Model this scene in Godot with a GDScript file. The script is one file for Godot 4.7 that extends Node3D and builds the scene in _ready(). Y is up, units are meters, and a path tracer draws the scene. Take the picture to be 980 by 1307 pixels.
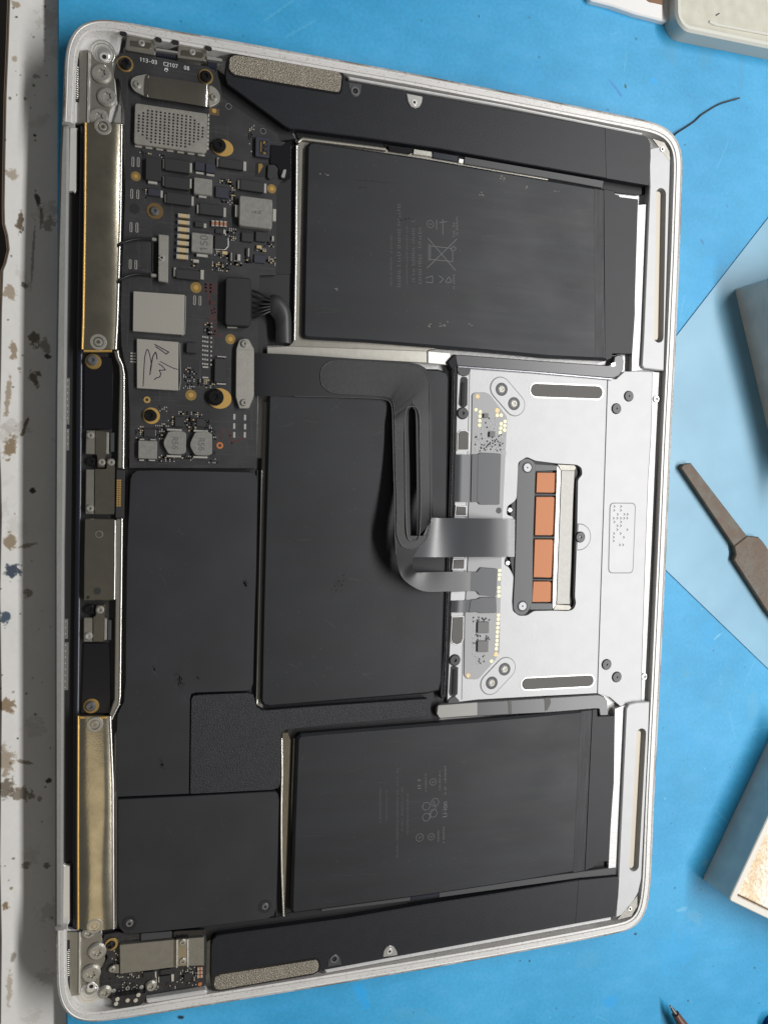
extends Node3D
# A laptop with its bottom cover off, lying on a blue repair mat at the edge of a white bench.
# Sizes in the helpers are millimetres (x to the laptop's front edge, z along the hinge, y up from the mat); Shape turns them into metres.
const S := 0.001
var M := {}
var counts := {}
var made := {}

class Shape:
	var v := PackedVector3Array()
	var n := PackedVector3Array()
	var uv := PackedVector2Array()
	func tri(a: Vector3, b: Vector3, c: Vector3, na: Vector3, nb: Vector3, nc: Vector3, ua := Vector2.ZERO, ub := Vector2.ZERO, uc := Vector2.ZERO) -> void:
		var g := (c - a).cross(b - a)
		if g.dot(na + nb + nc) < 0.0:
			v.append_array([a * S, c * S, b * S]); n.append_array([na, nc, nb]); uv.append_array([ua, uc, ub])
		else:
			v.append_array([a * S, b * S, c * S]); n.append_array([na, nb, nc]); uv.append_array([ua, ub, uc])
	func quad(a: Vector3, b: Vector3, c: Vector3, d: Vector3, hint: Vector3, ua := Vector2.ZERO, ub := Vector2.ZERO, uc := Vector2.ZERO, ud := Vector2.ZERO) -> void:
		var g := (c - a).cross(d - b).normalized()
		if g.dot(hint) < 0.0:
			g = -g
		tri(a, b, c, g, g, g, ua, ub, uc)
		tri(a, c, d, g, g, g, ua, uc, ud)
	static func area(p: Array) -> float:
		var t := 0.0
		for i in p.size():
			t += p[i].cross(p[(i + 1) % p.size()])
		return t
	static func inset(p: Array, d: float) -> Array:
		var out := []
		var k := p.size()
		for i in k:
			var e1: Vector2 = (p[i] - p[(i + k - 1) % k]).normalized()
			var e2: Vector2 = (p[(i + 1) % k] - p[i]).normalized()
			var n1 := Vector2(e1.y, -e1.x)
			var n2 := Vector2(e2.y, -e2.x)
			var m := (n1 + n2) / maxf(1.0 + n1.dot(n2), 0.35)
			out.append(p[i] - m * d)
		return out
	static func bridged(outer: Array, holes: Array) -> Array:
		var p := outer.duplicate()
		for h in holes:
			var best := [1e9, 0, 0]
			for i in p.size():
				for j in h.size():
					var d: float = p[i].distance_squared_to(h[j])
					if d >= best[0]:
						continue
					var ok := true
					for ring in [p, h]:
						for k in ring.size():
							var a: Vector2 = ring[k]
							var b: Vector2 = ring[(k + 1) % ring.size()]
							if a == p[i] or b == p[i] or a == h[j] or b == h[j]:
								continue
							if Geometry2D.segment_intersects_segment(a, b, p[i], h[j]) != null:
								ok = false
								break
						if not ok:
							break
					if ok:
						best = [d, i, j]
			var q := []
			for i in best[1] + 1:
				q.append(p[i])
			for j in h.size() + 1:
				q.append(h[(best[2] + j) % h.size()])
			for i in range(best[1], p.size()):
				q.append(p[i])
			p = q
		return p
	func cap(poly: Array, y: float, up := 1.0, holes := [], lo := Vector2.ZERO, size := Vector2.ONE) -> void:
		var hs := []
		for h in holes:
			var hh: Array = h.duplicate()
			if area(hh) > 0.0:
				hh.reverse()
			hs.append(hh)
		var p := bridged(poly, hs)
		var t := Geometry2D.triangulate_polygon(PackedVector2Array(p))
		if t.is_empty():
			print("not triangulated: ", p.size(), " ", p[0])
		var u := Vector3(0, up, 0)
		for i in range(0, t.size(), 3):
			var a: Vector2 = p[t[i]]
			var b: Vector2 = p[t[i + 1]]
			var c: Vector2 = p[t[i + 2]]
			tri(Vector3(a.x, y, a.y), Vector3(b.x, y, b.y), Vector3(c.x, y, c.y), u, u, u, (a - lo) / size, (b - lo) / size, (c - lo) / size)
	func wall(p: Array, q: Array, y0: float, y1: float, out := 1.0, lo := Vector2.ZERO, size := Vector2.ONE) -> void:
		for i in p.size():
			var j := (i + 1) % p.size()
			var d: Vector2 = (p[j] - p[i]).normalized()
			quad(Vector3(p[i].x, y0, p[i].y), Vector3(p[j].x, y0, p[j].y), Vector3(q[j].x, y1, q[j].y), Vector3(q[i].x, y1, q[i].y), Vector3(d.y, 0.05, -d.x) * out, (p[i] - lo) / size, (p[j] - lo) / size, (q[j] - lo) / size, (q[i] - lo) / size)
	func prism(poly: Array, y0: float, y1: float, ch := 0.12, holes := [], bottom := false) -> Shape:
		var p := poly.duplicate()
		if area(p) < 0.0:
			p.reverse()
		var lo: Vector2 = p[0]
		var hi: Vector2 = p[0]
		for a in p:
			lo = lo.min(a)
			hi = hi.max(a)
		var size := (hi - lo).max(Vector2(1e-6, 1e-6))
		var q := p
		for k in [1.0, 0.6, 0.3, 0.12]:
			if ch <= 0.0:
				break
			q = inset(p, ch * k)
			if not Geometry2D.triangulate_polygon(PackedVector2Array(q)).is_empty():
				ch *= k
				break
			q = p
		if q == p:
			ch = 0.0
		cap(q, y1, 1.0, holes, lo, size)
		if ch > 0.0:
			wall(p, q, y1 - ch, y1, 1.0, lo, size)
		wall(p, p, y0, y1 - ch, 1.0, lo, size)
		for h in holes:
			var hh: Array = h.duplicate()
			if area(hh) < 0.0:
				hh.reverse()
			wall(hh, hh, y0, y1, -1.0, lo, size)
		if bottom:
			cap(p, y0, -1.0)
		return self
	func grid(rows: Array, hint: Vector3, flip_uv := false) -> Shape:
		var r := rows.size()
		var c: int = rows[0].size()
		var nn := []
		for i in r:
			var line := []
			for j in c:
				var du: Vector3 = rows[i][mini(j + 1, c - 1)] - rows[i][maxi(j - 1, 0)]
				var dv: Vector3 = rows[mini(i + 1, r - 1)][j] - rows[maxi(i - 1, 0)][j]
				var g := du.cross(dv).normalized()
				line.append(g if g.dot(hint) >= 0.0 else -g)
			nn.append(line)
		for i in r - 1:
			for j in c - 1:
				var a := Vector2(float(j) / (c - 1), float(i) / (r - 1))
				var b := Vector2(float(j + 1) / (c - 1), float(i + 1) / (r - 1))
				tri(rows[i][j], rows[i][j + 1], rows[i + 1][j + 1], nn[i][j], nn[i][j + 1], nn[i + 1][j + 1], a, Vector2(b.x, a.y), b)
				tri(rows[i][j], rows[i + 1][j + 1], rows[i + 1][j], nn[i][j], nn[i + 1][j + 1], nn[i + 1][j], a, b, Vector2(a.x, b.y))
		return self
	func tube(pts: Array, r: float, sides := 8) -> Shape:
		var rings := []
		var norm := []
		for i in pts.size():
			var t: Vector3 = (pts[mini(i + 1, pts.size() - 1)] - pts[maxi(i - 1, 0)]).normalized()
			var side := t.cross(Vector3.UP).normalized() if absf(t.y) < 0.95 else Vector3.RIGHT
			var up := side.cross(t).normalized()
			var ring := []
			var rn := []
			for k in sides + 1:
				var a := TAU * k / sides
				var d := side * cos(a) + up * sin(a)
				ring.append(pts[i] + d * r)
				rn.append(d)
			rings.append(ring)
			norm.append(rn)
		for i in pts.size() - 1:
			for k in sides:
				tri(rings[i][k], rings[i][k + 1], rings[i + 1][k + 1], norm[i][k], norm[i][k + 1], norm[i + 1][k + 1])
				tri(rings[i][k], rings[i + 1][k + 1], rings[i + 1][k], norm[i][k], norm[i + 1][k + 1], norm[i + 1][k])
		for e in [0, pts.size() - 1]:
			var d: Vector3 = (pts[1] - pts[0]) * -1.0 if e == 0 else pts[e] - pts[e - 1]
			d = d.normalized()
			for k in sides:
				tri(pts[e], rings[e][k], rings[e][k + 1], d, d, d)
		return self
	func stroke(pts: Array, w: float, y: float) -> Shape:
		for i in pts.size() - 1:
			var a: Vector2 = pts[i]
			var b: Vector2 = pts[i + 1]
			var d := (b - a).normalized() * w * 0.5
			var s := Vector2(d.y, -d.x)
			a -= d * 0.5
			b += d * 0.5
			quad(Vector3(a.x + s.x, y, a.y + s.y), Vector3(b.x + s.x, y, b.y + s.y), Vector3(b.x - s.x, y, b.y - s.y), Vector3(a.x - s.x, y, a.y - s.y), Vector3.UP)
		return self
	func box(x: float, z: float, w: float, d: float, y0: float, y1: float, turn := 0.0) -> Shape:
		var p := []
		for c in [Vector2(-w, -d), Vector2(w, -d), Vector2(w, d), Vector2(-w, d)]:
			p.append(Vector2(x, z) + (c * 0.5).rotated(turn))
		for i in 4:
			var a: Vector2 = p[i]
			var b: Vector2 = p[(i + 1) % 4]
			quad(Vector3(a.x, y0, a.y), Vector3(b.x, y0, b.y), Vector3(b.x, y1, b.y), Vector3(a.x, y1, a.y), Vector3(b.y - a.y, 0, a.x - b.x))
		quad(Vector3(p[0].x, y1, p[0].y), Vector3(p[1].x, y1, p[1].y), Vector3(p[2].x, y1, p[2].y), Vector3(p[3].x, y1, p[3].y), Vector3.UP, Vector2(0, 0), Vector2(1, 0), Vector2(1, 1), Vector2(0, 1))
		return self
	func mesh(m: Material) -> ArrayMesh:
		var a := []
		a.resize(Mesh.ARRAY_MAX)
		a[Mesh.ARRAY_VERTEX] = v
		a[Mesh.ARRAY_NORMAL] = n
		a[Mesh.ARRAY_TEX_UV] = uv
		var out := ArrayMesh.new()
		out.add_surface_from_arrays(Mesh.PRIMITIVE_TRIANGLES, a)
		out.surface_set_material(0, m)
		return out

# ---------- names, parts, things
func numbered(par: Node, called: String) -> String:
	var key := str(par.get_instance_id()) + called
	counts[key] = counts.get(key, -1) + 1
	return called if counts[key] == 0 else "%s_%03d" % [called, counts[key]]

func place(par: Node, called: String, me: Mesh, at := Vector3.ZERO) -> MeshInstance3D:
	var o := MeshInstance3D.new()
	o.name = numbered(par, called)
	o.mesh = me
	o.position = at * S
	par.add_child(o, true)
	return o

func part(par: Node, called: String, s: Shape, m: Material) -> MeshInstance3D:
	return place(par, called, s.mesh(m))

func tag(o: Node, label: String, category: String, kind := "", group := "") -> Node:
	if label: o.set_meta("label", label)
	if category: o.set_meta("category", category)
	if kind: o.set_meta("kind", kind)
	if group: o.set_meta("group", group)
	return o

func thing(called: String, label: String, category: String) -> Node3D:
	var o := Node3D.new()
	o.name = numbered(self, called)
	add_child(o, true)
	tag(o, label, category)
	return o

func rr(p: Array, r: float, k := 4) -> Array:
	var out := []
	for i in p.size():
		var b: Vector2 = p[i]
		var a: Vector2 = p[(i + p.size() - 1) % p.size()]
		var c: Vector2 = p[(i + 1) % p.size()]
		var s := b + (a - b).normalized() * minf(r, a.distance_to(b) * 0.48)
		var e := b + (c - b).normalized() * minf(r, c.distance_to(b) * 0.48)
		for j in k + 1:
			var t := float(j) / k
			out.append(s.lerp(b, t).lerp(b.lerp(e, t), t))
	return out

func circ(c: Vector2, r: float, k := 24, rz := -1.0) -> Array:
	var out := []
	for i in k:
		out.append(c + Vector2(cos(TAU * i / k) * r, sin(TAU * i / k) * (r if rz < 0.0 else rz)))
	return out

func stadium(a: Vector2, b: Vector2, r: float) -> Array:
	var out := []
	var ang := (b - a).angle()
	for i in 13:
		out.append(b + Vector2(r, 0).rotated(ang - PI / 2 + PI * i / 12))
	for i in 13:
		out.append(a + Vector2(r, 0).rotated(ang + PI / 2 + PI * i / 12))
	return out

func plate(par: Node, called: String, p: Array, y0: float, y1: float, m: Material, ch := 0.12, r := 0.0, holes := []) -> MeshInstance3D:
	return part(par, called, Shape.new().prism(rr(p, r) if r > 0.0 else p, y0, y1, ch, holes), m)

func disc(par: Node, called: String, c: Vector2, r: float, y0: float, y1: float, m: Material, ch := 0.08) -> MeshInstance3D:
	return plate(par, called, circ(c, r, 28), y0, y1, m, ch)

func ring(par: Node, called: String, c: Vector2, r0: float, r1: float, y0: float, y1: float, m: Material, ch := 0.08) -> MeshInstance3D:
	return plate(par, called, circ(c, r1, 28), y0, y1, m, ch, 0.0, [circ(c, r0, 24)])

func star(r: float) -> Array:
	var out := []
	for i in 12:
		out.append(Vector2(r * (1.0 if i % 2 == 0 else 0.68), 0).rotated(TAU * i / 12 + 0.3))
	return out

# a screw: chamfered head with a six-lobed socket
func screw(par: Node, c: Vector2, r: float, y0: float, y1: float, m: Material, called := "screw", socket := 0.5) -> MeshInstance3D:
	var key := "screw %.2f %.2f %.2f %s" % [r, y1 - y0, socket, m.resource_name]
	if not made.has(key):
		var s := Shape.new()
		var h := y1 - y0
		s.prism(circ(Vector2.ZERO, r, 24), 0.0, h, minf(0.3 * r, h * 0.5), [star(r * socket)])
		s.cap(circ(Vector2.ZERO, r * socket), maxf(h - 0.55, 0.05))
		made[key] = s.mesh(m)
	return place(par, called, made[key], Vector3(c.x, y0, c.y))

func smooth(pts: Array, k: int) -> Array:
	var out := []
	var n := pts.size()
	for i in n - 1:
		for j in k:
			out.append(pts[i].cubic_interpolate(pts[i + 1], pts[maxi(i - 1, 0)], pts[mini(i + 2, n - 1)], float(j) / k))
	out.append(pts[n - 1])
	return out

# a bendable sheet through pairs of edge points
func ribbon(par: Node, called: String, pairs: Array, thick: float, m: Material, k := 5, cols := 5, crown := 0.0) -> MeshInstance3D:
	var ls := []
	var rs := []
	for i in range(0, pairs.size(), 2):
		ls.append(pairs[i])
		rs.append(pairs[i + 1])
	ls = smooth(ls, k)
	rs = smooth(rs, k)
	var top := []
	var bot := []
	for i in ls.size():
		var a := []
		var b := []
		for j in cols:
			var t := float(j) / (cols - 1)
			var q: Vector3 = ls[i].lerp(rs[i], t) + Vector3(0, crown * (1.0 - pow(absf(2.0 * t - 1.0), 2.6)), 0)
			if crown > 0.7:
				q.y += 0.22 * sin(q.z * 0.055 + t * 2.2) * sin(PI * t) + 0.05 * sin(q.z * 0.13 - t * 3.0) * sin(PI * t)
			a.append(q)
			b.append(q - Vector3(0, thick, 0))
		top.append(a)
		bot.append(b)
	var s := Shape.new().grid(top, Vector3.UP).grid(bot, Vector3.DOWN)
	for i in ls.size() - 1:
		for e in [0, cols - 1]:
			var o: Vector3 = top[i][e] - top[i][cols - 1 - e]
			s.quad(top[i][e], top[i + 1][e], bot[i + 1][e], bot[i][e], o)
	for e in [0, ls.size() - 1]:
		var o2: Vector3 = top[e][0] - top[ls.size() - 1 - e][0]
		for j in cols - 1:
			s.quad(top[e][j], top[e][j + 1], bot[e][j + 1], bot[e][j], o2)
	return part(par, called, s, m)

func lettering(par: Node, called: String, what: String, c: Vector2, tall: float, y: float, turn: float, m: Material, font := "Droid Sans", wide := 1.0) -> MeshInstance3D:
	var key := what + font
	var t: TextMesh
	if made.has(key):
		t = made[key]
	else:
		t = TextMesh.new()
		var f := SystemFont.new()
		f.font_names = PackedStringArray([font])
		t.font = f
		t.font_size = 64
		t.pixel_size = 0.01
		t.depth = 0.02
		t.curve_step = 1.5
		t.text = what
		made[key] = t
	var o := MeshInstance3D.new()
	o.name = numbered(par, called)
	o.mesh = t
	o.material_override = m
	var k := tall / (64 * 0.01 * 0.72) * S
	o.transform = Transform3D(Basis(Vector3.UP, turn) * Basis(Vector3.RIGHT, -PI / 2) * Basis.from_scale(Vector3(k * wide, k, k)), Vector3(c.x, y, c.y) * S)
	par.add_child(o, true)
	return o

# rows of print too small to read: runs of short strokes
func print_rows(s: Shape, a: Vector2, b: Vector2, tall: float, y: float, rng: RandomNumberGenerator) -> void:
	var d := (b - a).normalized()
	var up := Vector2(d.y, -d.x)
	var t := 0.0
	var span := a.distance_to(b)
	while t < span:
		var w := tall * rng.randf_range(0.4, 0.7)
		if rng.randf() > 0.16:
			var o := a + d * t
			s.stroke([o, o + up * tall * rng.randf_range(0.6, 1.0)], tall * 0.16, y)
			if rng.randf() > 0.4:
				s.stroke([o, o + d * w * 0.7], tall * 0.14, y)
			if rng.randf() > 0.5:
				s.stroke([o + up * tall * 0.6, o + up * tall * 0.6 + d * w * 0.7], tall * 0.14, y)
		t += w + tall * 0.2

# ---------- materials
func lin(r: float, g: float, b: float) -> Color:
	return Color(r, g, b).linear_to_srgb()

func mat(called: String, r: float, g: float, b: float, rough: float, metal := 0.0, spec := 0.5) -> StandardMaterial3D:
	var m := StandardMaterial3D.new()
	m.resource_name = called
	m.albedo_color = lin(r, g, b)
	m.roughness = rough
	m.metallic = metal
	m.metallic_specular = spec
	M[called] = m
	return m

func noise(size: int, freq: float, sd: int, octaves := 4, ramp: Array = [], normal := 0.0) -> NoiseTexture2D:
	var f := FastNoiseLite.new()
	f.seed = sd
	f.frequency = freq
	f.fractal_octaves = octaves
	var t := NoiseTexture2D.new()
	t.width = size
	t.height = size
	t.seamless = true
	t.noise = f
	if normal > 0.0:
		t.as_normal_map = true
		t.bump_strength = normal
	if ramp.size():
		var g := Gradient.new()
		g.offsets = PackedFloat32Array([0.0, 1.0])
		g.colors = PackedColorArray(ramp)
		t.color_ramp = g
	return t

func grain(m: StandardMaterial3D, tex: Texture2D, per_m: float, normal: Texture2D = null, strength := 1.0) -> void:
	m.uv1_triplanar = true
	m.uv1_scale = Vector3.ONE * per_m
	if tex:
		m.albedo_texture = tex
	if normal:
		m.normal_enabled = true
		m.normal_texture = normal
		m.normal_scale = strength

func fnl(sd: int, freq: float, oct := 4) -> FastNoiseLite:
	var f := FastNoiseLite.new()
	f.seed = sd
	f.frequency = freq
	f.fractal_octaves = oct
	return f

func materials() -> void:
	var fine := noise(256, 0.12, 3, 3, [], 3.0)
	var coarse := noise(256, 0.02, 5, 4, [Color(0.95, 0.95, 0.95), Color(1, 1, 1)])
	var tone := noise(512, 0.008, 9, 5, [Color(0.88, 0.88, 0.88), Color(1, 1, 1)])
	grain(mat("aluminium", 0.58, 0.58, 0.575, 0.45, 0.3), coarse, 14.0, fine, 0.06)
	grain(mat("rim", 0.6, 0.585, 0.56, 0.45, 0.3), coarse, 9.0, fine, 0.08)
	grain(mat("front_plate", 0.5, 0.507, 0.513, 0.52, 0.18), noise(256, 0.02, 6, 4, [Color(0.975, 0.975, 0.975), Color(1, 1, 1)]), 20.0, fine, 0.025)
	grain(mat("lid", 0.3, 0.3, 0.29, 0.5, 0.4), coarse, 14.0, fine, 0.06)
	grain(mat("steel", 0.3, 0.285, 0.25, 0.4, 0.75), coarse, 60.0, fine, 0.15)
	grain(mat("pale_steel", 0.46, 0.445, 0.4, 0.38, 0.7), coarse, 60.0, fine, 0.12)
	grain(mat("shield", 0.36, 0.345, 0.31, 0.46, 0.55), tone, 70.0, fine, 0.1)
	grain(mat("dark_steel", 0.36, 0.33, 0.27, 0.24, 0.95), coarse, 40.0, fine, 0.05)
	grain(mat("cover_steel", 0.62, 0.56, 0.43, 0.2, 1.0), tone, 30.0, fine, 0.03)
	mat("bright", 0.8, 0.79, 0.75, 0.28, 0.85)
	mat("silver", 0.7, 0.69, 0.66, 0.4, 0.5)
	mat("solder", 0.62, 0.6, 0.55, 0.3, 0.6)
	mat("gold", 0.62, 0.39, 0.12, 0.38, 0.6)
	mat("brass", 0.42, 0.28, 0.1, 0.35, 0.7)
	grain(mat("graphite", 0.0185, 0.02, 0.0237, 0.48), noise(512, 0.007, 19, 5, [Color(0.82, 0.82, 0.83), Color(1, 1, 1)]), 9.0)
	grain(mat("textured_black", 0.014, 0.0155, 0.0195, 0.58), tone, 34.0, noise(256, 0.25, 8, 2, [], 6.0), 0.3)
	grain(mat("speaker_black", 0.0105, 0.012, 0.016, 0.48, 0.0, 0.42), tone, 40.0, fine, 0.06)
	grain(mat("foil_black", 0.0115, 0.013, 0.0168, 0.5, 0.0, 0.42), tone, 12.0)
	mat("black", 0.012, 0.012, 0.013, 0.5)
	mat("deep_black", 0.004, 0.004, 0.005, 0.6)
	mat("gloss_black", 0.008, 0.008, 0.01, 0.22)
	mat("navy_black", 0.012, 0.014, 0.024, 0.3)
	mat("chip_black", 0.02, 0.02, 0.021, 0.5)
	mat("chip_navy", 0.028, 0.03, 0.042, 0.45)
	mat("screw_black", 0.012, 0.012, 0.013, 0.25, 0.3)
	mat("screw_gray", 0.2, 0.2, 0.21, 0.35, 0.7)
	mat("screw_dark", 0.03, 0.031, 0.034, 0.4, 0.2)
	mat("foam_gray", 0.125, 0.12, 0.115, 0.8)
	mat("rubber", 0.04, 0.042, 0.045, 0.5)
	mat("tan", 0.42, 0.32, 0.17, 0.5)
	mat("brown", 0.3, 0.13, 0.07, 0.5)
	mat("white_print", 0.7, 0.7, 0.68, 0.6)
	mat("gray_print", 0.13, 0.132, 0.135, 0.55)
	mat("mark", 0.09, 0.088, 0.085, 0.6)
	mat("ink", 0.03, 0.012, 0.035, 0.4)
	mat("red_ink", 0.055, 0.012, 0.012, 0.5)
	grain(mat("inductor", 0.21, 0.207, 0.19, 0.6), tone, 120.0)
	grain(mat("chip_top", 0.42, 0.405, 0.37, 0.5, 0.3), noise(256, 0.2, 17, 2, [Color(0.78, 0.77, 0.75), Color(1, 1, 1)]), 70.0)
	grain(mat("grille", 0.62, 0.57, 0.48, 0.5, 0.3), noise(256, 0.22, 12, 2, [Color(0.45, 0.43, 0.4), Color(1, 1, 1)]), 36.0, noise(256, 0.22, 12, 2, [], 8.0), 0.8)
	grain(mat("copper", 0.5, 0.175, 0.052, 0.5, 0.1), noise(256, 0.09, 14, 3, [Color(0.88, 0.84, 0.8), Color(1, 1, 1)]), 120.0)
	M.copper.uv1_scale = Vector3(520, 100, 70)
	grain(mat("motor_bar", 0.39, 0.38, 0.36, 0.5, 0.3), coarse, 80.0, fine, 0.15)
	mat("motor_black", 0.06, 0.063, 0.068, 0.42)
	mat("board_gray", 0.34, 0.345, 0.35, 0.5)
	mat("board_trace", 0.45, 0.46, 0.46, 0.5)
	mat("sticker", 0.07, 0.074, 0.08, 0.42)
	mat("flex", 0.019, 0.02, 0.0215, 0.36)
	grain(mat("flex_stiff", 0.034, 0.034, 0.034, 0.4), noise(256, 0.03, 21, 3, [Color(0.85, 0.85, 0.85), Color(1, 1, 1)]), 60.0, fine, 0.1)
	mat("edge_bar", 0.02, 0.02, 0.022, 0.2)
	mat("frame_strip", 0.075, 0.075, 0.08, 0.34)
	mat("magnet", 0.46, 0.415, 0.345, 0.5, 0.2)
	mat("wire", 0.01, 0.01, 0.011, 0.35)
	mat("sleeve", 0.02, 0.02, 0.021, 0.45)
	mat("etch", 0.2, 0.2, 0.2, 0.6)

func board_texture(sd: int, w: int, h: int, base: Color, line: Color) -> ImageTexture:
	var im := Image.create(w, h, false, Image.FORMAT_RGB8)
	var f := fnl(sd, 0.006, 4)
	for y in h:
		for x in w:
			var k := 0.9 + 0.22 * f.get_noise_2d(x, y)
			im.set_pixel(x, y, Color(base.r * k, base.g * k, base.b * k))
	var rng := RandomNumberGenerator.new()
	rng.seed = sd
	for i in 520:
		var x := rng.randi_range(0, w - 1)
		var y := rng.randi_range(0, h - 1)
		var l := rng.randi_range(10, 90)
		var c := base.lerp(line, rng.randf_range(0.25, 1.0))
		if rng.randf() < 0.5:
			im.fill_rect(Rect2i(x, y, l, 1), c)
		else:
			im.fill_rect(Rect2i(x, y, 1, l), c)
	for i in 420:
		im.fill_rect(Rect2i(rng.randi_range(0, w - 3), rng.randi_range(0, h - 3), 2, 2), base.lerp(line, rng.randf_range(0.6, 1.6)))
	return ImageTexture.create_from_image(im)

# black foil of a cell: rubbed patches, fine streaks and dust
func foil_texture(sd: int, streak: float) -> ImageTexture:
	var k := 512
	var im := Image.create(k, k, false, Image.FORMAT_RGB8)
	var f := fnl(sd, 0.004, 4)
	var g := fnl(sd + 1, 0.012, 3)
	for y in k:
		for x in k:
			var a := f.get_noise_2d(x * 0.6, y * 1.8)
			var b := g.get_noise_2d(x * 0.35, y * 2.6)
			var c := 0.14 + 0.026 * a + (0.036 * streak * maxf(0.0, b + 0.12) + 0.02 * streak) * smoothstep(0.2, 0.7, float(x) / k)
			im.set_pixel(x, y, Color(c * 0.915, c * 0.965, c * (1.07 - 0.07 * clampf(b + 0.3, 0.0, 1.0))))
	var rng := RandomNumberGenerator.new()
	rng.seed = sd
	for i in 90:
		var c := Color(0.3, 0.3, 0.3).lerp(Color(0.55, 0.53, 0.5), rng.randf())
		im.set_pixel(rng.randi_range(0, k - 1), rng.randi_range(0, k - 1), c)
	for i in 26:
		var x := rng.randf_range(0, k)
		var y := rng.randf_range(0, k)
		var d := Vector2(1, 0).rotated(rng.randf_range(-0.5, 0.5))
		for j in rng.randi_range(6, 40):
			var q := Vector2(x, y) + d * j
			if q.x > 1 and q.y > 1 and q.x < k - 2 and q.y < k - 2:
				im.set_pixel(int(q.x), int(q.y), im.get_pixel(int(q.x), int(q.y)).lerp(Color(0.34, 0.33, 0.32), 0.35))
	return ImageTexture.create_from_image(im)

func blot(im: Image, c: Vector2, r: Vector2, turn: float, col: Color, strength: float, f: FastNoiseLite, rag := 0.6) -> void:
	var R := maxf(r.x, r.y) * 1.6
	for y in range(maxi(0, int(c.y - R)), mini(im.get_height(), int(c.y + R) + 1)):
		for x in range(maxi(0, int(c.x - R)), mini(im.get_width(), int(c.x + R) + 1)):
			var d := (Vector2(x, y) - c).rotated(-turn)
			var e := Vector2(d.x / r.x, d.y / r.y).length() + rag * (f.get_noise_2d(x * 1.2 + c.x * 7.0, y * 1.2) + 0.5 * f.get_noise_2d(x * 4.0, y * 4.0 + c.y * 3.0))
			if e < 1.0:
				var t := strength * clampf((1.0 - e) * 4.0, 0.0, 1.0)
				im.set_pixel(x, y, im.get_pixel(x, y).lerp(col, t))

func _ready() -> void:
	var cam := Camera3D.new()
	cam.name = "camera"
	cam.fov = 67.720
	cam.near = 0.01
	cam.far = 20.0
	cam.transform = Transform3D(Basis(Vector3(0.957396,0.287418,-0.027984),Vector3(-0.013843,-0.051116,-0.998597),Vector3(-0.288445,0.956440,-0.044959)), Vector3(-0.08842,0.28421,-0.02200))
	add_child(cam)
	var env := Environment.new()
	env.background_mode = Environment.BG_COLOR
	env.background_color = lin(0.102, 0.104, 0.106)
	env.tonemap_mode = Environment.TONE_MAPPER_LINEAR
	env.tonemap_exposure = 1.0
	env.sdfgi_enabled = true
	env.ssao_enabled = true
	env.ssil_enabled = true
	var we := WorldEnvironment.new()
	we.name = "room_light"
	we.environment = env
	add_child(we)
	# the workshop's tube lamp, above and to the right of the bench, along the laptop's hinge
	var lamp := AreaLight3D.new()
	lamp.name = "tube_lamp"
	lamp.area_size = Vector2(0.07, 1.1)
	lamp.light_energy = 1.04
	lamp.light_color = Color(1.0, 0.996, 0.99)
	lamp.shadow_enabled = true
	lamp.area_range = 5.0
	lamp.area_attenuation = 2.0
	add_child(lamp)
	lamp.look_at_from_position(Vector3(0.52, 0.66, -0.03), Vector3(0, 0, 0), Vector3(0, 0, 1))

	# a soft warm lamp above the near side of the bench
	var lamp2 := AreaLight3D.new()
	lamp2.name = "ceiling_lamp"
	lamp2.area_size = Vector2(0.5, 0.5)
	lamp2.light_energy = 0.05
	lamp2.light_color = Color(1.0, 0.93, 0.78)
	lamp2.shadow_enabled = true
	lamp2.area_range = 5.0
	lamp2.area_attenuation = 2.0
	add_child(lamp2)
	lamp2.look_at_from_position(Vector3(-0.14, 0.95, 0.62), Vector3(0, 0, 0), Vector3(1, 0, 0))

	materials()
	bench()
	loose_things()
	var laptop := thing("laptop", "silver laptop lying upside down with its bottom cover off, circuit board and black batteries bare", "laptop")
	shell(laptop)
	hinge_strip(laptop)
	corners(laptop)
	ports(laptop)
	logic_board(laptop)
	audio_board(laptop)
	sheets(laptop)
	speakers(laptop)
	batteries(laptop)
	trackpad(laptop)
	flex_cable(laptop)

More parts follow.
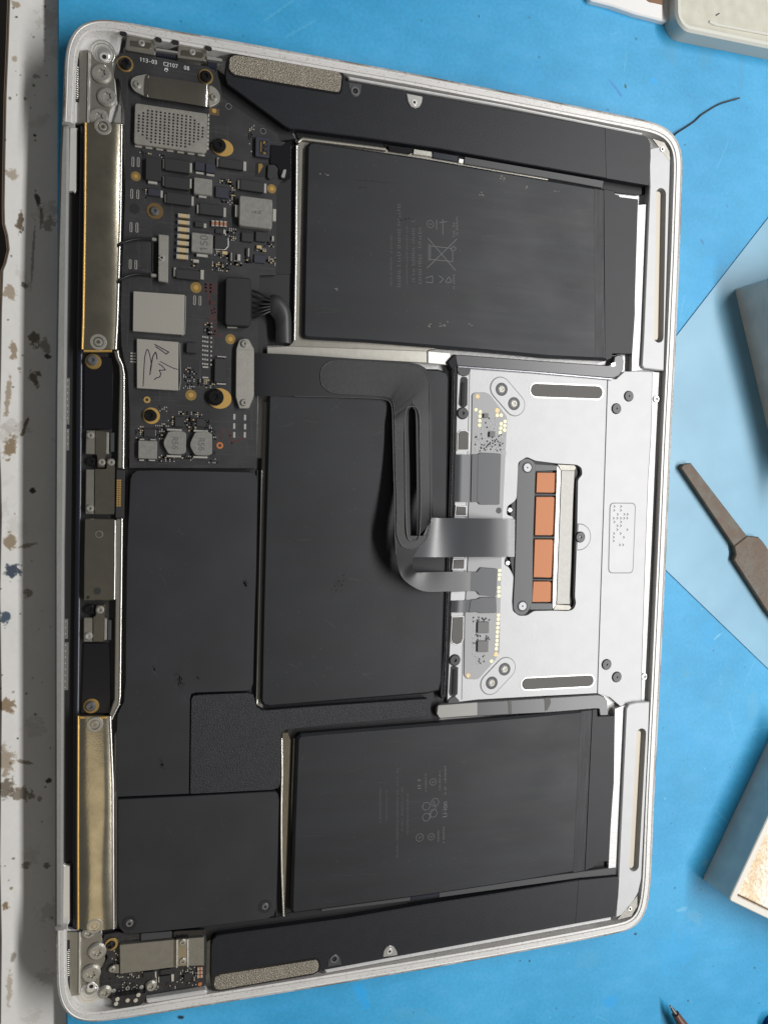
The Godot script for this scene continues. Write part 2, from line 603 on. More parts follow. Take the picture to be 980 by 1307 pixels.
# ---------- the bench and the mat
func bench() -> void:
	part(self, "floor", Shape.new().box(0, 0, 3000, 3000, -760, -750), mat("floor", 0.02, 0.018, 0.016, 0.8)).set_meta("kind", "structure")
	# white painted bench board, chipped and stained
	var p: Array = [Vector2(-138.59,-253.73),Vector2(-137.36,-178.46),Vector2(-137.76,-163.02),Vector2(-138.27,-147.49),Vector2(-138.53,-126.75),Vector2(-138.69,-110.58),Vector2(-138.54,-104.58),Vector2(-137.55,-100.77),Vector2(-137.04,-96.10),Vector2(-137.98,-91.52),Vector2(-138.94,-88.79),Vector2(-139.35,-74.25),Vector2(-139.50,-55.68),Vector2(-139.87,-31.63),Vector2(-139.32,-18.21),Vector2(-139.01,-4.71),Vector2(-139.37,22.48),Vector2(-138.69,61.02),Vector2(-138.80,88.84),Vector2(-138.91,116.91),Vector2(-138.27,145.36),Vector2(-138.38,176.00),Vector2(-138.59,291.25)]
	var lo := Vector2(p[0].x, p[0].y)
	var hi := Vector2(450, 0)
	for a in p:
		lo = lo.min(a)
		hi = hi.max(a)
	p.append(Vector2(450, p[p.size() - 1].y))
	p.append(Vector2(450, p[0].y))
	var k := 3.4
	var im := Image.create(320, int((hi.y - lo.y) * k), false, Image.FORMAT_RGB8)
	var f := fnl(31, 0.02, 4)
	var f2 := fnl(32, 0.11, 2)
	for y in im.get_height():
		for x in 320:
			var t := 0.86 + 0.022 * f.get_noise_2d(x, y * 0.6) + 0.01 * f2.get_noise_2d(x, y)
			im.set_pixel(x, y, Color(t, t * 0.992, t * 0.975))
	var rag := fnl(33, 0.09, 3)
	var dirt := Color(0.36, 0.31, 0.25)
	var dark := Color(0.16, 0.14, 0.13)
	var wood := Color(0.5, 0.42, 0.32)
	var at := func(q: Vector2) -> Vector2: return (q - lo) * k
	for e in [[Vector2(-133.44,-105.46), 3, 12, 0.0, dirt, 0.9], [Vector2(-136.21,-121.35), 7, 5, 0.3, wood, 0.5], [Vector2(-128.10,-113.78), 2.2, 10, -0.2, dark, 0.8], [Vector2(-126.82,-108.38), 1.8, 12, 0.1, dirt, 0.6], [Vector2(-124.57,-106.27), 6, 8, 0.5, dirt, 0.45],
			[Vector2(-136.72,-81.89), 7, 7, 0.0, wood, 0.6], [Vector2(-132.34,-84.70), 4, 3, 0.0, dark, 0.6], [Vector2(-129.45,-95.09), 1.2, 38, 0.05, dark, 0.35], [Vector2(-128.76,-66.61), 5, 9, 0.0, dirt, 0.8], [Vector2(-125.51,-64.45), 5, 8, 0.0, dirt, 0.5], [Vector2(-124.73,-61.00), 3, 3, 0.0, dark, 0.8], [Vector2(-127.44,-54.88), 3, 3, 0, dirt, 0.8],
			[Vector2(-128.92,-53.17), 4, 9, -0.4, dirt, 0.8], [Vector2(-135.39,-62.09), 4, 10, 0, wood, 0.7], [Vector2(-137.02,-46.50), 3, 22, 0.1, wood, 0.6], [Vector2(-136.19,-29.09), 6, 14, 0.2, wood, 0.85], [Vector2(-131.79,-36.02), 2, 12, 0.3, dirt, 0.8], [Vector2(-129.16,-14.39), 2.5, 4, 0, dark, 0.9], [Vector2(-136.01,3.41), 6, 9, 0, wood, 0.75], [Vector2(-135.21,13.79), 8, 8, 0.3, Color(0.2, 0.24, 0.3), 0.9],
			[Vector2(-130.53,4.77), 12, 2, -0.2, dirt, 0.5], [Vector2(-130.17,21.82), 4, 5, 0, dirt, 0.55], [Vector2(-137.60,29.91), 5, 8, 0, Color(0.2, 0.26, 0.33), 0.85], [Vector2(-136.95,61.13), 9, 8, 0.2, wood, 0.85], [Vector2(-137.34,80.58), 9, 16, 0, wood, 0.6], [Vector2(-137.04,90.40), 8, 12, 0.3, dirt, 0.75], [Vector2(-132.00,92.84), 12, 8, 0.3, dirt, 0.65], [Vector2(-123.09,88.84), 3, 3, 0, dark, 0.95],
			[Vector2(-130.80,81.68), 10, 2, 0.3, dirt, 0.6], [Vector2(-125.87,95.12), 3, 3, 0, dirt, 0.5], [Vector2(-130.32,118.81), 4, 4, 0, dirt, 0.6], [Vector2(-123.37,119.94), 4, 3, 0, dirt, 0.7], [Vector2(-136.83,132.76), 4, 4, 0, wood, 0.9], [Vector2(-134.19,151.71), 3, 6, 0, dirt, 0.5], [Vector2(-128.87,-155.06), 3, 2, 0, dirt, 0.4], [Vector2(-135.70,-159.80), 3, 3, 0, wood, 0.5], [Vector2(-129.23,-135.43), 1.2, 1.2, 0, dark, 0.9], [Vector2(-135.32,-177.60), 4, 3, 0, wood, 0.6], [Vector2(-135.40,163.00), 3, 20, 0, wood, 0.4]]:
		blot(im, at.call(e[0]), Vector2(e[1], e[2]) * 1.15, e[3], e[4], e[5], rag)
	var rng := RandomNumberGenerator.new()
	rng.seed = 77
	for i in 120:
		blot(im, Vector2(rng.randf_range(0, 110), rng.randf_range(200, im.get_height() - 200)), Vector2.ONE * rng.randf_range(0.7, 1.9), 0.0, dark.lerp(wood, rng.randf()), rng.randf_range(0.3, 0.9), rag)
	for i in 40:
		blot(im, Vector2(rng.randf_range(0, 120), rng.randf_range(200, im.get_height() - 200)), Vector2(rng.randf_range(4, 14), rng.randf_range(3, 18)), rng.randf() * 3.0, Color(0.55, 0.52, 0.47), rng.randf_range(0.08, 0.25), rag, 0.9)
	var m := mat("bench_paint", 1, 1, 1, 0.5)
	m.albedo_color = Color.WHITE
	m.albedo_texture = ImageTexture.create_from_image(im)
	m.texture_repeat = false
	var s := Shape.new().prism(p, -34.0, -5.50, 0.5)
	for i in s.uv.size():
		var q := s.v[i] / S
		s.uv[i] = Vector2((q.x - lo.x) * k / 320.0, (q.z - lo.y) / (hi.y - lo.y))
	var desk := part(self, "workbench", s, m)
	tag(desk, "white painted bench board with chipped and stained edge, under the blue mat", "workbench")
	# bare wood under the paint where the edge is chipped
	var e2 := []
	for a in p:
		e2.append(a + Vector2(-0.7 if a.x < 0 else -1.0, 0))
	plate(desk, "bare_edge", e2, -33.5, -5.50 - 0.9, mat("bare_wood", 0.3, 0.2, 0.12, 0.8), 0.2)

	# the mat
	var mp: Array = [Vector2(-121.95,-198.71),Vector2(-121.67,-178.47),Vector2(-121.47,-163.18),Vector2(-121.04,-101.09),Vector2(-119.64,-5.26),Vector2(-117.59,88.57),Vector2(-116.01,168.42),Vector2(-115.81,176.25),Vector2(-115.26,209.24)]
	var mlo := Vector2(-160, -330)
	var msz := Vector2(430, 660)
	mp.append(Vector2(270, 330))
	mp.append(Vector2(270, -330))
	var W := 860
	var H := 1320
	var mi := Image.create(W, H, false, Image.FORMAT_RGB8)
	var g1 := fnl(41, 0.006, 5)
	var g2 := fnl(42, 0.05, 3)
	var g3 := fnl(43, 0.3, 1)
	for y in H:
		for x in W:
			var a := g1.get_noise_2d(x, y)
			var b := g2.get_noise_2d(x * 0.5, y)
			var c := g3.get_noise_2d(x, y)
			var t := 1.0 + 0.06 * a + 0.03 * b + 0.035 * c
			mi.set_pixel(x, y, Color((0.2 + 0.05 * maxf(b, 0.0) + 0.05 * a) * t, (0.605 + 0.012 * a) * t, 0.795 * t))
	var ma := func(q: Vector2) -> Vector2: return (q - mlo) * 2.0
	var rg := fnl(44, 0.05, 3)
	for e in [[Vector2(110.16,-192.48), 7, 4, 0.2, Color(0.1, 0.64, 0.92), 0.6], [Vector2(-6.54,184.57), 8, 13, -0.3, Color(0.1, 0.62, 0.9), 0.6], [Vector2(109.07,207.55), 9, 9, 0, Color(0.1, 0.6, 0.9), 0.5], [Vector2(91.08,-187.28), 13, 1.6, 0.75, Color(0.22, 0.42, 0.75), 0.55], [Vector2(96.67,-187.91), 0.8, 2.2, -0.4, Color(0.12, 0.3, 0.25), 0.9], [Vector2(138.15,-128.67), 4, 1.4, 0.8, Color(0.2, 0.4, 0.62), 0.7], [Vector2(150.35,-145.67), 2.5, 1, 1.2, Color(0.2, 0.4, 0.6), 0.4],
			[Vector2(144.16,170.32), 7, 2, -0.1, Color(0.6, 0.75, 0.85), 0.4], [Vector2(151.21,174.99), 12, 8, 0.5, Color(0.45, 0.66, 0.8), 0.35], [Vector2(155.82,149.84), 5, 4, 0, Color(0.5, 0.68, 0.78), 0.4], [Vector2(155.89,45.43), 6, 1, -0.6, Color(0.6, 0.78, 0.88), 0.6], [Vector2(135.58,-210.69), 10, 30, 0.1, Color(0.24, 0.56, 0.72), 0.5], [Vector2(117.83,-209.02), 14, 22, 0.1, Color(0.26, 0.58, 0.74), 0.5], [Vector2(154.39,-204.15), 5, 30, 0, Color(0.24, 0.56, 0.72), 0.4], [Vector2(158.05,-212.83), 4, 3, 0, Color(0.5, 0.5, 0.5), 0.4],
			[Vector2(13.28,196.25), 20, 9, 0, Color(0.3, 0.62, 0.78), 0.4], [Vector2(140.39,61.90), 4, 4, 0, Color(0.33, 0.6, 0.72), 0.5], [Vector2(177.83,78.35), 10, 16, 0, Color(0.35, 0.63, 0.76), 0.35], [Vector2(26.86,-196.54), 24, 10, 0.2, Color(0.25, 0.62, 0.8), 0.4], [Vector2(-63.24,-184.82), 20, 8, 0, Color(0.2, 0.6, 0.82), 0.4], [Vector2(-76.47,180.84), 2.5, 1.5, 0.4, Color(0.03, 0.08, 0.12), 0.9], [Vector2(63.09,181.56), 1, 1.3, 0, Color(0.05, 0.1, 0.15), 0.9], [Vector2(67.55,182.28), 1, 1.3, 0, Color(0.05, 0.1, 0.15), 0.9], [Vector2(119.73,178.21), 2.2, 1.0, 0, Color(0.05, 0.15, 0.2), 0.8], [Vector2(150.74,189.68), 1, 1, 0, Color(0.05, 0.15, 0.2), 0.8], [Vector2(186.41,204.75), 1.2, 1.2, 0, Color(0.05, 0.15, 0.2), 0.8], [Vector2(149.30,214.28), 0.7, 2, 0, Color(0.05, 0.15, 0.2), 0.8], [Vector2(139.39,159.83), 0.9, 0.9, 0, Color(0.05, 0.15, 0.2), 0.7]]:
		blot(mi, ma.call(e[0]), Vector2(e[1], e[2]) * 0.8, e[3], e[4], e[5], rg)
	for i in 420:
		var c := Color(0.08, 0.22, 0.3) if rng.randf() < 0.6 else Color(0.6, 0.78, 0.86)
		blot(mi, Vector2(rng.randf_range(20, W), rng.randf_range(20, H)), Vector2.ONE * rng.randf_range(0.4, 1.0), 0.0, c, rng.randf_range(0.3, 0.75), rg, 0.3)
	for i in 70:
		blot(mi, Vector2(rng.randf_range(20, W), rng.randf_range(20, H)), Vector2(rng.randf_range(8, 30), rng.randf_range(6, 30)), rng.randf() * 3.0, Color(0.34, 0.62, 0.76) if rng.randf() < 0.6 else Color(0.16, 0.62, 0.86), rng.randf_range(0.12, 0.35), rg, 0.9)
	for i in 110:
		var c := Vector2(rng.randf_range(20, W), rng.randf_range(20, H))
		var d := Vector2(1, 0).rotated(rng.randf() * TAU)
		for j in rng.randi_range(8, 30):
			var q := c + d * j
			if q.x > 0 and q.y > 0 and q.x < W and q.y < H:
				mi.set_pixel(int(q.x), int(q.y), mi.get_pixel(int(q.x), int(q.y)).lerp(Color(0.6, 0.78, 0.88), 0.25))
	var mm := mat("mat_blue", 1, 1, 1, 0.55)
	mm.albedo_color = Color.WHITE
	mm.albedo_texture = ImageTexture.create_from_image(mi)
	mm.texture_repeat = false
	var ms := Shape.new().prism(mp, -5.50, 0.0, 0.5)
	for i in ms.uv.size():
		ms.uv[i] = (Vector2(ms.v[i].x, ms.v[i].z) / S - mlo) / msz
	tag(part(self, "repair_mat", ms, mm), "bright blue rubber work mat lying under the laptop and the tools", "mat")

func loose_things() -> void:
	# pale blue sheet with a corner under the laptop
	var sheet := mat("pale_sheet", 0.205, 0.42, 0.57, 0.42)
	grain(sheet, noise(512, 0.01, 51, 5, [Color(0.9, 0.92, 0.93), Color(1, 1, 1)]), 6.0)
	tag(part(self, "sheet", Shape.new().prism([Vector2(172.49,-142.99),Vector2(127.46,-87.48),Vector2(103.76,-58.78),Vector2(101.16,-33.04),Vector2(126.43,14.68),Vector2(185.24,61.71),Vector2(288.11,141.21),Vector2(395.46,-53.56),Vector2(243.94,-230.45)], 0.02, 0.5, 0.15), sheet), "thin pale blue plastic sheet under the rusty tool, corner tucked beneath the laptop", "sheet")

	# flat rusty tool
	var tool := thing("scraper", "flat rusty steel scraper with a narrow blade lying on the pale blue sheet", "scraper")
	var rust := mat("rust", 1, 1, 1, 0.62, 0.35)
	var im := Image.create(256, 256, false, Image.FORMAT_RGB8)
	var f := fnl(61, 0.02, 5)
	var f2 := fnl(62, 0.15, 2)
	for y in 256:
		for x in 256:
			var a := clampf(f.get_noise_2d(x, y) * 1.6 + 0.5, 0, 1)
			var c := Color(0.39, 0.37, 0.335).lerp(Color(0.38, 0.32, 0.275), a)
			c = c.lerp(Color(0.3, 0.29, 0.28), clampf(f2.get_noise_2d(x, y) * 0.9, 0, 1))
			im.set_pixel(x, y, c)
	rust.albedo_color = Color.WHITE
	rust.albedo_texture = ImageTexture.create_from_image(im)
	plate(tool, "blade", [Vector2(130.30,-29.91),Vector2(131.59,-31.48),Vector2(135.44,-32.11),Vector2(167.10,-0.39),Vector2(160.11,4.22)], 0.55, 3.2, rust, 0.35)
	plate(tool, "tang", [Vector2(160.24,4.22),Vector2(167.19,-0.39),Vector2(170.13,-0.23),Vector2(173.39,0.00),Vector2(176.37,2.42),Vector2(193.54,21.59),Vector2(233.77,65.55),Vector2(220.09,74.29),Vector2(181.03,35.12),Vector2(160.48,10.56),Vector2(161.40,8.09)], 0.55, 3.25, rust, 0.45)

	# the two open boxes with shaded sides
	var plastic := mat("box_plastic", 0.84, 0.77, 0.69, 0.4)
	grain(plastic, noise(256, 0.012, 71, 4, [Color(0.86, 0.87, 0.88), Color(1, 1, 1)]), 20.0)
	var b1: Array = [Vector2(156.20,-109.73),Vector2(178.47,-47.06)]
	var b2: Array = [Vector2(154.57,157.88),Vector2(187.39,96.19)]
	var d1: Vector2 = (b1[1] - b1[0]).normalized()
	open_box("storage_box", "gray plastic box standing on the pale blue sheet beside the scraper", b1[0], d1, 90.0, 70.0, 20.0, plastic, false)
	var d2: Vector2 = (b2[1] - b2[0]).normalized()
	open_box("sponge_tray", "gray plastic tray with white rim and brown-stained sponge inside", b2[0], d2, 80.0, -60.0, 17.0, plastic, true)

	# white packet and clear plastic tray at the far edge
	var packet := thing("packet", "white paper packet with brown printed patch, beside the clear plastic tray", "packet")
	var paper := mat("packet_paper", 0.74, 0.73, 0.72, 0.45)
	plate(packet, "pouch", [Vector2(70.27,-234.03),Vector2(77.10,-217.10),Vector2(87.28,-216.98),Vector2(98.45,-215.91),Vector2(106.76,-215.80),Vector2(113.66,-215.56),Vector2(115.50,-217.19),Vector2(115.71,-220.42),Vector2(112.59,-243.27)], 0.05, 2.6, paper, 0.9, 1.5)
	plate(packet, "printed_patch", [Vector2(100.15,-240.49),Vector2(103.32,-222.33),Vector2(104.87,-221.70),Vector2(107.14,-221.84),Vector2(111.33,-221.88),Vector2(110.63,-242.78)], 2.55, 2.75, grainy("print_brown", 0.22, 0.11, 0.05), 0.05)
	plate(packet, "sealed_edge", [Vector2(110.81,-242.82),Vector2(112.11,-221.56),Vector2(113.57,-215.80),Vector2(115.03,-217.36),Vector2(113.84,-243.48)], 2.5, 3.0, paper, 0.2)
	var tray := thing("plastic_tray", "translucent off-white plastic tray with rounded rim beside the white packet", "tray")
	var clear := mat("tray_plastic", 0.56, 0.56, 0.5, 0.35)
	clear.backlight_enabled = true
	clear.backlight = Color(0.25, 0.25, 0.23)
	var sharp: Array = [Vector2(112.25,-249.70),Vector2(114.31,-214.48),Vector2(118.56,-210.25),Vector2(164.18,-211.19),Vector2(237.31,-212.88),Vector2(247.12,-269.80)]
	var outer: Array = rr(sharp, 3.0)
	var inner: Array = rr(Shape.inset(sharp, 2.2 if Shape.area(sharp) > 0 else -2.2), 2.0)
	part(tray, "rim", Shape.new().prism(outer, 0.05, 8.0, 0.9, [inner]), clear)
	part(tray, "floor", Shape.new().prism(inner, 0.6, 4.6, 0.0), grainy("tray_floor", 0.56, 0.55, 0.47))
	plate(tray, "moulded_line", [Vector2(133.15,-218.72),Vector2(137.16,-218.20),Vector2(165.76,-219.42),Vector2(216.06,-221.00),Vector2(216.16,-219.63),Vector2(165.83,-218.27),Vector2(136.03,-217.02),Vector2(132.81,-217.69)], 4.5, 5.1, clear, 0.2)
	plate(tray, "dark_speck", [Vector2(136.17,-221.56),Vector2(137.70,-222.67),Vector2(138.12,-222.43),Vector2(136.58,-221.32)], 4.6, 4.9, M.black, 0.0)

	# bent black wire
	var pts: Array = [Vector3(119.86,1.60,-169.86), Vector3(122.47,1.10,-172.26), Vector3(127.04,0.60,-175.47), Vector3(131.33,0.50,-178.65), Vector3(134.38,0.50,-181.61), Vector3(137.87,0.50,-184.16), Vector3(141.39,0.50,-186.55), Vector3(144.96,0.50,-188.53), Vector3(149.29,0.60,-190.30), Vector3(153.49,0.90,-191.86)]
	tag(part(self, "loose_wire", Shape.new().tube(smooth(pts, 4), 0.36), M.wire), "thin bent black wire lying on the blue mat by the laptop's rounded corner", "wire")

	# pointed tool at the near edge
	var pick := thing("pick", "dark pointed metal pick reaching in from the near edge of the mat", "pick")
	var a: Vector3 = Vector3(136.70,4.00,211.58)
	var b: Vector3 = Vector3(139.45,4.60,215.58)
	var c: Vector3 = Vector3(154.17,8.00,238.22)
	cone(pick, "tip", [[a, 0.3], [a.lerp(b, 0.5), 0.75], [b, 1.0]], mat("tip_steel", 0.2, 0.16, 0.14, 0.3, 0.7))
	cone(pick, "shaft", [[b, 1.7], [b.lerp(c, 0.1), 1.9], [b.lerp(c, 0.3), 2.5], [c, 3.6]], mat("shaft_brown", 0.14, 0.07, 0.055, 0.4, 0.3))
	cone(pick, "handle", [[c, 4.6], [c + (c - b) * 0.6, 6.0], [c + (c - b) * 3.0, 6.5]], M.black)
	# blue thing cut by the frame
	var q: Vector3 = Vector3(197.62,5.00,233.51)
	var cap_ := Shape.new().prism(circ(Vector2(q.x, q.z), 4.2), 0.05, 9.0, 1.2)
	tag(part(self, "bottle_cap", cap_, mat("cap_blue", 0.006, 0.035, 0.19, 0.5)), "small dark blue round cap at the mat's near corner", "cap")

func grainy(called: String, r: float, g: float, b: float) -> StandardMaterial3D:
	var m := mat(called, r, g, b, 0.55)
	grain(m, noise(256, 0.03, 81, 4, [Color(0.92, 0.915, 0.9), Color(1, 1, 1)]), 16.0)
	return m

func cone(par: Node, called: String, st: Array, m: Material) -> void:
	var rows := []
	for e in st:
		var row := []
		var d: Vector3 = (st[st.size() - 1][0] - st[0][0]).normalized()
		var side := d.cross(Vector3.UP).normalized()
		var up := side.cross(d).normalized()
		for k in 17:
			row.append(e[0] + (side * cos(TAU * k / 16) + up * sin(TAU * k / 16)) * e[1])
		rows.append(row)
	var s := Shape.new()
	for i in rows.size() - 1:
		for k in 16:
			var o: Vector3 = (rows[i][k] + rows[i][k + 1]) * 0.5 - st[i][0]
			var na: Vector3 = (rows[i][k] - st[i][0]).normalized()
			var nb: Vector3 = (rows[i][k + 1] - st[i][0]).normalized()
			s.tri(rows[i][k], rows[i][k + 1], rows[i + 1][k + 1], na, nb, nb)
			s.tri(rows[i][k], rows[i + 1][k + 1], rows[i + 1][k], na, nb, na)
	for e in [0, rows.size() - 1]:
		var d2: Vector3 = (st[0][0] - st[1][0]).normalized() * (1.0 if e == 0 else -1.0)
		for k in 16:
			s.tri(st[e][0], rows[e][k], rows[e][k + 1], d2, d2, d2)
	part(par, called, s, m)

func open_box(called: String, label: String, c: Vector2, d: Vector2, l: float, w: float, h: float, m: Material, sponge: bool) -> void:
	var o := thing(called, label, "box" if not sponge else "tray")
	var t := Vector2(-d.y, d.x) * (-1.0 if w > 0 else 1.0)
	w = absf(w)
	var p := [c, c + d * l, c + d * l + t * w, c + t * w]
	if Shape.area(p) < 0:
		p.reverse()
	var wall := 2.2
	var y0 := 0.55 if not sponge else 0.05
	var sharp := p
	var hole: Array = rr(Shape.inset(sharp, wall), 0.8)
	p = rr(p, 1.2)
	part(o, "wall", Shape.new().prism(p, y0, h, 0.5, [hole]), m)
	part(o, "base", Shape.new().prism(hole, y0, y0 + 2.0, 0.0), m)
	var rim := mat(called + "_rim", 0.66, 0.64, 0.58, 0.45)
	var hi: Array = Shape.inset(p, -0.35)
	part(o, "rim", Shape.new().prism(hi, h - 1.0, h + 0.5, 0.4, [rr(Shape.inset(sharp, wall + 0.3), 0.8)]), rim)
	if sponge:
		var im := Image.create(256, 256, false, Image.FORMAT_RGB8)
		var f := fnl(91, 0.03, 4)
		var f2 := fnl(92, 0.2, 2)
		for y in 256:
			for x in 256:
				var e := minf(minf(x, 255 - x), minf(y, 255 - y)) / 90.0
				var a := clampf(f.get_noise_2d(x, y) * 1.3 + 0.75 - e * 0.6, 0, 1)
				var k := 1.0 + 0.14 * f2.get_noise_2d(x, y)
				var col := Color(0.92, 0.89, 0.84).lerp(Color(0.86, 0.77, 0.65), a)
				im.set_pixel(x, y, Color(col.r * k, col.g * k, col.b * k))
		var sm := mat("sponge", 1, 1, 1, 0.9)
		sm.albedo_color = Color.WHITE
		sm.albedo_texture = ImageTexture.create_from_image(im)
		sm.heightmap_enabled = true
		sm.heightmap_texture = noise(256, 0.12, 93, 3)
		sm.heightmap_scale = 0.06
		part(o, "sponge", Shape.new().prism(rr(Shape.inset(sharp, wall + 0.6), 0.8), y0 + 2.0, h - 4.5, 1.0), sm)

# ---------- the laptop's case
func outline(h := 0.0) -> Array:
	var p: Array = [Vector2(-119.05,-134.98),Vector2(-118.79,-143.05),Vector2(-118.49,-158.33),Vector2(-117.93,-161.80),Vector2(-116.22,-165.48),Vector2(-113.91,-168.05),Vector2(-111.00,-169.84),Vector2(-107.14,-170.84),Vector2(-92.33,-170.98),Vector2(-69.15,-171.44),Vector2(-36.28,-171.74),Vector2(-0.96,-171.96),Vector2(37.13,-171.72),Vector2(78.32,-171.22),Vector2(100.20,-170.95),Vector2(108.96,-170.57),Vector2(112.70,-169.26),Vector2(116.60,-167.10),Vector2(119.13,-163.60),Vector2(120.07,-159.04),Vector2(120.59,-117.13),Vector2(120.61,-78.05),Vector2(120.35,-41.84),Vector2(120.49,4.76),Vector2(120.36,58.76),Vector2(120.02,113.54),Vector2(120.28,149.64),Vector2(119.18,161.63),Vector2(117.00,166.46),Vector2(114.21,169.02),Vector2(109.50,170.48),Vector2(86.55,171.23),Vector2(46.78,172.04),Vector2(9.70,172.29),Vector2(-27.95,172.27),Vector2(-90.36,171.89),Vector2(-108.63,171.11),Vector2(-115.14,168.22),Vector2(-117.33,164.02),Vector2(-118.44,160.11),Vector2(-118.82,149.84),Vector2(-118.93,135.70)]
	return p

# short steps, corners eased
func eased(p: Array) -> Array:
	var out := []
	for i in p.size() - 1:
		var k := maxi(1, int(p[i].distance_to(p[i + 1]) / 1.6))
		for j in k:
			out.append(p[i].lerp(p[i + 1], float(j) / k))
	out.append(p[p.size() - 1])
	for pass_ in 14:
		var q := out.duplicate()
		for i in range(1, out.size() - 1):
			q[i] = (out[i - 1] + out[i] * 2.0 + out[i + 1]) / 4.0
		out = q
	return out

func sweep(path: Array, profile: Array, s: Shape) -> void:
	var nrm := []
	for i in path.size():
		var t: Vector2 = (path[mini(i + 1, path.size() - 1)] - path[maxi(i - 1, 0)]).normalized()
		nrm.append(Vector2(-t.y, t.x))
	var run := [0.0]
	for i in range(1, path.size()):
		run.append(run[i - 1] + path[i].distance_to(path[i - 1]))
	var total := 0.0
	var across := [0.0]
	for j in range(1, profile.size()):
		across.append(across[j - 1] + profile[j].distance_to(profile[j - 1]))
	for j in profile.size() - 1:
		var rows := []
		for i in path.size():
			var w: float = lerpf(0.76, 1.0, smoothstep(20.0, 75.0, minf(run[i], run[path.size() - 1] - run[i])))
			var a: Vector2 = path[i] + nrm[i] * profile[j].x * w
			var b: Vector2 = path[i] + nrm[i] * profile[j + 1].x * w
			rows.append([Vector3(a.x, profile[j].y, a.y), Vector3(b.x, profile[j + 1].y, b.y)])
		# outward is to the left of the inward normal where the profile climbs, up on the flats
		var before := s.uv.size()
		for i in path.size() - 1:
			var up: Vector2 = profile[j + 1] - profile[j]
			var n2a: Vector2 = nrm[i]
			var n2b: Vector2 = nrm[i + 1]
			var na := Vector3(-up.y * n2a.x, up.x, -up.y * n2a.y).normalized()
			var nb := Vector3(-up.y * n2b.x, up.x, -up.y * n2b.y).normalized()
			var u0: float = run[i] / run[path.size() - 1]
			var u1: float = run[i + 1] / run[path.size() - 1]
			var v0: float = across[j] / across[profile.size() - 1]
			var v1: float = across[j + 1] / across[profile.size() - 1]
			s.tri(rows[i][0], rows[i][1], rows[i + 1][1], na, na, nb, Vector2(u0, v0), Vector2(u0, v1), Vector2(u1, v1))
			s.tri(rows[i][0], rows[i + 1][1], rows[i + 1][0], na, nb, nb, Vector2(u0, v0), Vector2(u1, v1), Vector2(u1, v0))
	for e in [0, path.size() - 1]:
		var fan := []
		for q in profile:
			var w: Vector2 = path[e] + nrm[e] * q.x * 0.76
			fan.append(Vector3(w.x, q.y, w.y))
		var t3: Vector2 = (path[0] - path[1]) if e == 0 else (path[e] - path[e - 1])
		var nn := Vector3(t3.x, 0, t3.y).normalized()
		var base: Vector2 = path[e] + nrm[e] * profile[profile.size() - 1].x * 0.5
		for i in fan.size() - 1:
			s.tri(Vector3(base.x, 5.0, base.y), fan[i], fan[i + 1], nn, nn, nn)

func rim_texture() -> ImageTexture:
	var w := 2048
	var h := 64
	var im := Image.create(w, h, false, Image.FORMAT_RGB8)
	var f := fnl(101, 0.01, 4)
	var f2 := fnl(102, 0.07, 3)
	for y in h:
		for x in w:
			var t := 0.8 + 0.03 * f.get_noise_2d(x, y * 4.0) + 0.015 * f2.get_noise_2d(x * 2.0, y * 3.0)
			if y < 14:
				t -= 0.03
			var c := Color(t, t * 0.993, t * 0.98)
			# grime packed along the groove inside the edge
			if y >= 19 and y <= 25:
				var k := clampf(f.get_noise_2d(x * 1.7, 500.0) * 1.6 + 0.32 + f2.get_noise_2d(x * 3.0, y * 5.0) * 0.7, 0, 1)
				c = c.lerp(Color(0.38, 0.3, 0.21), k * (0.75 if y > 20 and y < 25 else 0.4))
			elif f2.get_noise_2d(x * 6.0, y * 9.0) > 0.52:
				c = c.lerp(Color(0.42, 0.36, 0.29), 0.5)
			im.set_pixel(x, y, c)
	return ImageTexture.create_from_image(im)

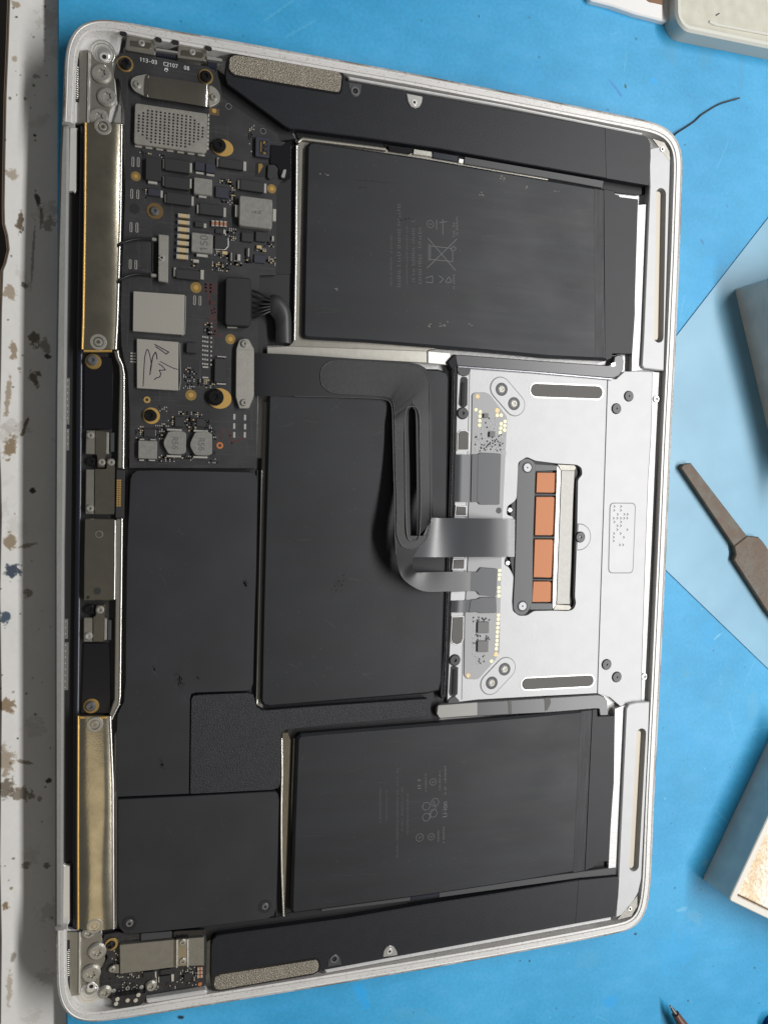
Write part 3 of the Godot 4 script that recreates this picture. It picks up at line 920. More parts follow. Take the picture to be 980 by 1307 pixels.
func shell(lap: Node3D) -> void:
	var path := eased(outline())
	var s := Shape.new()
	sweep(path, [Vector2(0.0, 5.2), Vector2(0.05, 7.6), Vector2(0.3, 9.0), Vector2(0.9, 9.9), Vector2(1.9, 10.35), Vector2(2.15, 10.18), Vector2(2.35, 10.18), Vector2(2.5, 10.3), Vector2(4.0, 10.3), Vector2(4.2, 9.95), Vector2(5.0, 9.9), Vector2(5.15, 5.5)], s)
	var m: StandardMaterial3D = mat("rim_metal", 1, 1, 1, 0.48, 0.22)
	m.albedo_color = Color.WHITE
	m.albedo_texture = rim_texture()
	var chassis := part(lap, "chassis", s, m)
	# inside floor of the case
	var fl := []
	for q in Shape.inset(path, 3.0 if Shape.area(path) > 0 else -3.0):
		fl.append(q)
	plate(chassis, "case_floor", [Vector2(-113.06,-136.74),Vector2(-101.99,-138.48),Vector2(-100.30,-163.99),Vector2(-94.85,-168.86),Vector2(-63.54,-169.45),Vector2(-0.06,-169.97),Vector2(80.00,-168.95),Vector2(108.97,-167.19),Vector2(114.66,-160.69),Vector2(114.63,-117.14),Vector2(115.44,-41.74),Vector2(116.44,38.79),Vector2(114.33,114.04),Vector2(113.01,159.10),Vector2(107.06,165.95),Vector2(87.89,167.31),Vector2(10.41,168.06),Vector2(-57.12,169.31),Vector2(-95.80,167.29),Vector2(-98.75,140.43),Vector2(-111.71,138.52)], 5.0, 5.6, M.aluminium, 0.1)
	# lid below
	var lid_path := Shape.inset(outline(), 0.6)
	var lid := plate(lap, "display_lid", lid_path, 0.2, 4.60, M.lid, 0.8)
	plate(lid, "hinge_gap", [Vector2(-116.94,-136.42),Vector2(-109.99,-137.52),Vector2(-108.73,139.44),Vector2(-116.72,138.26),Vector2(-116.98,86.75),Vector2(-117.30,5.15),Vector2(-117.32,-68.97)], 4.60 - 0.05, 4.60 + 0.06, M.deep_black, 0.02)
	plate(lap, "lid_spine", [Vector2(-119.13,-134.89),Vector2(-116.86,-135.12),Vector2(-116.82,-124.76),Vector2(-116.91,-99.30),Vector2(-117.00,-68.45),Vector2(-117.08,-21.55),Vector2(-117.23,4.84),Vector2(-116.94,58.37),Vector2(-116.72,99.21),Vector2(-116.49,136.06),Vector2(-119.02,135.69),Vector2(-119.47,85.29),Vector2(-120.16,4.84),Vector2(-120.33,-47.50),Vector2(-120.08,-91.28),Vector2(-119.52,-124.37)], 0.3, 7.9, M.lid, 0.7)
	for b in [[[Vector2(-116.76,-134.97),Vector2(-114.46,-135.07),Vector2(-114.44,-114.64),Vector2(-114.99,-113.80),Vector2(-115.73,-114.34),Vector2(-116.93,-114.18)]], [[Vector2(-116.74,114.61),Vector2(-115.93,115.12),Vector2(-114.42,115.45),Vector2(-114.25,135.11),Vector2(-114.74,136.16),Vector2(-116.71,136.01)]]]:
		plate(lap, "hinge_end_cap", b[0], 4.60 - 0.2, 4.60 + 1.8, M.silver, 0.25)
	for b in [[Vector2(-117.51,-52.66),Vector2(-116.19,-52.66),Vector2(-116.19,-36.94),Vector2(-117.51,-36.94)], [Vector2(-117.36,-35.57),Vector2(-116.19,-35.57),Vector2(-116.19,-28.21),Vector2(-117.36,-28.21)], [Vector2(-117.48,29.30),Vector2(-116.00,29.30),Vector2(-116.00,36.24),Vector2(-117.48,36.24)], [Vector2(-117.41,37.41),Vector2(-115.77,37.41),Vector2(-115.77,54.06),Vector2(-117.41,54.06)]]:
		var pad := plate(lap, "antenna_pad", b, 4.60, 4.60 + 0.5, M.foam_gray, 0.1)
		var dots := Shape.new()
		var z: float = b[0].y + 0.9
		while z < b[2].y - 0.6:
			dots.box(b[0].x + 0.7, z, 0.25, 0.5, 4.60 + 0.45, 4.60 + 0.62)
			z += 2.1
		part(pad, "dots", dots, M.solder).set_meta("kind", "stuff")
	var barrel := [Vector3(-112.54,6.30,-136.18), Vector3(-112.68,6.30,-100.23), Vector3(-112.90,6.30,-71.66), Vector3(-112.78,6.30,-5.71), Vector3(-112.85,6.30,59.07), Vector3(-112.62,6.30,111.41), Vector3(-112.37,6.30,138.24)]
	var bl := []
	for q in barrel:
		bl.append(q - Vector3(0, 0.9, 0))
	part(lap, "hinge_barrel", Shape.new().tube(bl, 1.25, 16), M.navy_black)
	plate(lap, "hinge_bay", [Vector2(-112.05,-136.98),Vector2(-100.23,-138.84),Vector2(-97.22,-57.02),Vector2(-96.30,60.03),Vector2(-100.58,70.85),Vector2(-99.77,141.18),Vector2(-111.92,139.37),Vector2(-112.41,59.06),Vector2(-112.17,-21.69)], 4.9, 6.40, M.black, 0.1)

	# front end of the case: raised ledges with the long magnet slots, corner pockets
	for e in [[[Vector2(102.97,-159.02),Vector2(104.97,-159.94),Vector2(109.42,-161.23),Vector2(113.41,-157.40),Vector2(113.94,-125.65),Vector2(114.58,-80.64),Vector2(114.75,-69.95),Vector2(105.02,-70.26),Vector2(104.02,-71.48),Vector2(104.19,-83.06),Vector2(104.10,-144.09)], [Vector2(109.66,-141.99), Vector2(111.48,-83.64)], Vector2(109.12,-159.80), [Vector2(104.38,-163.44),Vector2(110.06,-162.73),Vector2(112.69,-159.49),Vector2(113.09,-155.43)]],
			[[Vector2(103.57,72.64),Vector2(104.82,70.87),Vector2(108.24,70.24),Vector2(115.02,70.30),Vector2(115.15,92.01),Vector2(114.97,119.32),Vector2(114.82,147.51),Vector2(113.56,153.56),Vector2(110.29,158.64),Vector2(106.59,162.26),Vector2(102.77,163.09),Vector2(103.29,146.04)], [Vector2(111.51,83.94), Vector2(110.81,141.49)], Vector2(109.46,159.91), [Vector2(103.55,164.03),Vector2(113.00,154.84),Vector2(113.23,159.54),Vector2(110.31,163.62)]]]:
		var a: Vector2 = e[1][0]
		var b: Vector2 = e[1][1]
		var slot := stadium(a, b, 2.35)
		var ledge := plate(chassis, "front_ledge", e[0], 5.5, 9.55, M.front_plate, 0.35, 0.0, [slot])
		plate(ledge, "slot_floor", slot, 5.6, 6.2, M.aluminium, 0.0)
		plate(ledge, "magnet_strip", stadium(a + Vector2(-0.9, 0), b + Vector2(-0.9, 0), 1.25), 6.2, 8.8, M.magnet, 0.2)
		plate(ledge, "corner_pocket", e[3], 9.2, 9.62, M.shield, 0.03)
		ring(ledge, "pocket_hole", e[2], 0.55, 1.0, 9.55, 9.95, M.silver)
		disc(ledge, "hole", e[2], 0.56, 9.5, 9.66, M.deep_black, 0.0)
	# screw tabs that reach in from the long rims
	for e in [[[Vector2(-1.65,-163.56),Vector2(-0.95,-160.57),Vector2(0.16,-159.06),Vector2(2.01,-158.74),Vector2(3.82,-159.66),Vector2(4.62,-161.49),Vector2(4.77,-163.50)], Vector2(1.48,-160.69)], [[Vector2(-1.15,163.72),Vector2(-0.91,161.26),Vector2(0.16,159.80),Vector2(1.75,159.54),Vector2(3.37,160.36),Vector2(4.54,162.27),Vector2(4.91,163.89)], Vector2(1.49,161.63)]]:
		plate(chassis, "rim_tab", e[0], 8.0, 10.1, M.bright, 0.25, 0.5)
		ring(chassis, "tab_thread", e[1], 0.55, 1.1, 10.0, 10.3, M.silver)
		disc(chassis, "tab_hole", e[1], 0.56, 10.0, 10.12, M.black, 0.0)
	# ribs of the case beside the speaker grilles
	for e in [[Vector2(-24.21,-165.95),Vector2(-23.05,-165.88),Vector2(36.49,-166.03),Vector2(99.23,-164.85),Vector2(99.27,-163.92),Vector2(36.53,-165.01),Vector2(-23.31,-164.87)], [Vector2(-23.97,165.09),Vector2(21.93,164.00),Vector2(100.16,162.32),Vector2(100.22,163.52),Vector2(21.97,165.29),Vector2(-23.63,166.37)], [Vector2(-88.57,165.05),Vector2(-68.26,165.26),Vector2(-67.41,166.14),Vector2(-67.95,166.92),Vector2(-87.75,166.77),Vector2(-88.56,166.20)]]:
		plate(chassis, "inner_rib", e, 6.0, 10.15, M.aluminium, 0.35)

# ---------- along the hinge
func hinge_strip(lap: Node3D) -> void:
	var top := 8.80
	for e in [[Vector3(-111.49,8.80,-136.04), Vector3(-100.87,8.80,-137.33), Vector3(-111.42,8.80,-104.77), Vector3(-100.87,8.80,-106.06), Vector3(-111.59,8.80,-71.31), Vector3(-101.47,8.80,-72.17), Vector3(-111.79,8.80,-61.96), Vector3(-101.87,8.80,-62.70)],
			[Vector3(-111.85,8.80,62.04), Vector3(-102.21,8.80,62.79), Vector3(-111.70,8.80,85.59), Vector3(-101.05,8.80,86.55), Vector3(-111.52,8.80,110.31), Vector3(-100.69,8.80,111.59), Vector3(-111.22,8.80,136.80), Vector3(-100.21,8.80,138.43)]]:
		var cover := ribbon(lap, "hinge_cover", e, 0.5, M.cover_steel, 4, 13, 0.75)
		var l := []
		var r := []
		for i in range(0, e.size(), 2):
			l.append(e[i] + Vector3(-0.25, 0.05, 0))
			r.append(e[i + 1] + Vector3(0.35, -0.05, 0))
		part(cover, "gold_edge", Shape.new().tube(l, 0.36), M.gold)
		part(cover, "folded_lip", Shape.new().tube(r, 0.42), M.bright)
		var skirt := []
		for i in range(0, e.size(), 2):
			skirt.append(e[i + 1] + Vector3(0.35, 0, 0))
		var rows := []
		for q in skirt:
			rows.append([q, Vector3(q.x + 0.2, 6.3, q.z)])
		part(cover, "side_wall", Shape.new().grid(rows, Vector3(1, 0, 0)), M.steel)
	for e in [[Vector2(-106.26,-135.34), 0], [Vector2(-106.98,-64.67), 0], [Vector2(-106.75,65.23), 1], [Vector2(-106.02,136.03), 1]]:
		var cv: Node = lap.get_node("hinge_cover" if e[1] == 0 else "hinge_cover_001")
		ring(cv, "screw_boss", e[0], 1.75, 2.7, 8.9, 9.75, M.pale_steel, 0.2)
		screw(cv, e[0], 1.6, 8.7, 9.7, M.pale_steel)
	plate(lap.get_node("hinge_cover"), "gold_tab", [Vector2(-111.62,-61.84),Vector2(-102.61,-62.51),Vector2(-102.73,-61.72),Vector2(-111.61,-61.06)], 8.2, 9.3, M.gold, 0.15)
	plate(lap.get_node("hinge_cover_001"), "gold_tab", [Vector2(-111.67,62.19),Vector2(-102.85,62.75),Vector2(-102.84,63.57),Vector2(-111.66,63.00)], 8.2, 9.3, M.gold, 0.15)

	for e in [[Vector2(-101.97,-62.14),Vector2(-101.63,-60.06),Vector2(-100.42,-57.39),Vector2(-100.13,-53.85),Vector2(-100.32,-37.98),Vector2(-100.44,-22.70),Vector2(-98.34,-22.63),Vector2(-98.36,-40.73),Vector2(-98.47,-54.49),Vector2(-99.04,-57.61),Vector2(-100.25,-60.16),Vector2(-100.58,-62.24)], [Vector2(-100.57,-5.47),Vector2(-100.64,10.11),Vector2(-100.63,26.31),Vector2(-100.60,53.52),Vector2(-100.61,57.08),Vector2(-101.30,59.23),Vector2(-102.13,62.19),Vector2(-101.04,63.90),Vector2(-100.22,61.90),Vector2(-98.70,58.84),Vector2(-98.43,55.29),Vector2(-98.47,26.36),Vector2(-98.48,10.12),Vector2(-98.54,-5.49)]]:
		var rail := plate(lap, "hinge_rail", e, 6.3, 9.0, M.steel, 0.3)
		var edge := []
		var k: int = e.size() / 2
		for i in range(k, e.size()):
			edge.append(Vector3(e[i].x - 0.3, 8.95, e[i].y))
		part(rail, "polished_edge", Shape.new().tube(edge, 0.36), M.bright)

	for e in [[[Vector2(-111.34,-59.59),Vector2(-102.66,-60.22),Vector2(-102.39,-36.65),Vector2(-102.76,-35.84),Vector2(-111.23,-35.46)], Vector2(-108.60,-58.32), Vector2(-108.89,-58.66)], [[Vector2(-110.65,37.43),Vector2(-102.95,37.70),Vector2(-102.43,39.09),Vector2(-101.86,55.55),Vector2(-101.65,62.44),Vector2(-111.30,61.83),Vector2(-111.10,56.12)], Vector2(-108.08,59.24), Vector2(-108.25,59.14)]]:
		var c := plate(lap, "hinge_flex_cover", e[0], 6.3, 7.4, M.gloss_black, 0.2)
		ring(c, "gold_washer", e[1], 1.2, 2.6, 7.3, 8.0, M.brass, 0.25)
		screw(c, e[2], 1.75, 7.9, 9.1, M.screw_gray)
	# small stiffeners right of the flex covers
	plate(lap, "cable_guide", [Vector2(-103.02,-34.78),Vector2(-101.50,-34.85),Vector2(-101.43,-28.17),Vector2(-102.94,-28.12)], 6.3, 7.4, M.rubber, 0.2)
	plate(lap, "cable_guide", [Vector2(-103.06,29.60),Vector2(-101.53,29.64),Vector2(-101.58,36.75),Vector2(-103.11,36.69)], 6.3, 7.4, M.rubber, 0.2)

	var b1 := plate(lap, "hinge_bracket", [Vector2(-110.55,-35.18),Vector2(-107.58,-35.18),Vector2(-107.62,-27.12),Vector2(-110.72,-27.14)], 6.4, 8.0, M.steel, 0.2, 0.4)
	plate(b1, "raised_plate", [Vector2(-107.60,-35.21),Vector2(-104.32,-35.18),Vector2(-104.35,-27.23),Vector2(-104.55,-22.71),Vector2(-106.80,-22.64),Vector2(-106.97,-26.87),Vector2(-107.59,-26.98)], 6.4, 8.5, M.dark_steel, 0.25, 0.5)
	plate(b1, "folded_lip", [Vector2(-104.31,-34.93),Vector2(-103.33,-34.71),Vector2(-103.38,-27.41),Vector2(-104.33,-27.24)], 6.4, 7.9, M.pale_steel, 0.25)
	screw(b1, Vector2(-109.28,-33.52), 1.3, 7.9, 8.7, M.pale_steel)
	screw(b1, Vector2(-105.56,-24.54), 1.25, 8.4, 9.2, M.pale_steel)
	screw(lap, Vector2(-108.87,-24.70), 1.6, 6.4, 8.0, M.screw_black)
	var b2 := plate(lap, "hinge_bracket", [Vector2(-110.54,-22.00),Vector2(-107.69,-22.09),Vector2(-107.66,-6.81),Vector2(-110.57,-6.90)], 6.4, 8.1, M.steel, 0.2, 0.4)
	plate(b2, "raised_plate", [Vector2(-107.63,-22.22),Vector2(-103.91,-22.25),Vector2(-103.88,-25.92),Vector2(-101.44,-26.00),Vector2(-101.28,-22.28),Vector2(-101.23,-7.33),Vector2(-101.60,-6.87),Vector2(-107.57,-6.79)], 6.4, 8.6, M.dark_steel, 0.25, 0.5)
	screw(b2, Vector2(-109.16,-8.79), 1.35, 8.0, 8.8, M.pale_steel)
	screw(b2, Vector2(-102.56,-24.63), 1.25, 8.5, 9.2, M.pale_steel)
	var b3 := plate(lap, "hinge_bracket", [Vector2(-110.58,-5.35),Vector2(-100.96,-5.32),Vector2(-100.90,10.13),Vector2(-100.89,22.69),Vector2(-110.66,22.63),Vector2(-110.68,10.07)], 6.4, 8.8, M.dark_steel, 0.35, 0.6)
	part(b3, "polished_edge", Shape.new().tube([Vector3(-101.03,8.75,-4.92), Vector3(-100.96,8.75,10.14), Vector3(-100.97,8.75,22.29)], 0.3), M.bright)
	ring(b3, "stamped_ring", Vector2(-106.09,-0.07), 0.95, 1.3, 8.7, 8.95, M.steel)
	disc(b3, "dark_plug", Vector2(-106.44,19.34), 1.25, 8.7, 8.86, M.chip_black)
	disc(b3, "hole", Vector2(-109.39,21.43), 0.6, 8.7, 8.85, M.deep_black)
	var b4 := plate(lap, "hinge_bracket", [Vector2(-110.74,28.54),Vector2(-107.81,28.61),Vector2(-107.78,36.99),Vector2(-110.73,36.83)], 6.4, 8.0, M.steel, 0.2, 0.4)
	plate(b4, "raised_plate", [Vector2(-107.70,28.23),Vector2(-106.85,27.85),Vector2(-106.69,24.09),Vector2(-103.84,24.15),Vector2(-104.00,28.47),Vector2(-104.16,36.99),Vector2(-107.63,36.95)], 6.4, 8.5, M.dark_steel, 0.25, 0.5)
	plate(b4, "folded_lip", [Vector2(-104.22,28.81),Vector2(-103.26,29.10),Vector2(-103.30,36.43),Vector2(-104.24,36.67)], 6.4, 7.9, M.pale_steel, 0.25)
	screw(b4, Vector2(-109.10,34.84), 1.35, 7.9, 8.8, M.bright)
	screw(b4, Vector2(-105.53,25.83), 1.4, 8.4, 9.2, M.pale_steel)
	screw(lap, Vector2(-108.86,25.79), 1.8, 6.4, 8.0, M.screw_black)

	var con := plate(lap, "display_connector", [Vector2(-100.84,-22.29),Vector2(-98.00,-22.24),Vector2(-98.06,-5.46),Vector2(-100.98,-5.70)], 6.4, 8.4, M.chip_black, 0.2, 0.4)
	var pins := Shape.new()
	for i in 15:
		for j in 2:
			var q: Vector2 = Vector2(-100.29,-18.57)
			var w: Vector2 = Vector2(-100.31,-9.87)
			var c2 := q.lerp(w, i / 14.0)
			pins.box(c2.x + j * 0.75, c2.y, 0.62, 0.42, 8.3, 8.62)
	part(con, "pin", pins, M.gold).set_meta("kind", "stuff")

# ---------- the two corners by the hinge
func corners(lap: Node3D) -> void:
	# far corner
	plate(lap, "corner_block", [Vector2(-117.53,-136.03),Vector2(-117.26,-160.23),Vector2(-115.86,-164.50),Vector2(-112.53,-167.90),Vector2(-102.31,-170.12),Vector2(-99.81,-168.56),Vector2(-101.71,-161.57),Vector2(-102.85,-153.20),Vector2(-102.02,-145.15),Vector2(-101.94,-138.23)], 5.0, 7.0, M.aluminium, 0.3)
	var a := plate(lap, "hinge_plate", [Vector2(-113.85,-136.01),Vector2(-113.82,-159.45),Vector2(-111.18,-160.18),Vector2(-110.57,-159.04),Vector2(-103.86,-158.74),Vector2(-102.93,-152.29),Vector2(-102.48,-145.22),Vector2(-104.17,-141.88),Vector2(-104.85,-137.43)], 6.5, 7.9, M.steel, 0.2)
	plate(a, "ridge", [Vector2(-111.13,-159.13),Vector2(-110.40,-159.01),Vector2(-110.54,-136.28),Vector2(-111.26,-136.16)], 7.8, 8.6, M.bright, 0.25)
	plate(a, "spring_slot", [Vector2(-115.09,-158.62),Vector2(-114.01,-159.32),Vector2(-113.98,-143.17),Vector2(-114.95,-143.02)], 6.9, 7.25, M.deep_black, 0.0)
	spring(a, Vector2(-114.53,-153.74), Vector2(-114.51,-143.66))
	for e in [[Vector2(-106.97,-152.93), 3.1], [Vector2(-105.13,-145.65), 3.1], [Vector2(-107.64,-138.69), 3.0]]:
		screw(a, e[0], e[1], 7.8, 9.0, M.pale_steel)
	boss(lap, Vector2(-106.78,-160.43), Vector2(-106.15,-158.27), 4.4)
	plate(lap, "wedge", [Vector2(-101.46,-144.40),Vector2(-100.83,-143.73),Vector2(-100.76,-137.86),Vector2(-103.11,-137.49)], 5.5, 8.3, M.bright, 0.6)
	# near corner
	plate(lap, "corner_block", [Vector2(-116.54,137.38),Vector2(-116.49,158.33),Vector2(-115.69,163.52),Vector2(-112.35,167.50),Vector2(-105.66,169.28),Vector2(-95.73,169.36),Vector2(-99.51,161.24),Vector2(-102.22,151.68),Vector2(-103.91,139.53)], 5.0, 7.0, M.aluminium, 0.3)
	var b := plate(lap, "hinge_plate", [Vector2(-115.32,137.92),Vector2(-104.24,139.57),Vector2(-102.23,147.21),Vector2(-104.22,153.67),Vector2(-104.30,158.75),Vector2(-110.32,158.85),Vector2(-111.07,161.26),Vector2(-114.87,161.16)], 6.5, 7.9, M.steel, 0.2)
	plate(b, "ridge", [Vector2(-111.23,138.17),Vector2(-110.52,138.28),Vector2(-110.39,160.13),Vector2(-111.10,160.29)], 7.8, 8.6, M.bright, 0.25)
	plate(b, "spring_slot", [Vector2(-115.42,140.68),Vector2(-114.16,140.88),Vector2(-114.01,158.22),Vector2(-115.14,158.59)], 7.7, 7.96, M.deep_black, 0.0)
	spring(b, Vector2(-114.62,144.03), Vector2(-114.61,153.79))
	for e in [[Vector2(-108.03,138.95), 2.2], [Vector2(-105.19,146.07), 3.1], [Vector2(-107.08,153.68), 3.2]]:
		screw(b, e[0], e[1], 7.8, 9.0, M.pale_steel)
	boss(lap, Vector2(-107.70,161.16), Vector2(-106.96,158.04), 4.2)
	screw(lap, Vector2(-102.55,161.34), 2.4, 6.5, 8.7, M.pale_steel)

func spring(par: Node, a: Vector2, b: Vector2) -> void:
	var pts := []
	for i in 181:
		var t := i / 180.0
		var c := a.lerp(b, t)
		pts.append(Vector3(c.x + sin(t * TAU * 14.0) * 0.45, 7.9 + cos(t * TAU * 14.0) * 0.45, c.y))
	part(par, "spring", Shape.new().tube(pts, 0.2, 5), M.bright)

# turned cone of bare metal round a threaded hole
func boss(lap: Node3D, c: Vector2, hole: Vector2, r: float) -> void:
	var s := Shape.new()
	var rows := []
	for e in [[1.0, 7.0], [0.92, 7.5], [0.86, 7.45], [0.74, 8.0], [0.68, 7.95], [0.52, 8.4], [0.46, 8.35], [0.3, 8.6], [0.02, 8.65]]:
		var row := []
		for k in 33:
			var q := c.lerp(hole, 1.0 - e[0]) + Vector2(r * e[0], 0).rotated(TAU * k / 32)
			row.append(Vector3(q.x, e[1], q.y))
		rows.append(row)
	for i in rows.size() - 1:
		s.grid([rows[i], rows[i + 1]], Vector3.UP)
	var o := part(lap, "turned_boss", s, M.bright)
	disc(o, "hole", hole, 0.75, 8.4, 8.75, M.black, 0.05)
	ring(o, "thread", hole, 0.75, 1.5, 8.4, 8.9, M.silver, 0.2)

# ---------- sockets, their brackets and board at the far hinge corner
func ports(lap: Node3D) -> void:
	for e in [[[Vector2(-99.35,-166.03),Vector2(-98.25,-166.75),Vector2(-91.52,-167.13),Vector2(-90.76,-166.50),Vector2(-89.85,-164.88),Vector2(-89.94,-161.78),Vector2(-99.67,-161.79)], Vector2(-94.48,-164.50), [Vector2(-97.97,-164.94),Vector2(-91.24,-165.30),Vector2(-91.47,-163.35),Vector2(-98.07,-163.14)], [Vector2(-100.65,-166.00), Vector2(-99.79,-165.99)], [Vector2(-89.50,-166.20), Vector2(-88.74,-166.09)]],
			[[Vector2(-82.75,-166.32),Vector2(-81.61,-167.05),Vector2(-74.36,-167.22),Vector2(-73.57,-166.59),Vector2(-73.02,-164.86),Vector2(-73.37,-162.70),Vector2(-83.08,-162.25)], Vector2(-78.06,-164.60), [Vector2(-81.59,-164.91),Vector2(-74.09,-165.24),Vector2(-74.32,-163.37),Vector2(-81.82,-163.05)], [Vector2(-84.07,-166.32), Vector2(-83.18,-166.31)], [Vector2(-73.27,-166.39), Vector2(-72.36,-166.30)]]]:
		var b := plate(lap, "port_bracket", e[0], 6.5, 9.0, M.steel, 0.3, 0.6)
		plate(b, "raised_band", e[2], 8.9, 9.5, M.dark_steel, 0.3, 0.5)
		screw(b, e[1], 1.05, 9.4, 9.9, M.bright)
		for k in [3, 4]:
			plate(b, "rim_slot", stadium(e[k][0], e[k][1], 0.75), 10.2, 10.4, M.deep_black, 0.0)
	plate(lap, "port_housing", [Vector2(-89.98,-164.91),Vector2(-82.84,-164.93),Vector2(-83.06,-162.30),Vector2(-89.94,-162.08)], 6.0, 8.2, M.navy_black, 0.3)
	plate(lap, "port_housing", [Vector2(-72.71,-164.43),Vector2(-69.53,-163.96),Vector2(-69.75,-161.02),Vector2(-73.18,-161.46)], 6.0, 8.0, M.navy_black, 0.3)
	plate(lap, "port_rib", [Vector2(-89.97,-163.80),Vector2(-82.87,-163.95),Vector2(-82.86,-163.31),Vector2(-89.95,-163.03)], 7.5, 9.8, M.bright, 0.3)
	plate(lap, "port_rib", [Vector2(-73.32,-164.14),Vector2(-68.07,-164.17),Vector2(-68.05,-163.26),Vector2(-73.30,-163.10)], 7.5, 9.8, M.bright, 0.3)

func smd(par: Node, called: String, list: Array, w: float, d: float, h: float, y: float, m: Material) -> void:
	var s := Shape.new()
	for q in list:
		s.box(q.x, q.y, w, d, y, y + h)
	var o := part(par, called, s, m)
	o.set_meta("kind", "stuff")

func chip(b: Node, called: String, p: Array, h: float, m: Material, caps := [], ch := 0.15, r := 0.25) -> MeshInstance3D:
	var o := plate(b, called, p, 8.00 - 0.02, 8.00 + h, m, ch, r)
	for c in caps:
		plate(b, "solder_terminal", c, 8.00, 8.00 + h * 0.55, M.solder, 0.1)
	return o

# ---------- the main circuit board
func logic_board(lap: Node3D) -> void:
	var bm := mat("board", 1, 1, 1, 0.42)
	bm.albedo_color = Color.WHITE
	bm.albedo_texture = board_texture(111, 512, 1280, Color(0.2, 0.2, 0.208), Color(0.27, 0.27, 0.275))
	var y := 8.00
	var b := plate(lap, "logic_board", [Vector2(-101.67,-160.66),Vector2(-98.96,-161.67),Vector2(-89.93,-161.77),Vector2(-79.42,-161.59),Vector2(-72.63,-161.50),Vector2(-69.70,-160.17),Vector2(-68.58,-156.93),Vector2(-67.69,-152.05),Vector2(-57.90,-146.97),Vector2(-48.17,-142.55),Vector2(-47.28,-140.24),Vector2(-43.36,-140.01),Vector2(-43.44,-131.23),Vector2(-48.32,-123.71),Vector2(-47.96,-107.29),Vector2(-47.80,-93.24),Vector2(-53.64,-92.51),Vector2(-53.94,-87.11),Vector2(-53.66,-73.62),Vector2(-53.46,-56.99),Vector2(-53.40,-40.26),Vector2(-53.35,-24.00),Vector2(-96.75,-22.82),Vector2(-96.56,-38.22),Vector2(-97.66,-55.46),Vector2(-98.85,-59.35),Vector2(-99.79,-64.56),Vector2(-100.17,-75.05),Vector2(-99.85,-90.80),Vector2(-99.32,-109.10),Vector2(-99.04,-127.26),Vector2(-99.72,-142.60),Vector2(-101.57,-152.27),Vector2(-103.06,-152.78),Vector2(-102.38,-158.50)], 6.9, y, bm, 0.12, 0.3)
	# strap over the port cable
	var strap := ribbon(b, "cable_strap", [Vector3(-92.85,9.40,-154.52), Vector3(-92.88,9.40,-147.33), Vector3(-91.59,10.00,-154.19), Vector3(-91.99,10.00,-146.95), Vector3(-83.24,10.00,-154.36), Vector3(-83.38,10.00,-147.09), Vector3(-74.21,10.00,-154.49), Vector3(-74.34,10.00,-147.01), Vector3(-72.21,9.40,-154.72), Vector3(-72.48,9.40,-147.19)], 0.4, M.dark_steel, 4, 7, 0.35)
	plate(strap, "ear", rr([Vector2(-92.79,-154.85),Vector2(-92.61,-154.63),Vector2(-92.81,-147.45),Vector2(-96.53,-148.70),Vector2(-97.80,-150.40),Vector2(-97.58,-152.48),Vector2(-96.10,-153.64)], 1.0), 8.2, 9.2, M.pale_steel, 0.2)
	plate(strap, "ear", rr([Vector2(-72.32,-155.02),Vector2(-69.94,-154.25),Vector2(-68.45,-152.26),Vector2(-68.54,-150.13),Vector2(-70.10,-148.55),Vector2(-72.45,-147.24)], 1.0), 8.2, 9.2, M.pale_steel, 0.2)
	part(strap, "bright_fold", Shape.new().tube([Vector3(-73.16,9.95,-154.43), Vector3(-73.43,9.95,-147.11)], 0.3), M.bright)
	part(strap, "bright_fold", Shape.new().tube([Vector3(-92.22,9.90,-154.18), Vector3(-92.37,9.90,-147.06)], 0.25), M.steel)
	screw(strap, Vector2(-95.71,-150.90), 1.25, 9.1, 9.9, M.pale_steel)
	screw(strap, Vector2(-70.72,-150.87), 1.25, 9.1, 9.9, M.pale_steel)
	for e in [[Vector2(-99.62,-157.48), Vector2(-99.52,-157.32), 2.6], [Vector2(-73.42,-157.88), Vector2(-73.45,-157.63), 2.5]]:
		ring(b, "gold_ring", e[0], 2.0, e[2], y, y + 0.35, M.brass)
		screw(b, e[1], 1.95, y, y + 1.5, M.screw_black)
	lettering(b, "board_print", "113-03  C2107  08", Vector2(-86.98,-159.80), 1.25, y + 0.02, -0.01, M.white_print, "Droid Sans Mono", 0.92)
	var mark := Shape.new()
	mark.stroke([Vector2(-86.95,-157.66), Vector2(-86.71,-158.61), Vector2(-86.45,-158.00), Vector2(-86.12,-158.63), Vector2(-85.93,-157.84)], 0.22, y + 0.02)
	mark.stroke([Vector2(-86.49,-157.48), Vector2(-86.23,-157.42)], 0.22, y + 0.02)
	part(b, "printed_mark", mark, M.white_print)

	# perforated shield
	var sp: Array = [Vector2(-95.97,-144.68),Vector2(-72.71,-144.96),Vector2(-72.56,-132.87),Vector2(-73.53,-131.41),Vector2(-96.30,-131.29),Vector2(-96.48,-132.16),Vector2(-96.31,-143.98)]
	var sh := plate(b, "perforated_shield", rr(sp, 0.8), y, 9.6, M.shield, 0.25)
	var holes := Shape.new()
	for i in 16:
		for j in 11:
			if i + j < 2 or i + (10 - j) < 3 or (15 - i) + j < 3 or (15 - i) + (10 - j) < 4:
				continue
			var q: Vector2 = Vector2(-94.95,-142.80)
			var w: Vector2 = Vector2(-74.12,-143.03)
			var u: Vector2 = Vector2(-95.19,-132.61)
			var c := q + (w - q) * (i / 15.0) + (u - q) * (j / 10.0) + (w - q) * 0.0
			holes.cap(circ(c, 0.36, 10), 9.615)
	part(sh, "vent_hole", holes, M.deep_black).set_meta("kind", "stuff")
	var pads := Shape.new()
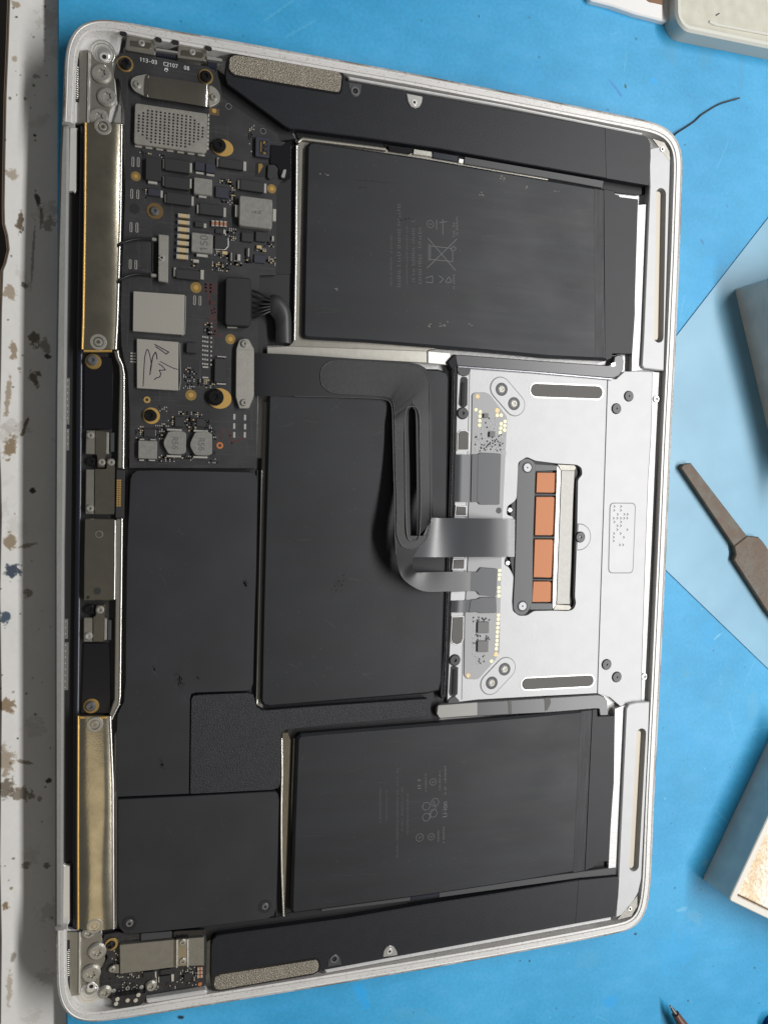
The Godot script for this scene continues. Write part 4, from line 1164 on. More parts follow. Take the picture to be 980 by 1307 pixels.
	for i in 7:
		var q: Vector2 = Vector2(-95.08,-131.08)
		var w: Vector2 = Vector2(-74.48,-131.23)
		var c := q.lerp(w, i / 6.0)
		pads.box(c.x, c.y, 2.2, 0.5, y, y + 0.3)
	for i in 9:
		var q: Vector2 = Vector2(-72.21,-144.95)
		var w: Vector2 = Vector2(-72.26,-133.81)
		var c := q.lerp(w, i / 8.0)
		pads.box(c.x, c.y, 0.45, 1.0, y, y + 0.4)
	part(b, "shield_joint", pads, M.solder).set_meta("kind", "stuff")

	# larger black parts with silver ends
	chip(b, "inductor", [Vector2(-92.64,-127.57),Vector2(-87.65,-127.57),Vector2(-87.65,-120.13),Vector2(-92.64,-120.13)], 1.6, M.chip_black, [[Vector2(-91.82,-120.10),Vector2(-88.83,-120.10),Vector2(-88.83,-119.20),Vector2(-91.82,-119.20)]])
	chip(b, "capacitor", [Vector2(-86.49,-128.14),Vector2(-78.37,-128.14),Vector2(-78.37,-124.11),Vector2(-86.49,-124.11)], 1.5, M.chip_black, [[Vector2(-78.29,-127.90),Vector2(-77.53,-127.90),Vector2(-77.53,-124.73),Vector2(-78.29,-124.73)], [Vector2(-87.11,-127.95),Vector2(-86.48,-127.95),Vector2(-86.48,-124.90),Vector2(-87.11,-124.90)]])
	chip(b, "capacitor", [Vector2(-86.41,-122.37),Vector2(-78.28,-122.37),Vector2(-78.28,-118.46),Vector2(-86.41,-118.46)], 1.5, M.chip_black, [[Vector2(-78.20,-122.62),Vector2(-77.57,-122.62),Vector2(-77.57,-119.42),Vector2(-78.20,-119.42)], [Vector2(-87.03,-122.20),Vector2(-86.39,-122.20),Vector2(-86.39,-119.14),Vector2(-87.03,-119.14)]])
	chip(b, "capacitor", [Vector2(-85.77,-116.99),Vector2(-77.59,-116.99),Vector2(-77.59,-113.22),Vector2(-85.77,-113.22)], 1.5, M.chip_black, [[Vector2(-77.53,-116.75),Vector2(-76.77,-116.75),Vector2(-76.77,-113.65),Vector2(-77.53,-113.65)], [Vector2(-86.38,-116.38),Vector2(-85.75,-116.38),Vector2(-85.75,-113.70),Vector2(-86.38,-113.70)]])
	chip(b, "chip", [Vector2(-76.51,-128.65),Vector2(-73.29,-128.65),Vector2(-73.29,-125.69),Vector2(-76.51,-125.69)], 1.0, M.chip_navy, [[Vector2(-76.23,-125.41),Vector2(-73.58,-125.41),Vector2(-73.58,-124.72),Vector2(-76.23,-124.72)]])
	chip(b, "chip", [Vector2(-72.95,-128.58),Vector2(-69.69,-128.58),Vector2(-69.69,-125.45),Vector2(-72.95,-125.45)], 1.0, M.chip_navy, [[Vector2(-72.64,-125.25),Vector2(-70.00,-125.25),Vector2(-70.00,-124.55),Vector2(-72.64,-124.55)]])
	chip(b, "inductor", [Vector2(-76.84,-123.05),Vector2(-70.73,-123.05),Vector2(-70.73,-117.49),Vector2(-76.84,-117.49)], 1.6, M.inductor, [[Vector2(-75.15,-117.46),Vector2(-72.49,-117.46),Vector2(-72.49,-116.74),Vector2(-75.15,-116.74)]], 0.2, 0.5)
	chip(b, "capacitor", [Vector2(-74.82,-114.71),Vector2(-66.81,-114.71),Vector2(-66.81,-110.98),Vector2(-74.82,-110.98)], 1.5, M.chip_black, [[Vector2(-66.69,-114.35),Vector2(-65.82,-114.35),Vector2(-65.82,-111.17),Vector2(-66.69,-111.17)], [Vector2(-75.65,-114.20),Vector2(-74.81,-114.20),Vector2(-74.81,-111.37),Vector2(-75.65,-111.37)]])
	chip(b, "chip", [Vector2(-91.78,-117.54),Vector2(-87.76,-117.54),Vector2(-87.76,-115.28),Vector2(-91.78,-115.28)], 1.0, M.chip_navy, [[Vector2(-87.73,-117.49),Vector2(-87.00,-117.49),Vector2(-87.00,-115.14),Vector2(-87.73,-115.14)]])
	chip(b, "capacitor", [Vector2(-68.50,-130.75),Vector2(-60.40,-130.75),Vector2(-60.40,-127.72),Vector2(-68.50,-127.72)], 1.5, M.chip_black, [[Vector2(-60.20,-131.02),Vector2(-59.15,-131.02),Vector2(-59.15,-127.85),Vector2(-60.20,-127.85)], [Vector2(-69.18,-131.07),Vector2(-68.41,-131.07),Vector2(-68.41,-128.11),Vector2(-69.18,-128.11)]])
	chip(b, "chip", [Vector2(-69.50,-121.39),Vector2(-64.99,-121.39),Vector2(-64.99,-117.55),Vector2(-69.50,-117.55)], 0.8, M.chip_navy)
	chip(b, "capacitor", [Vector2(-61.15,-124.53),Vector2(-53.07,-124.53),Vector2(-53.07,-121.01),Vector2(-61.15,-121.01)], 1.5, M.chip_black, [[Vector2(-52.86,-124.46),Vector2(-51.99,-124.46),Vector2(-51.99,-121.20),Vector2(-52.86,-121.20)], [Vector2(-61.91,-124.32),Vector2(-61.04,-124.32),Vector2(-61.04,-121.47),Vector2(-61.91,-121.47)]])
	chip(b, "capacitor", [Vector2(-82.27,-91.50),Vector2(-74.25,-91.50),Vector2(-74.25,-88.33),Vector2(-82.27,-88.33)], 1.5, M.chip_black, [[Vector2(-74.09,-92.17),Vector2(-72.98,-92.17),Vector2(-72.98,-88.92),Vector2(-74.09,-88.92)], [Vector2(-83.02,-92.04),Vector2(-82.27,-92.04),Vector2(-82.27,-89.05),Vector2(-83.02,-89.05)]])
	chip(b, "capacitor", [Vector2(-68.80,-62.08),Vector2(-64.79,-62.08),Vector2(-64.79,-53.73),Vector2(-68.80,-53.73)], 1.5, M.chip_black, [[Vector2(-67.97,-63.03),Vector2(-64.85,-63.03),Vector2(-64.85,-62.60),Vector2(-67.97,-62.60)], [Vector2(-67.97,-53.64),Vector2(-64.81,-53.64),Vector2(-64.81,-53.07),Vector2(-67.97,-53.07)]])
	var big := chip(b, "inductor", [Vector2(-61.53,-118.63),Vector2(-49.99,-118.63),Vector2(-49.99,-108.31),Vector2(-61.53,-108.31)], 2.6, M.inductor, [[Vector2(-49.65,-115.87),Vector2(-48.45,-115.87),Vector2(-48.45,-111.63),Vector2(-49.65,-111.63)], [Vector2(-62.72,-115.58),Vector2(-61.29,-115.58),Vector2(-61.29,-111.54),Vector2(-62.72,-111.54)]], 0.3, 0.9)
	var bm2 := Shape.new()
	bm2.stroke([Vector2(-57.13,-113.42), Vector2(-56.59,-113.35)], 0.3, y + 2.62)
	bm2.stroke([Vector2(-56.17,-113.13), Vector2(-56.05,-113.82), Vector2(-55.63,-113.20), Vector2(-55.43,-113.90)], 0.22, y + 2.62)
	bm2.stroke([Vector2(-54.96,-113.96), Vector2(-54.01,-114.08), Vector2(-54.81,-113.22), Vector2(-53.89,-113.34)], 0.24, y + 2.62)
	part(big, "printed_mark", bm2, M.mark)
	var i150 := chip(b, "inductor", [Vector2(-77.39,-104.33),Vector2(-70.18,-104.33),Vector2(-70.18,-97.70),Vector2(-77.39,-97.70)], 2.0, M.inductor, [[Vector2(-75.51,-97.52),Vector2(-71.78,-97.52),Vector2(-71.78,-96.56),Vector2(-75.51,-96.56)]], 0.25, 0.6)
	lettering(i150, "printed_mark", "150", Vector2(-73.12,-100.98), 2.5, y + 2.02, PI / 2, M.mark, "Droid Sans", 1.0)
	for e in [[Vector2(-85.62,-32.31),Vector2(-84.04,-35.85),Vector2(-79.95,-36.28),Vector2(-78.02,-35.60),Vector2(-78.04,-28.68),Vector2(-79.82,-27.97),Vector2(-83.93,-28.07),Vector2(-85.47,-30.84)], [Vector2(-76.72,-32.18),Vector2(-75.11,-36.00),Vector2(-70.94,-36.43),Vector2(-69.24,-35.74),Vector2(-69.17,-28.46),Vector2(-70.79,-27.91),Vector2(-74.98,-27.98),Vector2(-76.62,-30.69)]]:
		var o := chip(b, "inductor", e, 1.8, M.inductor, [], 0.2, 0.8)
		var mid := Vector2.ZERO
		for q in e:
			mid += q / e.size()
		lettering(o, "printed_mark", "R56", mid + Vector2(0.15, 0), 2.0, y + 1.82, -PI / 2, M.mark, "Droid Sans", 0.95)
		plate(b, "solder_terminal", [mid + Vector2(-2.6, -4.9), mid + Vector2(2.3, -4.9), mid + Vector2(2.3, -4.2), mid + Vector2(-2.6, -4.2)], y, y + 1.2, M.solder)
		plate(b, "solder_terminal", [mid + Vector2(-2.6, 4.2), mid + Vector2(2.3, 4.2), mid + Vector2(2.3, 4.95), mid + Vector2(-2.6, 4.95)], y, y + 1.2, M.solder)
	chip(b, "inductor", [Vector2(-93.83,-32.39),Vector2(-87.63,-32.39),Vector2(-87.63,-26.19),Vector2(-93.83,-26.19)], 1.6, M.inductor, [[Vector2(-93.43,-33.01),Vector2(-91.88,-33.01),Vector2(-91.88,-32.53),Vector2(-93.43,-32.53)], [Vector2(-89.95,-33.02),Vector2(-88.13,-33.02),Vector2(-88.13,-32.58),Vector2(-89.95,-32.58)], [Vector2(-93.46,-25.94),Vector2(-91.91,-25.94),Vector2(-91.91,-25.39),Vector2(-93.46,-25.39)], [Vector2(-90.37,-25.99),Vector2(-88.29,-25.99),Vector2(-88.29,-25.46),Vector2(-90.37,-25.46)]], 0.2, 0.4)
	chip(b, "chip", [Vector2(-92.05,-36.51),Vector2(-88.25,-36.51),Vector2(-88.25,-33.73),Vector2(-92.05,-33.73)], 0.8, M.chip_black)
	chip(b, "chip", [Vector2(-81.90,-41.23),Vector2(-78.72,-41.23),Vector2(-78.72,-37.67),Vector2(-81.90,-37.67)], 0.7, M.chip_black)
	chip(b, "chip", [Vector2(-74.61,-40.85),Vector2(-71.62,-40.85),Vector2(-71.62,-37.99),Vector2(-74.61,-37.99)], 0.7, M.chip_black)
	chip(b, "chip", [Vector2(-60.30,-106.78),Vector2(-56.33,-106.78),Vector2(-56.33,-103.55),Vector2(-60.30,-103.55)], 0.8, M.chip_black)
	chip(b, "chip", [Vector2(-55.45,-107.54),Vector2(-51.63,-107.54),Vector2(-51.63,-104.09),Vector2(-55.45,-104.09)], 0.8, M.chip_black)
	chip(b, "chip", [Vector2(-55.84,-99.57),Vector2(-51.83,-99.57),Vector2(-51.83,-96.69),Vector2(-55.84,-96.69)], 0.6, M.board_dark if M.has("board_dark") else M.chip_navy)
	var oct := chip(b, "chip", [Vector2(-69.45,-104.52),Vector2(-66.11,-104.78),Vector2(-65.15,-103.94),Vector2(-65.16,-101.25),Vector2(-66.02,-100.21),Vector2(-69.50,-100.01)], 0.9, M.chip_black)
	var ol := Shape.new()
	ol.stroke([Vector2(-65.77,-105.35), Vector2(-64.73,-104.39), Vector2(-64.75,-101.41), Vector2(-65.68,-100.22), Vector2(-69.17,-99.97)], 0.22, y + 0.05)
	part(oct, "printed_outline", ol, M.white_print)
	chip(b, "chip", [Vector2(-78.52,-66.93),Vector2(-74.91,-66.93),Vector2(-74.91,-63.17),Vector2(-78.52,-63.17)], 1.4, M.chip_black, [], 0.25, 0.5)
	chip(b, "chip", [Vector2(-76.26,-108.51),Vector2(-73.46,-108.51),Vector2(-73.46,-106.59),Vector2(-76.26,-106.59)], 0.9, M.chip_black, [[Vector2(-73.30,-108.21),Vector2(-72.35,-108.21),Vector2(-72.35,-106.72),Vector2(-73.30,-106.72)]])
	chip(b, "chip", [Vector2(-69.33,-106.90),Vector2(-66.90,-106.90),Vector2(-66.90,-105.31),Vector2(-69.33,-105.31)], 0.6, M.chip_black, [[Vector2(-66.61,-107.00),Vector2(-65.77,-107.00),Vector2(-65.77,-105.48),Vector2(-66.61,-105.48)]])
	for e in [[Vector2(-64.38,-99.20),Vector2(-62.98,-99.20),Vector2(-62.98,-96.24),Vector2(-64.38,-96.24)], [Vector2(-58.64,-101.36),Vector2(-56.83,-101.36),Vector2(-56.83,-98.40),Vector2(-58.64,-98.40)]]:
		var o := chip(b, "resistor", e, 0.8, M.chip_black)
		plate(o, "light_stripe", [e[0].lerp(e[1], 0.42), e[0].lerp(e[1], 0.62), e[3].lerp(e[2], 0.62), e[3].lerp(e[2], 0.42)], y + 0.75, y + 0.83, M.solder, 0.02)
	for e in [[Vector2(-61.67,-98.96),Vector2(-60.54,-98.96),Vector2(-60.54,-96.64),Vector2(-61.67,-96.64)], [Vector2(-49.71,-106.64),Vector2(-48.98,-106.64),Vector2(-48.98,-104.80),Vector2(-49.71,-104.80)]]:
		chip(b, "resistor", e, 0.8, M.solder)
	chip(b, "capacitor", [Vector2(-55.05,-102.80),Vector2(-53.24,-102.80),Vector2(-53.24,-101.69),Vector2(-55.05,-101.69)], 0.8, M.tan)
	chip(b, "capacitor", [Vector2(-66.94,-99.46),Vector2(-65.04,-99.46),Vector2(-65.04,-98.32),Vector2(-66.94,-98.32)], 0.8, M.tan)
	chip(b, "capacitor", [Vector2(-76.70,-95.57),Vector2(-74.71,-95.57),Vector2(-74.71,-94.45),Vector2(-76.70,-94.45)], 0.8, M.solder)
	# column of seven tan capacitors
	for e in [[Vector2(-81.93,-110.37),Vector2(-78.01,-110.37),Vector2(-78.01,-109.11),Vector2(-81.93,-109.11)], [Vector2(-81.95,-108.15),Vector2(-78.03,-108.15),Vector2(-78.03,-106.88),Vector2(-81.95,-106.88)], [Vector2(-81.99,-105.82),Vector2(-78.07,-105.82),Vector2(-78.07,-104.43),Vector2(-81.99,-104.43)], [Vector2(-82.03,-103.49),Vector2(-78.11,-103.49),Vector2(-78.11,-102.09),Vector2(-82.03,-102.09)], [Vector2(-82.07,-101.16),Vector2(-78.17,-101.16),Vector2(-78.17,-99.80),Vector2(-82.07,-99.80)], [Vector2(-82.17,-98.85),Vector2(-78.24,-98.85),Vector2(-78.24,-97.40),Vector2(-82.17,-97.40)], [Vector2(-82.24,-96.59),Vector2(-78.31,-96.59),Vector2(-78.31,-95.11),Vector2(-82.24,-95.11)]]:
		var o := chip(b, "capacitor", e, 1.2, M.tan, [], 0.1, 0.15)
		for k in [0.0, 0.78]:
			var g := Vector2(0.02, 0.03)
			plate(o, "silver_end", [e[0].lerp(e[1], k) - g, e[0].lerp(e[1], k + 0.22) - g * Vector2(-1, 1), e[3].lerp(e[2], k + 0.22) + g, e[3].lerp(e[2], k) + g * Vector2(-1, 1)], y, y + 1.23, M.solder, 0.12)
	for e in [[Vector2(-70.64,-109.53),Vector2(-69.62,-109.53),Vector2(-69.62,-107.51),Vector2(-70.64,-107.51)], [Vector2(-69.23,-109.65),Vector2(-68.21,-109.65),Vector2(-68.21,-107.62),Vector2(-69.23,-107.62)], [Vector2(-67.79,-109.74),Vector2(-66.79,-109.74),Vector2(-66.79,-107.69),Vector2(-67.79,-107.69)], [Vector2(-66.45,-109.77),Vector2(-65.47,-109.77),Vector2(-65.47,-107.74),Vector2(-66.45,-107.74)]]:
		var o := chip(b, "capacitor", e, 0.7, M.brown, [], 0.08, 0.1)
		for k in [0.0, 0.76]:
			plate(o, "silver_end", [e[0].lerp(e[3], k), e[1].lerp(e[2], k), e[1].lerp(e[2], k + 0.24), e[0].lerp(e[3], k + 0.24)], y, y + 0.73, M.solder, 0.05)

	# big shielded chips, one with scribbled ink
	var flash := plate(b, "memory_chip", [Vector2(-96.07,-82.63),Vector2(-79.27,-83.00),Vector2(-79.32,-69.27),Vector2(-96.08,-69.25)], y, y + 1.3, M.chip_top, 0.12, 0.2)
	part(flash, "solder_edge", Shape.new().tube([Vector3(-78.97,8.50,-82.72), Vector3(-78.96,8.50,-75.48), Vector3(-79.09,8.50,-69.83), Vector3(-80.07,8.50,-69.05)], 0.25), M.gray_print)
	var soc := plate(b, "processor", [Vector2(-94.78,-66.79),Vector2(-81.05,-66.72),Vector2(-80.90,-50.06),Vector2(-94.52,-50.12)], y, y + 1.3, M.chip_top, 0.12, 0.2)
	part(soc, "solder_edge", Shape.new().tube([Vector3(-80.66,8.50,-66.48), Vector3(-80.39,8.50,-59.23), Vector3(-80.20,8.50,-53.85), Vector3(-80.57,8.50,-50.32)], 0.25), M.gray_print)
	var ink := Shape.new()
	var iy := y + 1.32
	ink.stroke([Vector2(-92.49,-50.86), Vector2(-92.31,-56.18), Vector2(-92.11,-60.70), Vector2(-91.51,-63.27), Vector2(-91.05,-63.35), Vector2(-90.60,-62.01), Vector2(-90.05,-59.79), Vector2(-89.87,-57.94), Vector2(-90.32,-54.98)], 0.3, iy)
	ink.stroke([Vector2(-90.32,-54.90), Vector2(-90.03,-57.93), Vector2(-89.38,-61.35), Vector2(-88.66,-62.68), Vector2(-88.29,-62.04), Vector2(-88.06,-60.33)], 0.36, iy)
	ink.stroke([Vector2(-88.90,-65.27), Vector2(-86.78,-64.28), Vector2(-84.95,-63.35), Vector2(-84.25,-63.03), Vector2(-85.04,-62.28), Vector2(-87.02,-63.60), Vector2(-88.58,-64.55)], 0.34, iy)
	ink.stroke([Vector2(-87.02,-59.60), Vector2(-84.55,-58.44), Vector2(-82.66,-57.63), Vector2(-81.14,-57.30)], 0.28, iy)
	ink.stroke([Vector2(-87.52,-58.79), Vector2(-86.43,-58.18), Vector2(-85.25,-56.84), Vector2(-87.26,-56.63), Vector2(-86.75,-55.48), Vector2(-87.02,-54.40), Vector2(-88.18,-53.98), Vector2(-88.84,-53.35)], 0.32, iy)
	part(soc, "ink_scribble", ink, M.ink)
	# dark red marker writing by the cable socket
	var red := Shape.new()
	for st in [[Vector2(-72.42,-87.49), Vector2(-68.41,-87.62)], [Vector2(-72.40,-86.41), Vector2(-68.66,-86.51)], [Vector2(-72.29,-87.77), Vector2(-72.11,-85.09), Vector2(-68.64,-85.16)], [Vector2(-70.56,-87.95), Vector2(-70.51,-84.98)], [Vector2(-71.30,-84.63), Vector2(-70.71,-80.90), Vector2(-69.88,-79.89)], [Vector2(-70.72,-81.71), Vector2(-68.57,-81.37)], [Vector2(-70.13,-78.78), Vector2(-69.07,-79.42), Vector2(-68.78,-78.09), Vector2(-69.85,-77.72), Vector2(-70.13,-78.78)], [Vector2(-70.90,-76.82), Vector2(-68.49,-76.89)], [Vector2(-70.88,-75.73), Vector2(-68.47,-75.80)], [Vector2(-70.86,-74.65), Vector2(-68.45,-74.58)], [Vector2(-68.68,-72.66), Vector2(-69.18,-70.44), Vector2(-67.82,-69.73)], [Vector2(-68.93,-71.55), Vector2(-67.87,-72.18)], [Vector2(-67.03,-70.61), Vector2(-66.20,-69.86)], [Vector2(-66.44,-37.71), Vector2(-65.96,-34.14)], [Vector2(-63.98,-37.55), Vector2(-62.85,-35.38), Vector2(-62.25,-32.63), Vector2(-58.15,-34.75)]]:
		red.stroke(st, 0.6, y + 0.02)
	part(b, "red_writing", red, M.red_ink).set_meta("kind", "stuff")

	# coax bracket and the two antenna leads
	var cx := plate(b, "antenna_clip", [Vector2(-88.19,-102.29),Vector2(-84.87,-102.29),Vector2(-84.84,-86.36),Vector2(-88.07,-86.62)], y + 0.2, y + 2.2, M.pale_steel, 0.3, 0.4)
	screw(cx, Vector2(-87.06,-94.43), 1.0, y + 2.15, y + 2.6, M.bright)
	for e in [[[Vector2(-90.49,-101.32),Vector2(-88.44,-101.32),Vector2(-88.44,-100.11),Vector2(-90.49,-100.11)]], [[Vector2(-90.63,-89.21),Vector2(-88.34,-89.21),Vector2(-88.34,-88.02),Vector2(-90.63,-88.02)]]]:
		chip(b, "antenna_plug", e[0], 1.3, M.pale_steel, [], 0.3, 0.5)
	plate(cx, "dark_gap", [Vector2(-90.22,-99.90),Vector2(-88.21,-99.90),Vector2(-88.21,-89.97),Vector2(-90.22,-89.97)], y, y + 0.3, M.deep_black, 0.02)
	part(b, "antenna_lead", Shape.new().tube(smooth([Vector3(-90.36,8.80,-100.66), Vector3(-93.55,8.90,-100.45), Vector3(-96.76,9.30,-99.65), Vector3(-99.23,9.60,-98.51), Vector3(-100.65,9.40,-97.62), Vector3(-101.19,7.40,-95.78)], 4), 0.42), M.wire)
	part(b, "antenna_lead", Shape.new().tube(smooth([Vector3(-90.45,8.80,-88.59), Vector3(-93.75,8.90,-88.59), Vector3(-96.61,9.30,-88.04), Vector3(-99.09,9.60,-86.83), Vector3(-100.63,9.40,-85.61), Vector3(-101.19,7.40,-83.48)], 4), 0.42), M.wire)

	# battery lead: socket, wires and sleeve
	var sock := plate(b, "battery_plug", [Vector2(-65.75,-90.14),Vector2(-56.86,-90.50),Vector2(-56.66,-73.66),Vector2(-65.71,-73.32)], y, y + 3.0, M.black, 0.35, 1.4)
	plate(sock, "latch", [Vector2(-64.70,-73.70),Vector2(-61.71,-73.59),Vector2(-61.58,-74.09),Vector2(-61.17,-73.99),Vector2(-61.29,-73.16),Vector2(-64.69,-72.99)], y, y + 0.7, M.solder, 0.1)
	for e in [[Vector3(-56.29,9.20,-86.62), Vector3(-53.62,10.00,-85.74), Vector3(-49.99,10.00,-84.30)], [Vector3(-56.25,9.20,-84.71), Vector3(-53.60,10.10,-83.94), Vector3(-49.98,10.00,-83.48)], [Vector3(-56.21,9.20,-82.52), Vector3(-53.56,10.10,-82.03), Vector3(-49.95,10.00,-82.38)], [Vector3(-56.17,9.20,-80.61), Vector3(-53.53,10.10,-80.66), Vector3(-49.94,10.00,-81.56)], [Vector3(-56.13,9.20,-78.69), Vector3(-53.50,10.10,-79.30), Vector3(-49.92,10.00,-80.74)], [Vector3(-56.10,9.20,-77.05), Vector3(-53.46,10.00,-77.95), Vector3(-49.90,10.00,-79.91)]]:
		part(sock, "lead", Shape.new().tube(smooth(e, 4), 0.42), M.wire)
	ribbon(sock, "sleeve", [Vector3(-49.63,9.20,-85.75), Vector3(-50.62,9.20,-79.73), Vector3(-48.02,9.60,-85.95), Vector3(-49.82,9.60,-78.90), Vector3(-45.78,9.70,-85.04), Vector3(-48.41,9.70,-77.34), Vector3(-43.18,9.70,-81.95), Vector3(-47.79,9.70,-74.63), Vector3(-42.20,9.60,-77.06), Vector3(-47.73,9.60,-72.44), Vector3(-41.92,9.00,-69.24), Vector3(-47.57,9.00,-69.23)], 1.4, M.sleeve, 5, 9, 1.1)

	# socket for the speaker flex, black flex beyond it
	var fs := plate(b, "flex_socket", [Vector2(-56.16,-140.07),Vector2(-51.10,-140.17),Vector2(-51.23,-133.26),Vector2(-56.16,-133.22)], y, y + 1.3, M.chip_navy, 0.15, 0.3)
	plate(fs, "well", [Vector2(-54.78,-139.08),Vector2(-51.63,-139.15),Vector2(-51.71,-134.14),Vector2(-54.81,-134.09)], y + 1.25, y + 1.34, M.deep_black, 0.02)
	for e in [[Vector2(-54.49,-138.31),Vector2(-54.08,-138.37),Vector2(-54.14,-134.86),Vector2(-54.55,-134.80)], [Vector2(-53.54,-138.72),Vector2(-52.72,-138.71),Vector2(-52.97,-137.60),Vector2(-53.65,-137.63)], [Vector2(-53.60,-134.94),Vector2(-52.64,-134.95),Vector2(-52.35,-134.32),Vector2(-53.44,-134.16)]]:
		plate(fs, "contact", e, y + 1.3, y + 1.6, M.brass, 0.1)
	for e in [[Vector2(-53.24,-137.69),Vector2(-51.89,-138.43),Vector2(-51.87,-137.90),Vector2(-53.09,-136.91)], [Vector2(-53.35,-136.06),Vector2(-51.85,-136.95),Vector2(-51.84,-136.42),Vector2(-53.20,-135.41)]]:
		plate(fs, "spring_contact", e, y + 1.3, y + 1.7, M.chip_navy, 0.1)
	plate(b, "socket_well", [Vector2(-55.69,-131.63),Vector2(-51.56,-131.95),Vector2(-51.79,-129.47),Vector2(-52.56,-126.92),Vector2(-55.86,-126.73)], y, y + 0.12, M.deep_black, 0.02)
	plate(b, "contact", [Vector2(-55.03,-131.07),Vector2(-53.80,-131.38),Vector2(-53.23,-130.51),Vector2(-54.29,-128.47),Vector2(-54.96,-127.56)], y + 0.1, y + 0.5, M.brass, 0.1)
	plate(b, "flex_tail", [Vector2(-50.85,-138.25),Vector2(-46.83,-138.31),Vector2(-43.53,-140.98),Vector2(-43.36,-127.35),Vector2(-47.13,-126.69),Vector2(-47.91,-130.54),Vector2(-48.91,-131.75),Vector2(-50.84,-131.48)], y, y + 0.7, M.gloss_black, 0.2, 0.6)
	plate(b, "flex_tail", [Vector2(-51.69,-131.01),Vector2(-49.21,-131.50),Vector2(-47.93,-130.19),Vector2(-48.57,-127.38),Vector2(-51.03,-125.95),Vector2(-51.87,-126.65)], y, y + 1.0, M.chip_black, 0.2, 0.6)
	plate(b, "shiny_tab", [Vector2(-46.17,-130.19),Vector2(-45.05,-130.21),Vector2(-45.68,-127.12),Vector2(-47.08,-127.20)], y, y + 1.4, M.bright, 0.5, 0.6)

	# metal cover over the trackpad flex plug
	var fc := plate(b, "flex_clamp", [Vector2(-60.49,-69.00),Vector2(-58.54,-69.67),Vector2(-57.16,-69.45),Vector2(-55.26,-66.08),Vector2(-55.15,-58.03),Vector2(-55.00,-49.37),Vector2(-56.68,-45.13),Vector2(-60.03,-44.95),Vector2(-61.38,-49.00),Vector2(-61.47,-57.61),Vector2(-61.51,-65.80)], y, y + 1.8, M.pale_steel, 0.2, 0.5)
	for e in [[Vector2(-61.27,-65.69),Vector2(-55.39,-65.69),Vector2(-55.39,-65.77),Vector2(-61.27,-65.77)], [Vector2(-61.09,-49.15),Vector2(-55.06,-49.15),Vector2(-55.06,-49.14),Vector2(-61.09,-49.14)]]:
		plate(fc, "fold_line", e, y + 1.7, y + 1.82, M.foam_gray, 0.0)
	screw(fc, Vector2(-58.75,-67.71), 1.3, y + 1.75, y + 2.5, M.pale_steel)
	screw(fc, Vector2(-58.51,-47.07), 1.3, y + 1.75, y + 2.5, M.pale_steel)

	# screws, standoffs, gold pads and slots
	for e in [[Vector2(-67.30,-134.92), 3.7, 2.9, Vector2(-68.57,-135.09), 2.35], [Vector2(-66.82,-48.27), 4.2, 3.6, Vector2(-68.41,-48.60), 3.0]]:
		plate(b, "gold_pad", circ(e[0], e[1], 32, e[2]), y - 0.05, y + 0.06, M.gold, 0.03)
		screw(b, e[3], e[4], y, y + 1.9, M.screw_black, "screw", 0.42)
	ring(b, "gold_ring", Vector2(-89.70,-41.05), 1.9, 2.85, y, y + 0.2, M.gold)
	screw(b, Vector2(-90.05,-41.11), 2.05, y, y + 1.7, M.screw_black)
	ring(b, "gold_ring", Vector2(-89.48,-110.52), 1.3, 2.75, y, y + 0.2, mat("bronze", 0.2, 0.13, 0.055, 0.4, 0.6))
	screw(b, Vector2(-89.60,-110.31), 1.5, y, y + 1.0, M.screw_gray)
	for e in [[Vector2(-95.81,-121.25), 1.6], [Vector2(-49.98,-123.21), 1.6], [Vector2(-75.48,-86.11), 1.9], [Vector2(-76.59,-48.89), 1.9], [Vector2(-63.40,-69.29), 1.8]]:
		disc(b, "gold_pad", e[0], e[1], y - 0.05, y + 0.06, M.brass, 0.03)
		disc(b, "gold_dot", e[0], e[1] * 0.45, y, y + 0.12, M.gold, 0.03)
	plate(b, "gold_pad", [Vector2(-72.13,-147.87),Vector2(-68.64,-147.87),Vector2(-68.64,-145.52),Vector2(-72.13,-145.52)], y - 0.03, y + 0.03, mat("pad_brown", 0.09, 0.055, 0.025, 0.5), 0.02)
	disc(b, "gold_dot", Vector2(-70.39,-146.96), 0.75, y, y + 0.1, M.gold, 0.03)
	for e in [Vector2(-53.43,-142.72), Vector2(-65.51,-149.25)]:
		ring(b, "drill_rim", e, 0.85, 1.05, y - 0.02, y + 0.03, M.gray_print, 0.0)
		disc(b, "drill_hole", e, 0.86, y - 0.05, y + 0.015, M.deep_black, 0.0)
	disc(b, "dark_pad", Vector2(-96.07,-110.42), 1.7, y - 0.05, y + 0.03, M.black, 0.02)
	ring(b, "gold_slot", Vector2(-91.19,-46.44), 0.55, 1.15, y, y + 0.1, M.gold)
	ring(b, "gold_slot", Vector2(-66.41,-31.75), 0.55, 1.2, y, y + 0.1, M.copper)
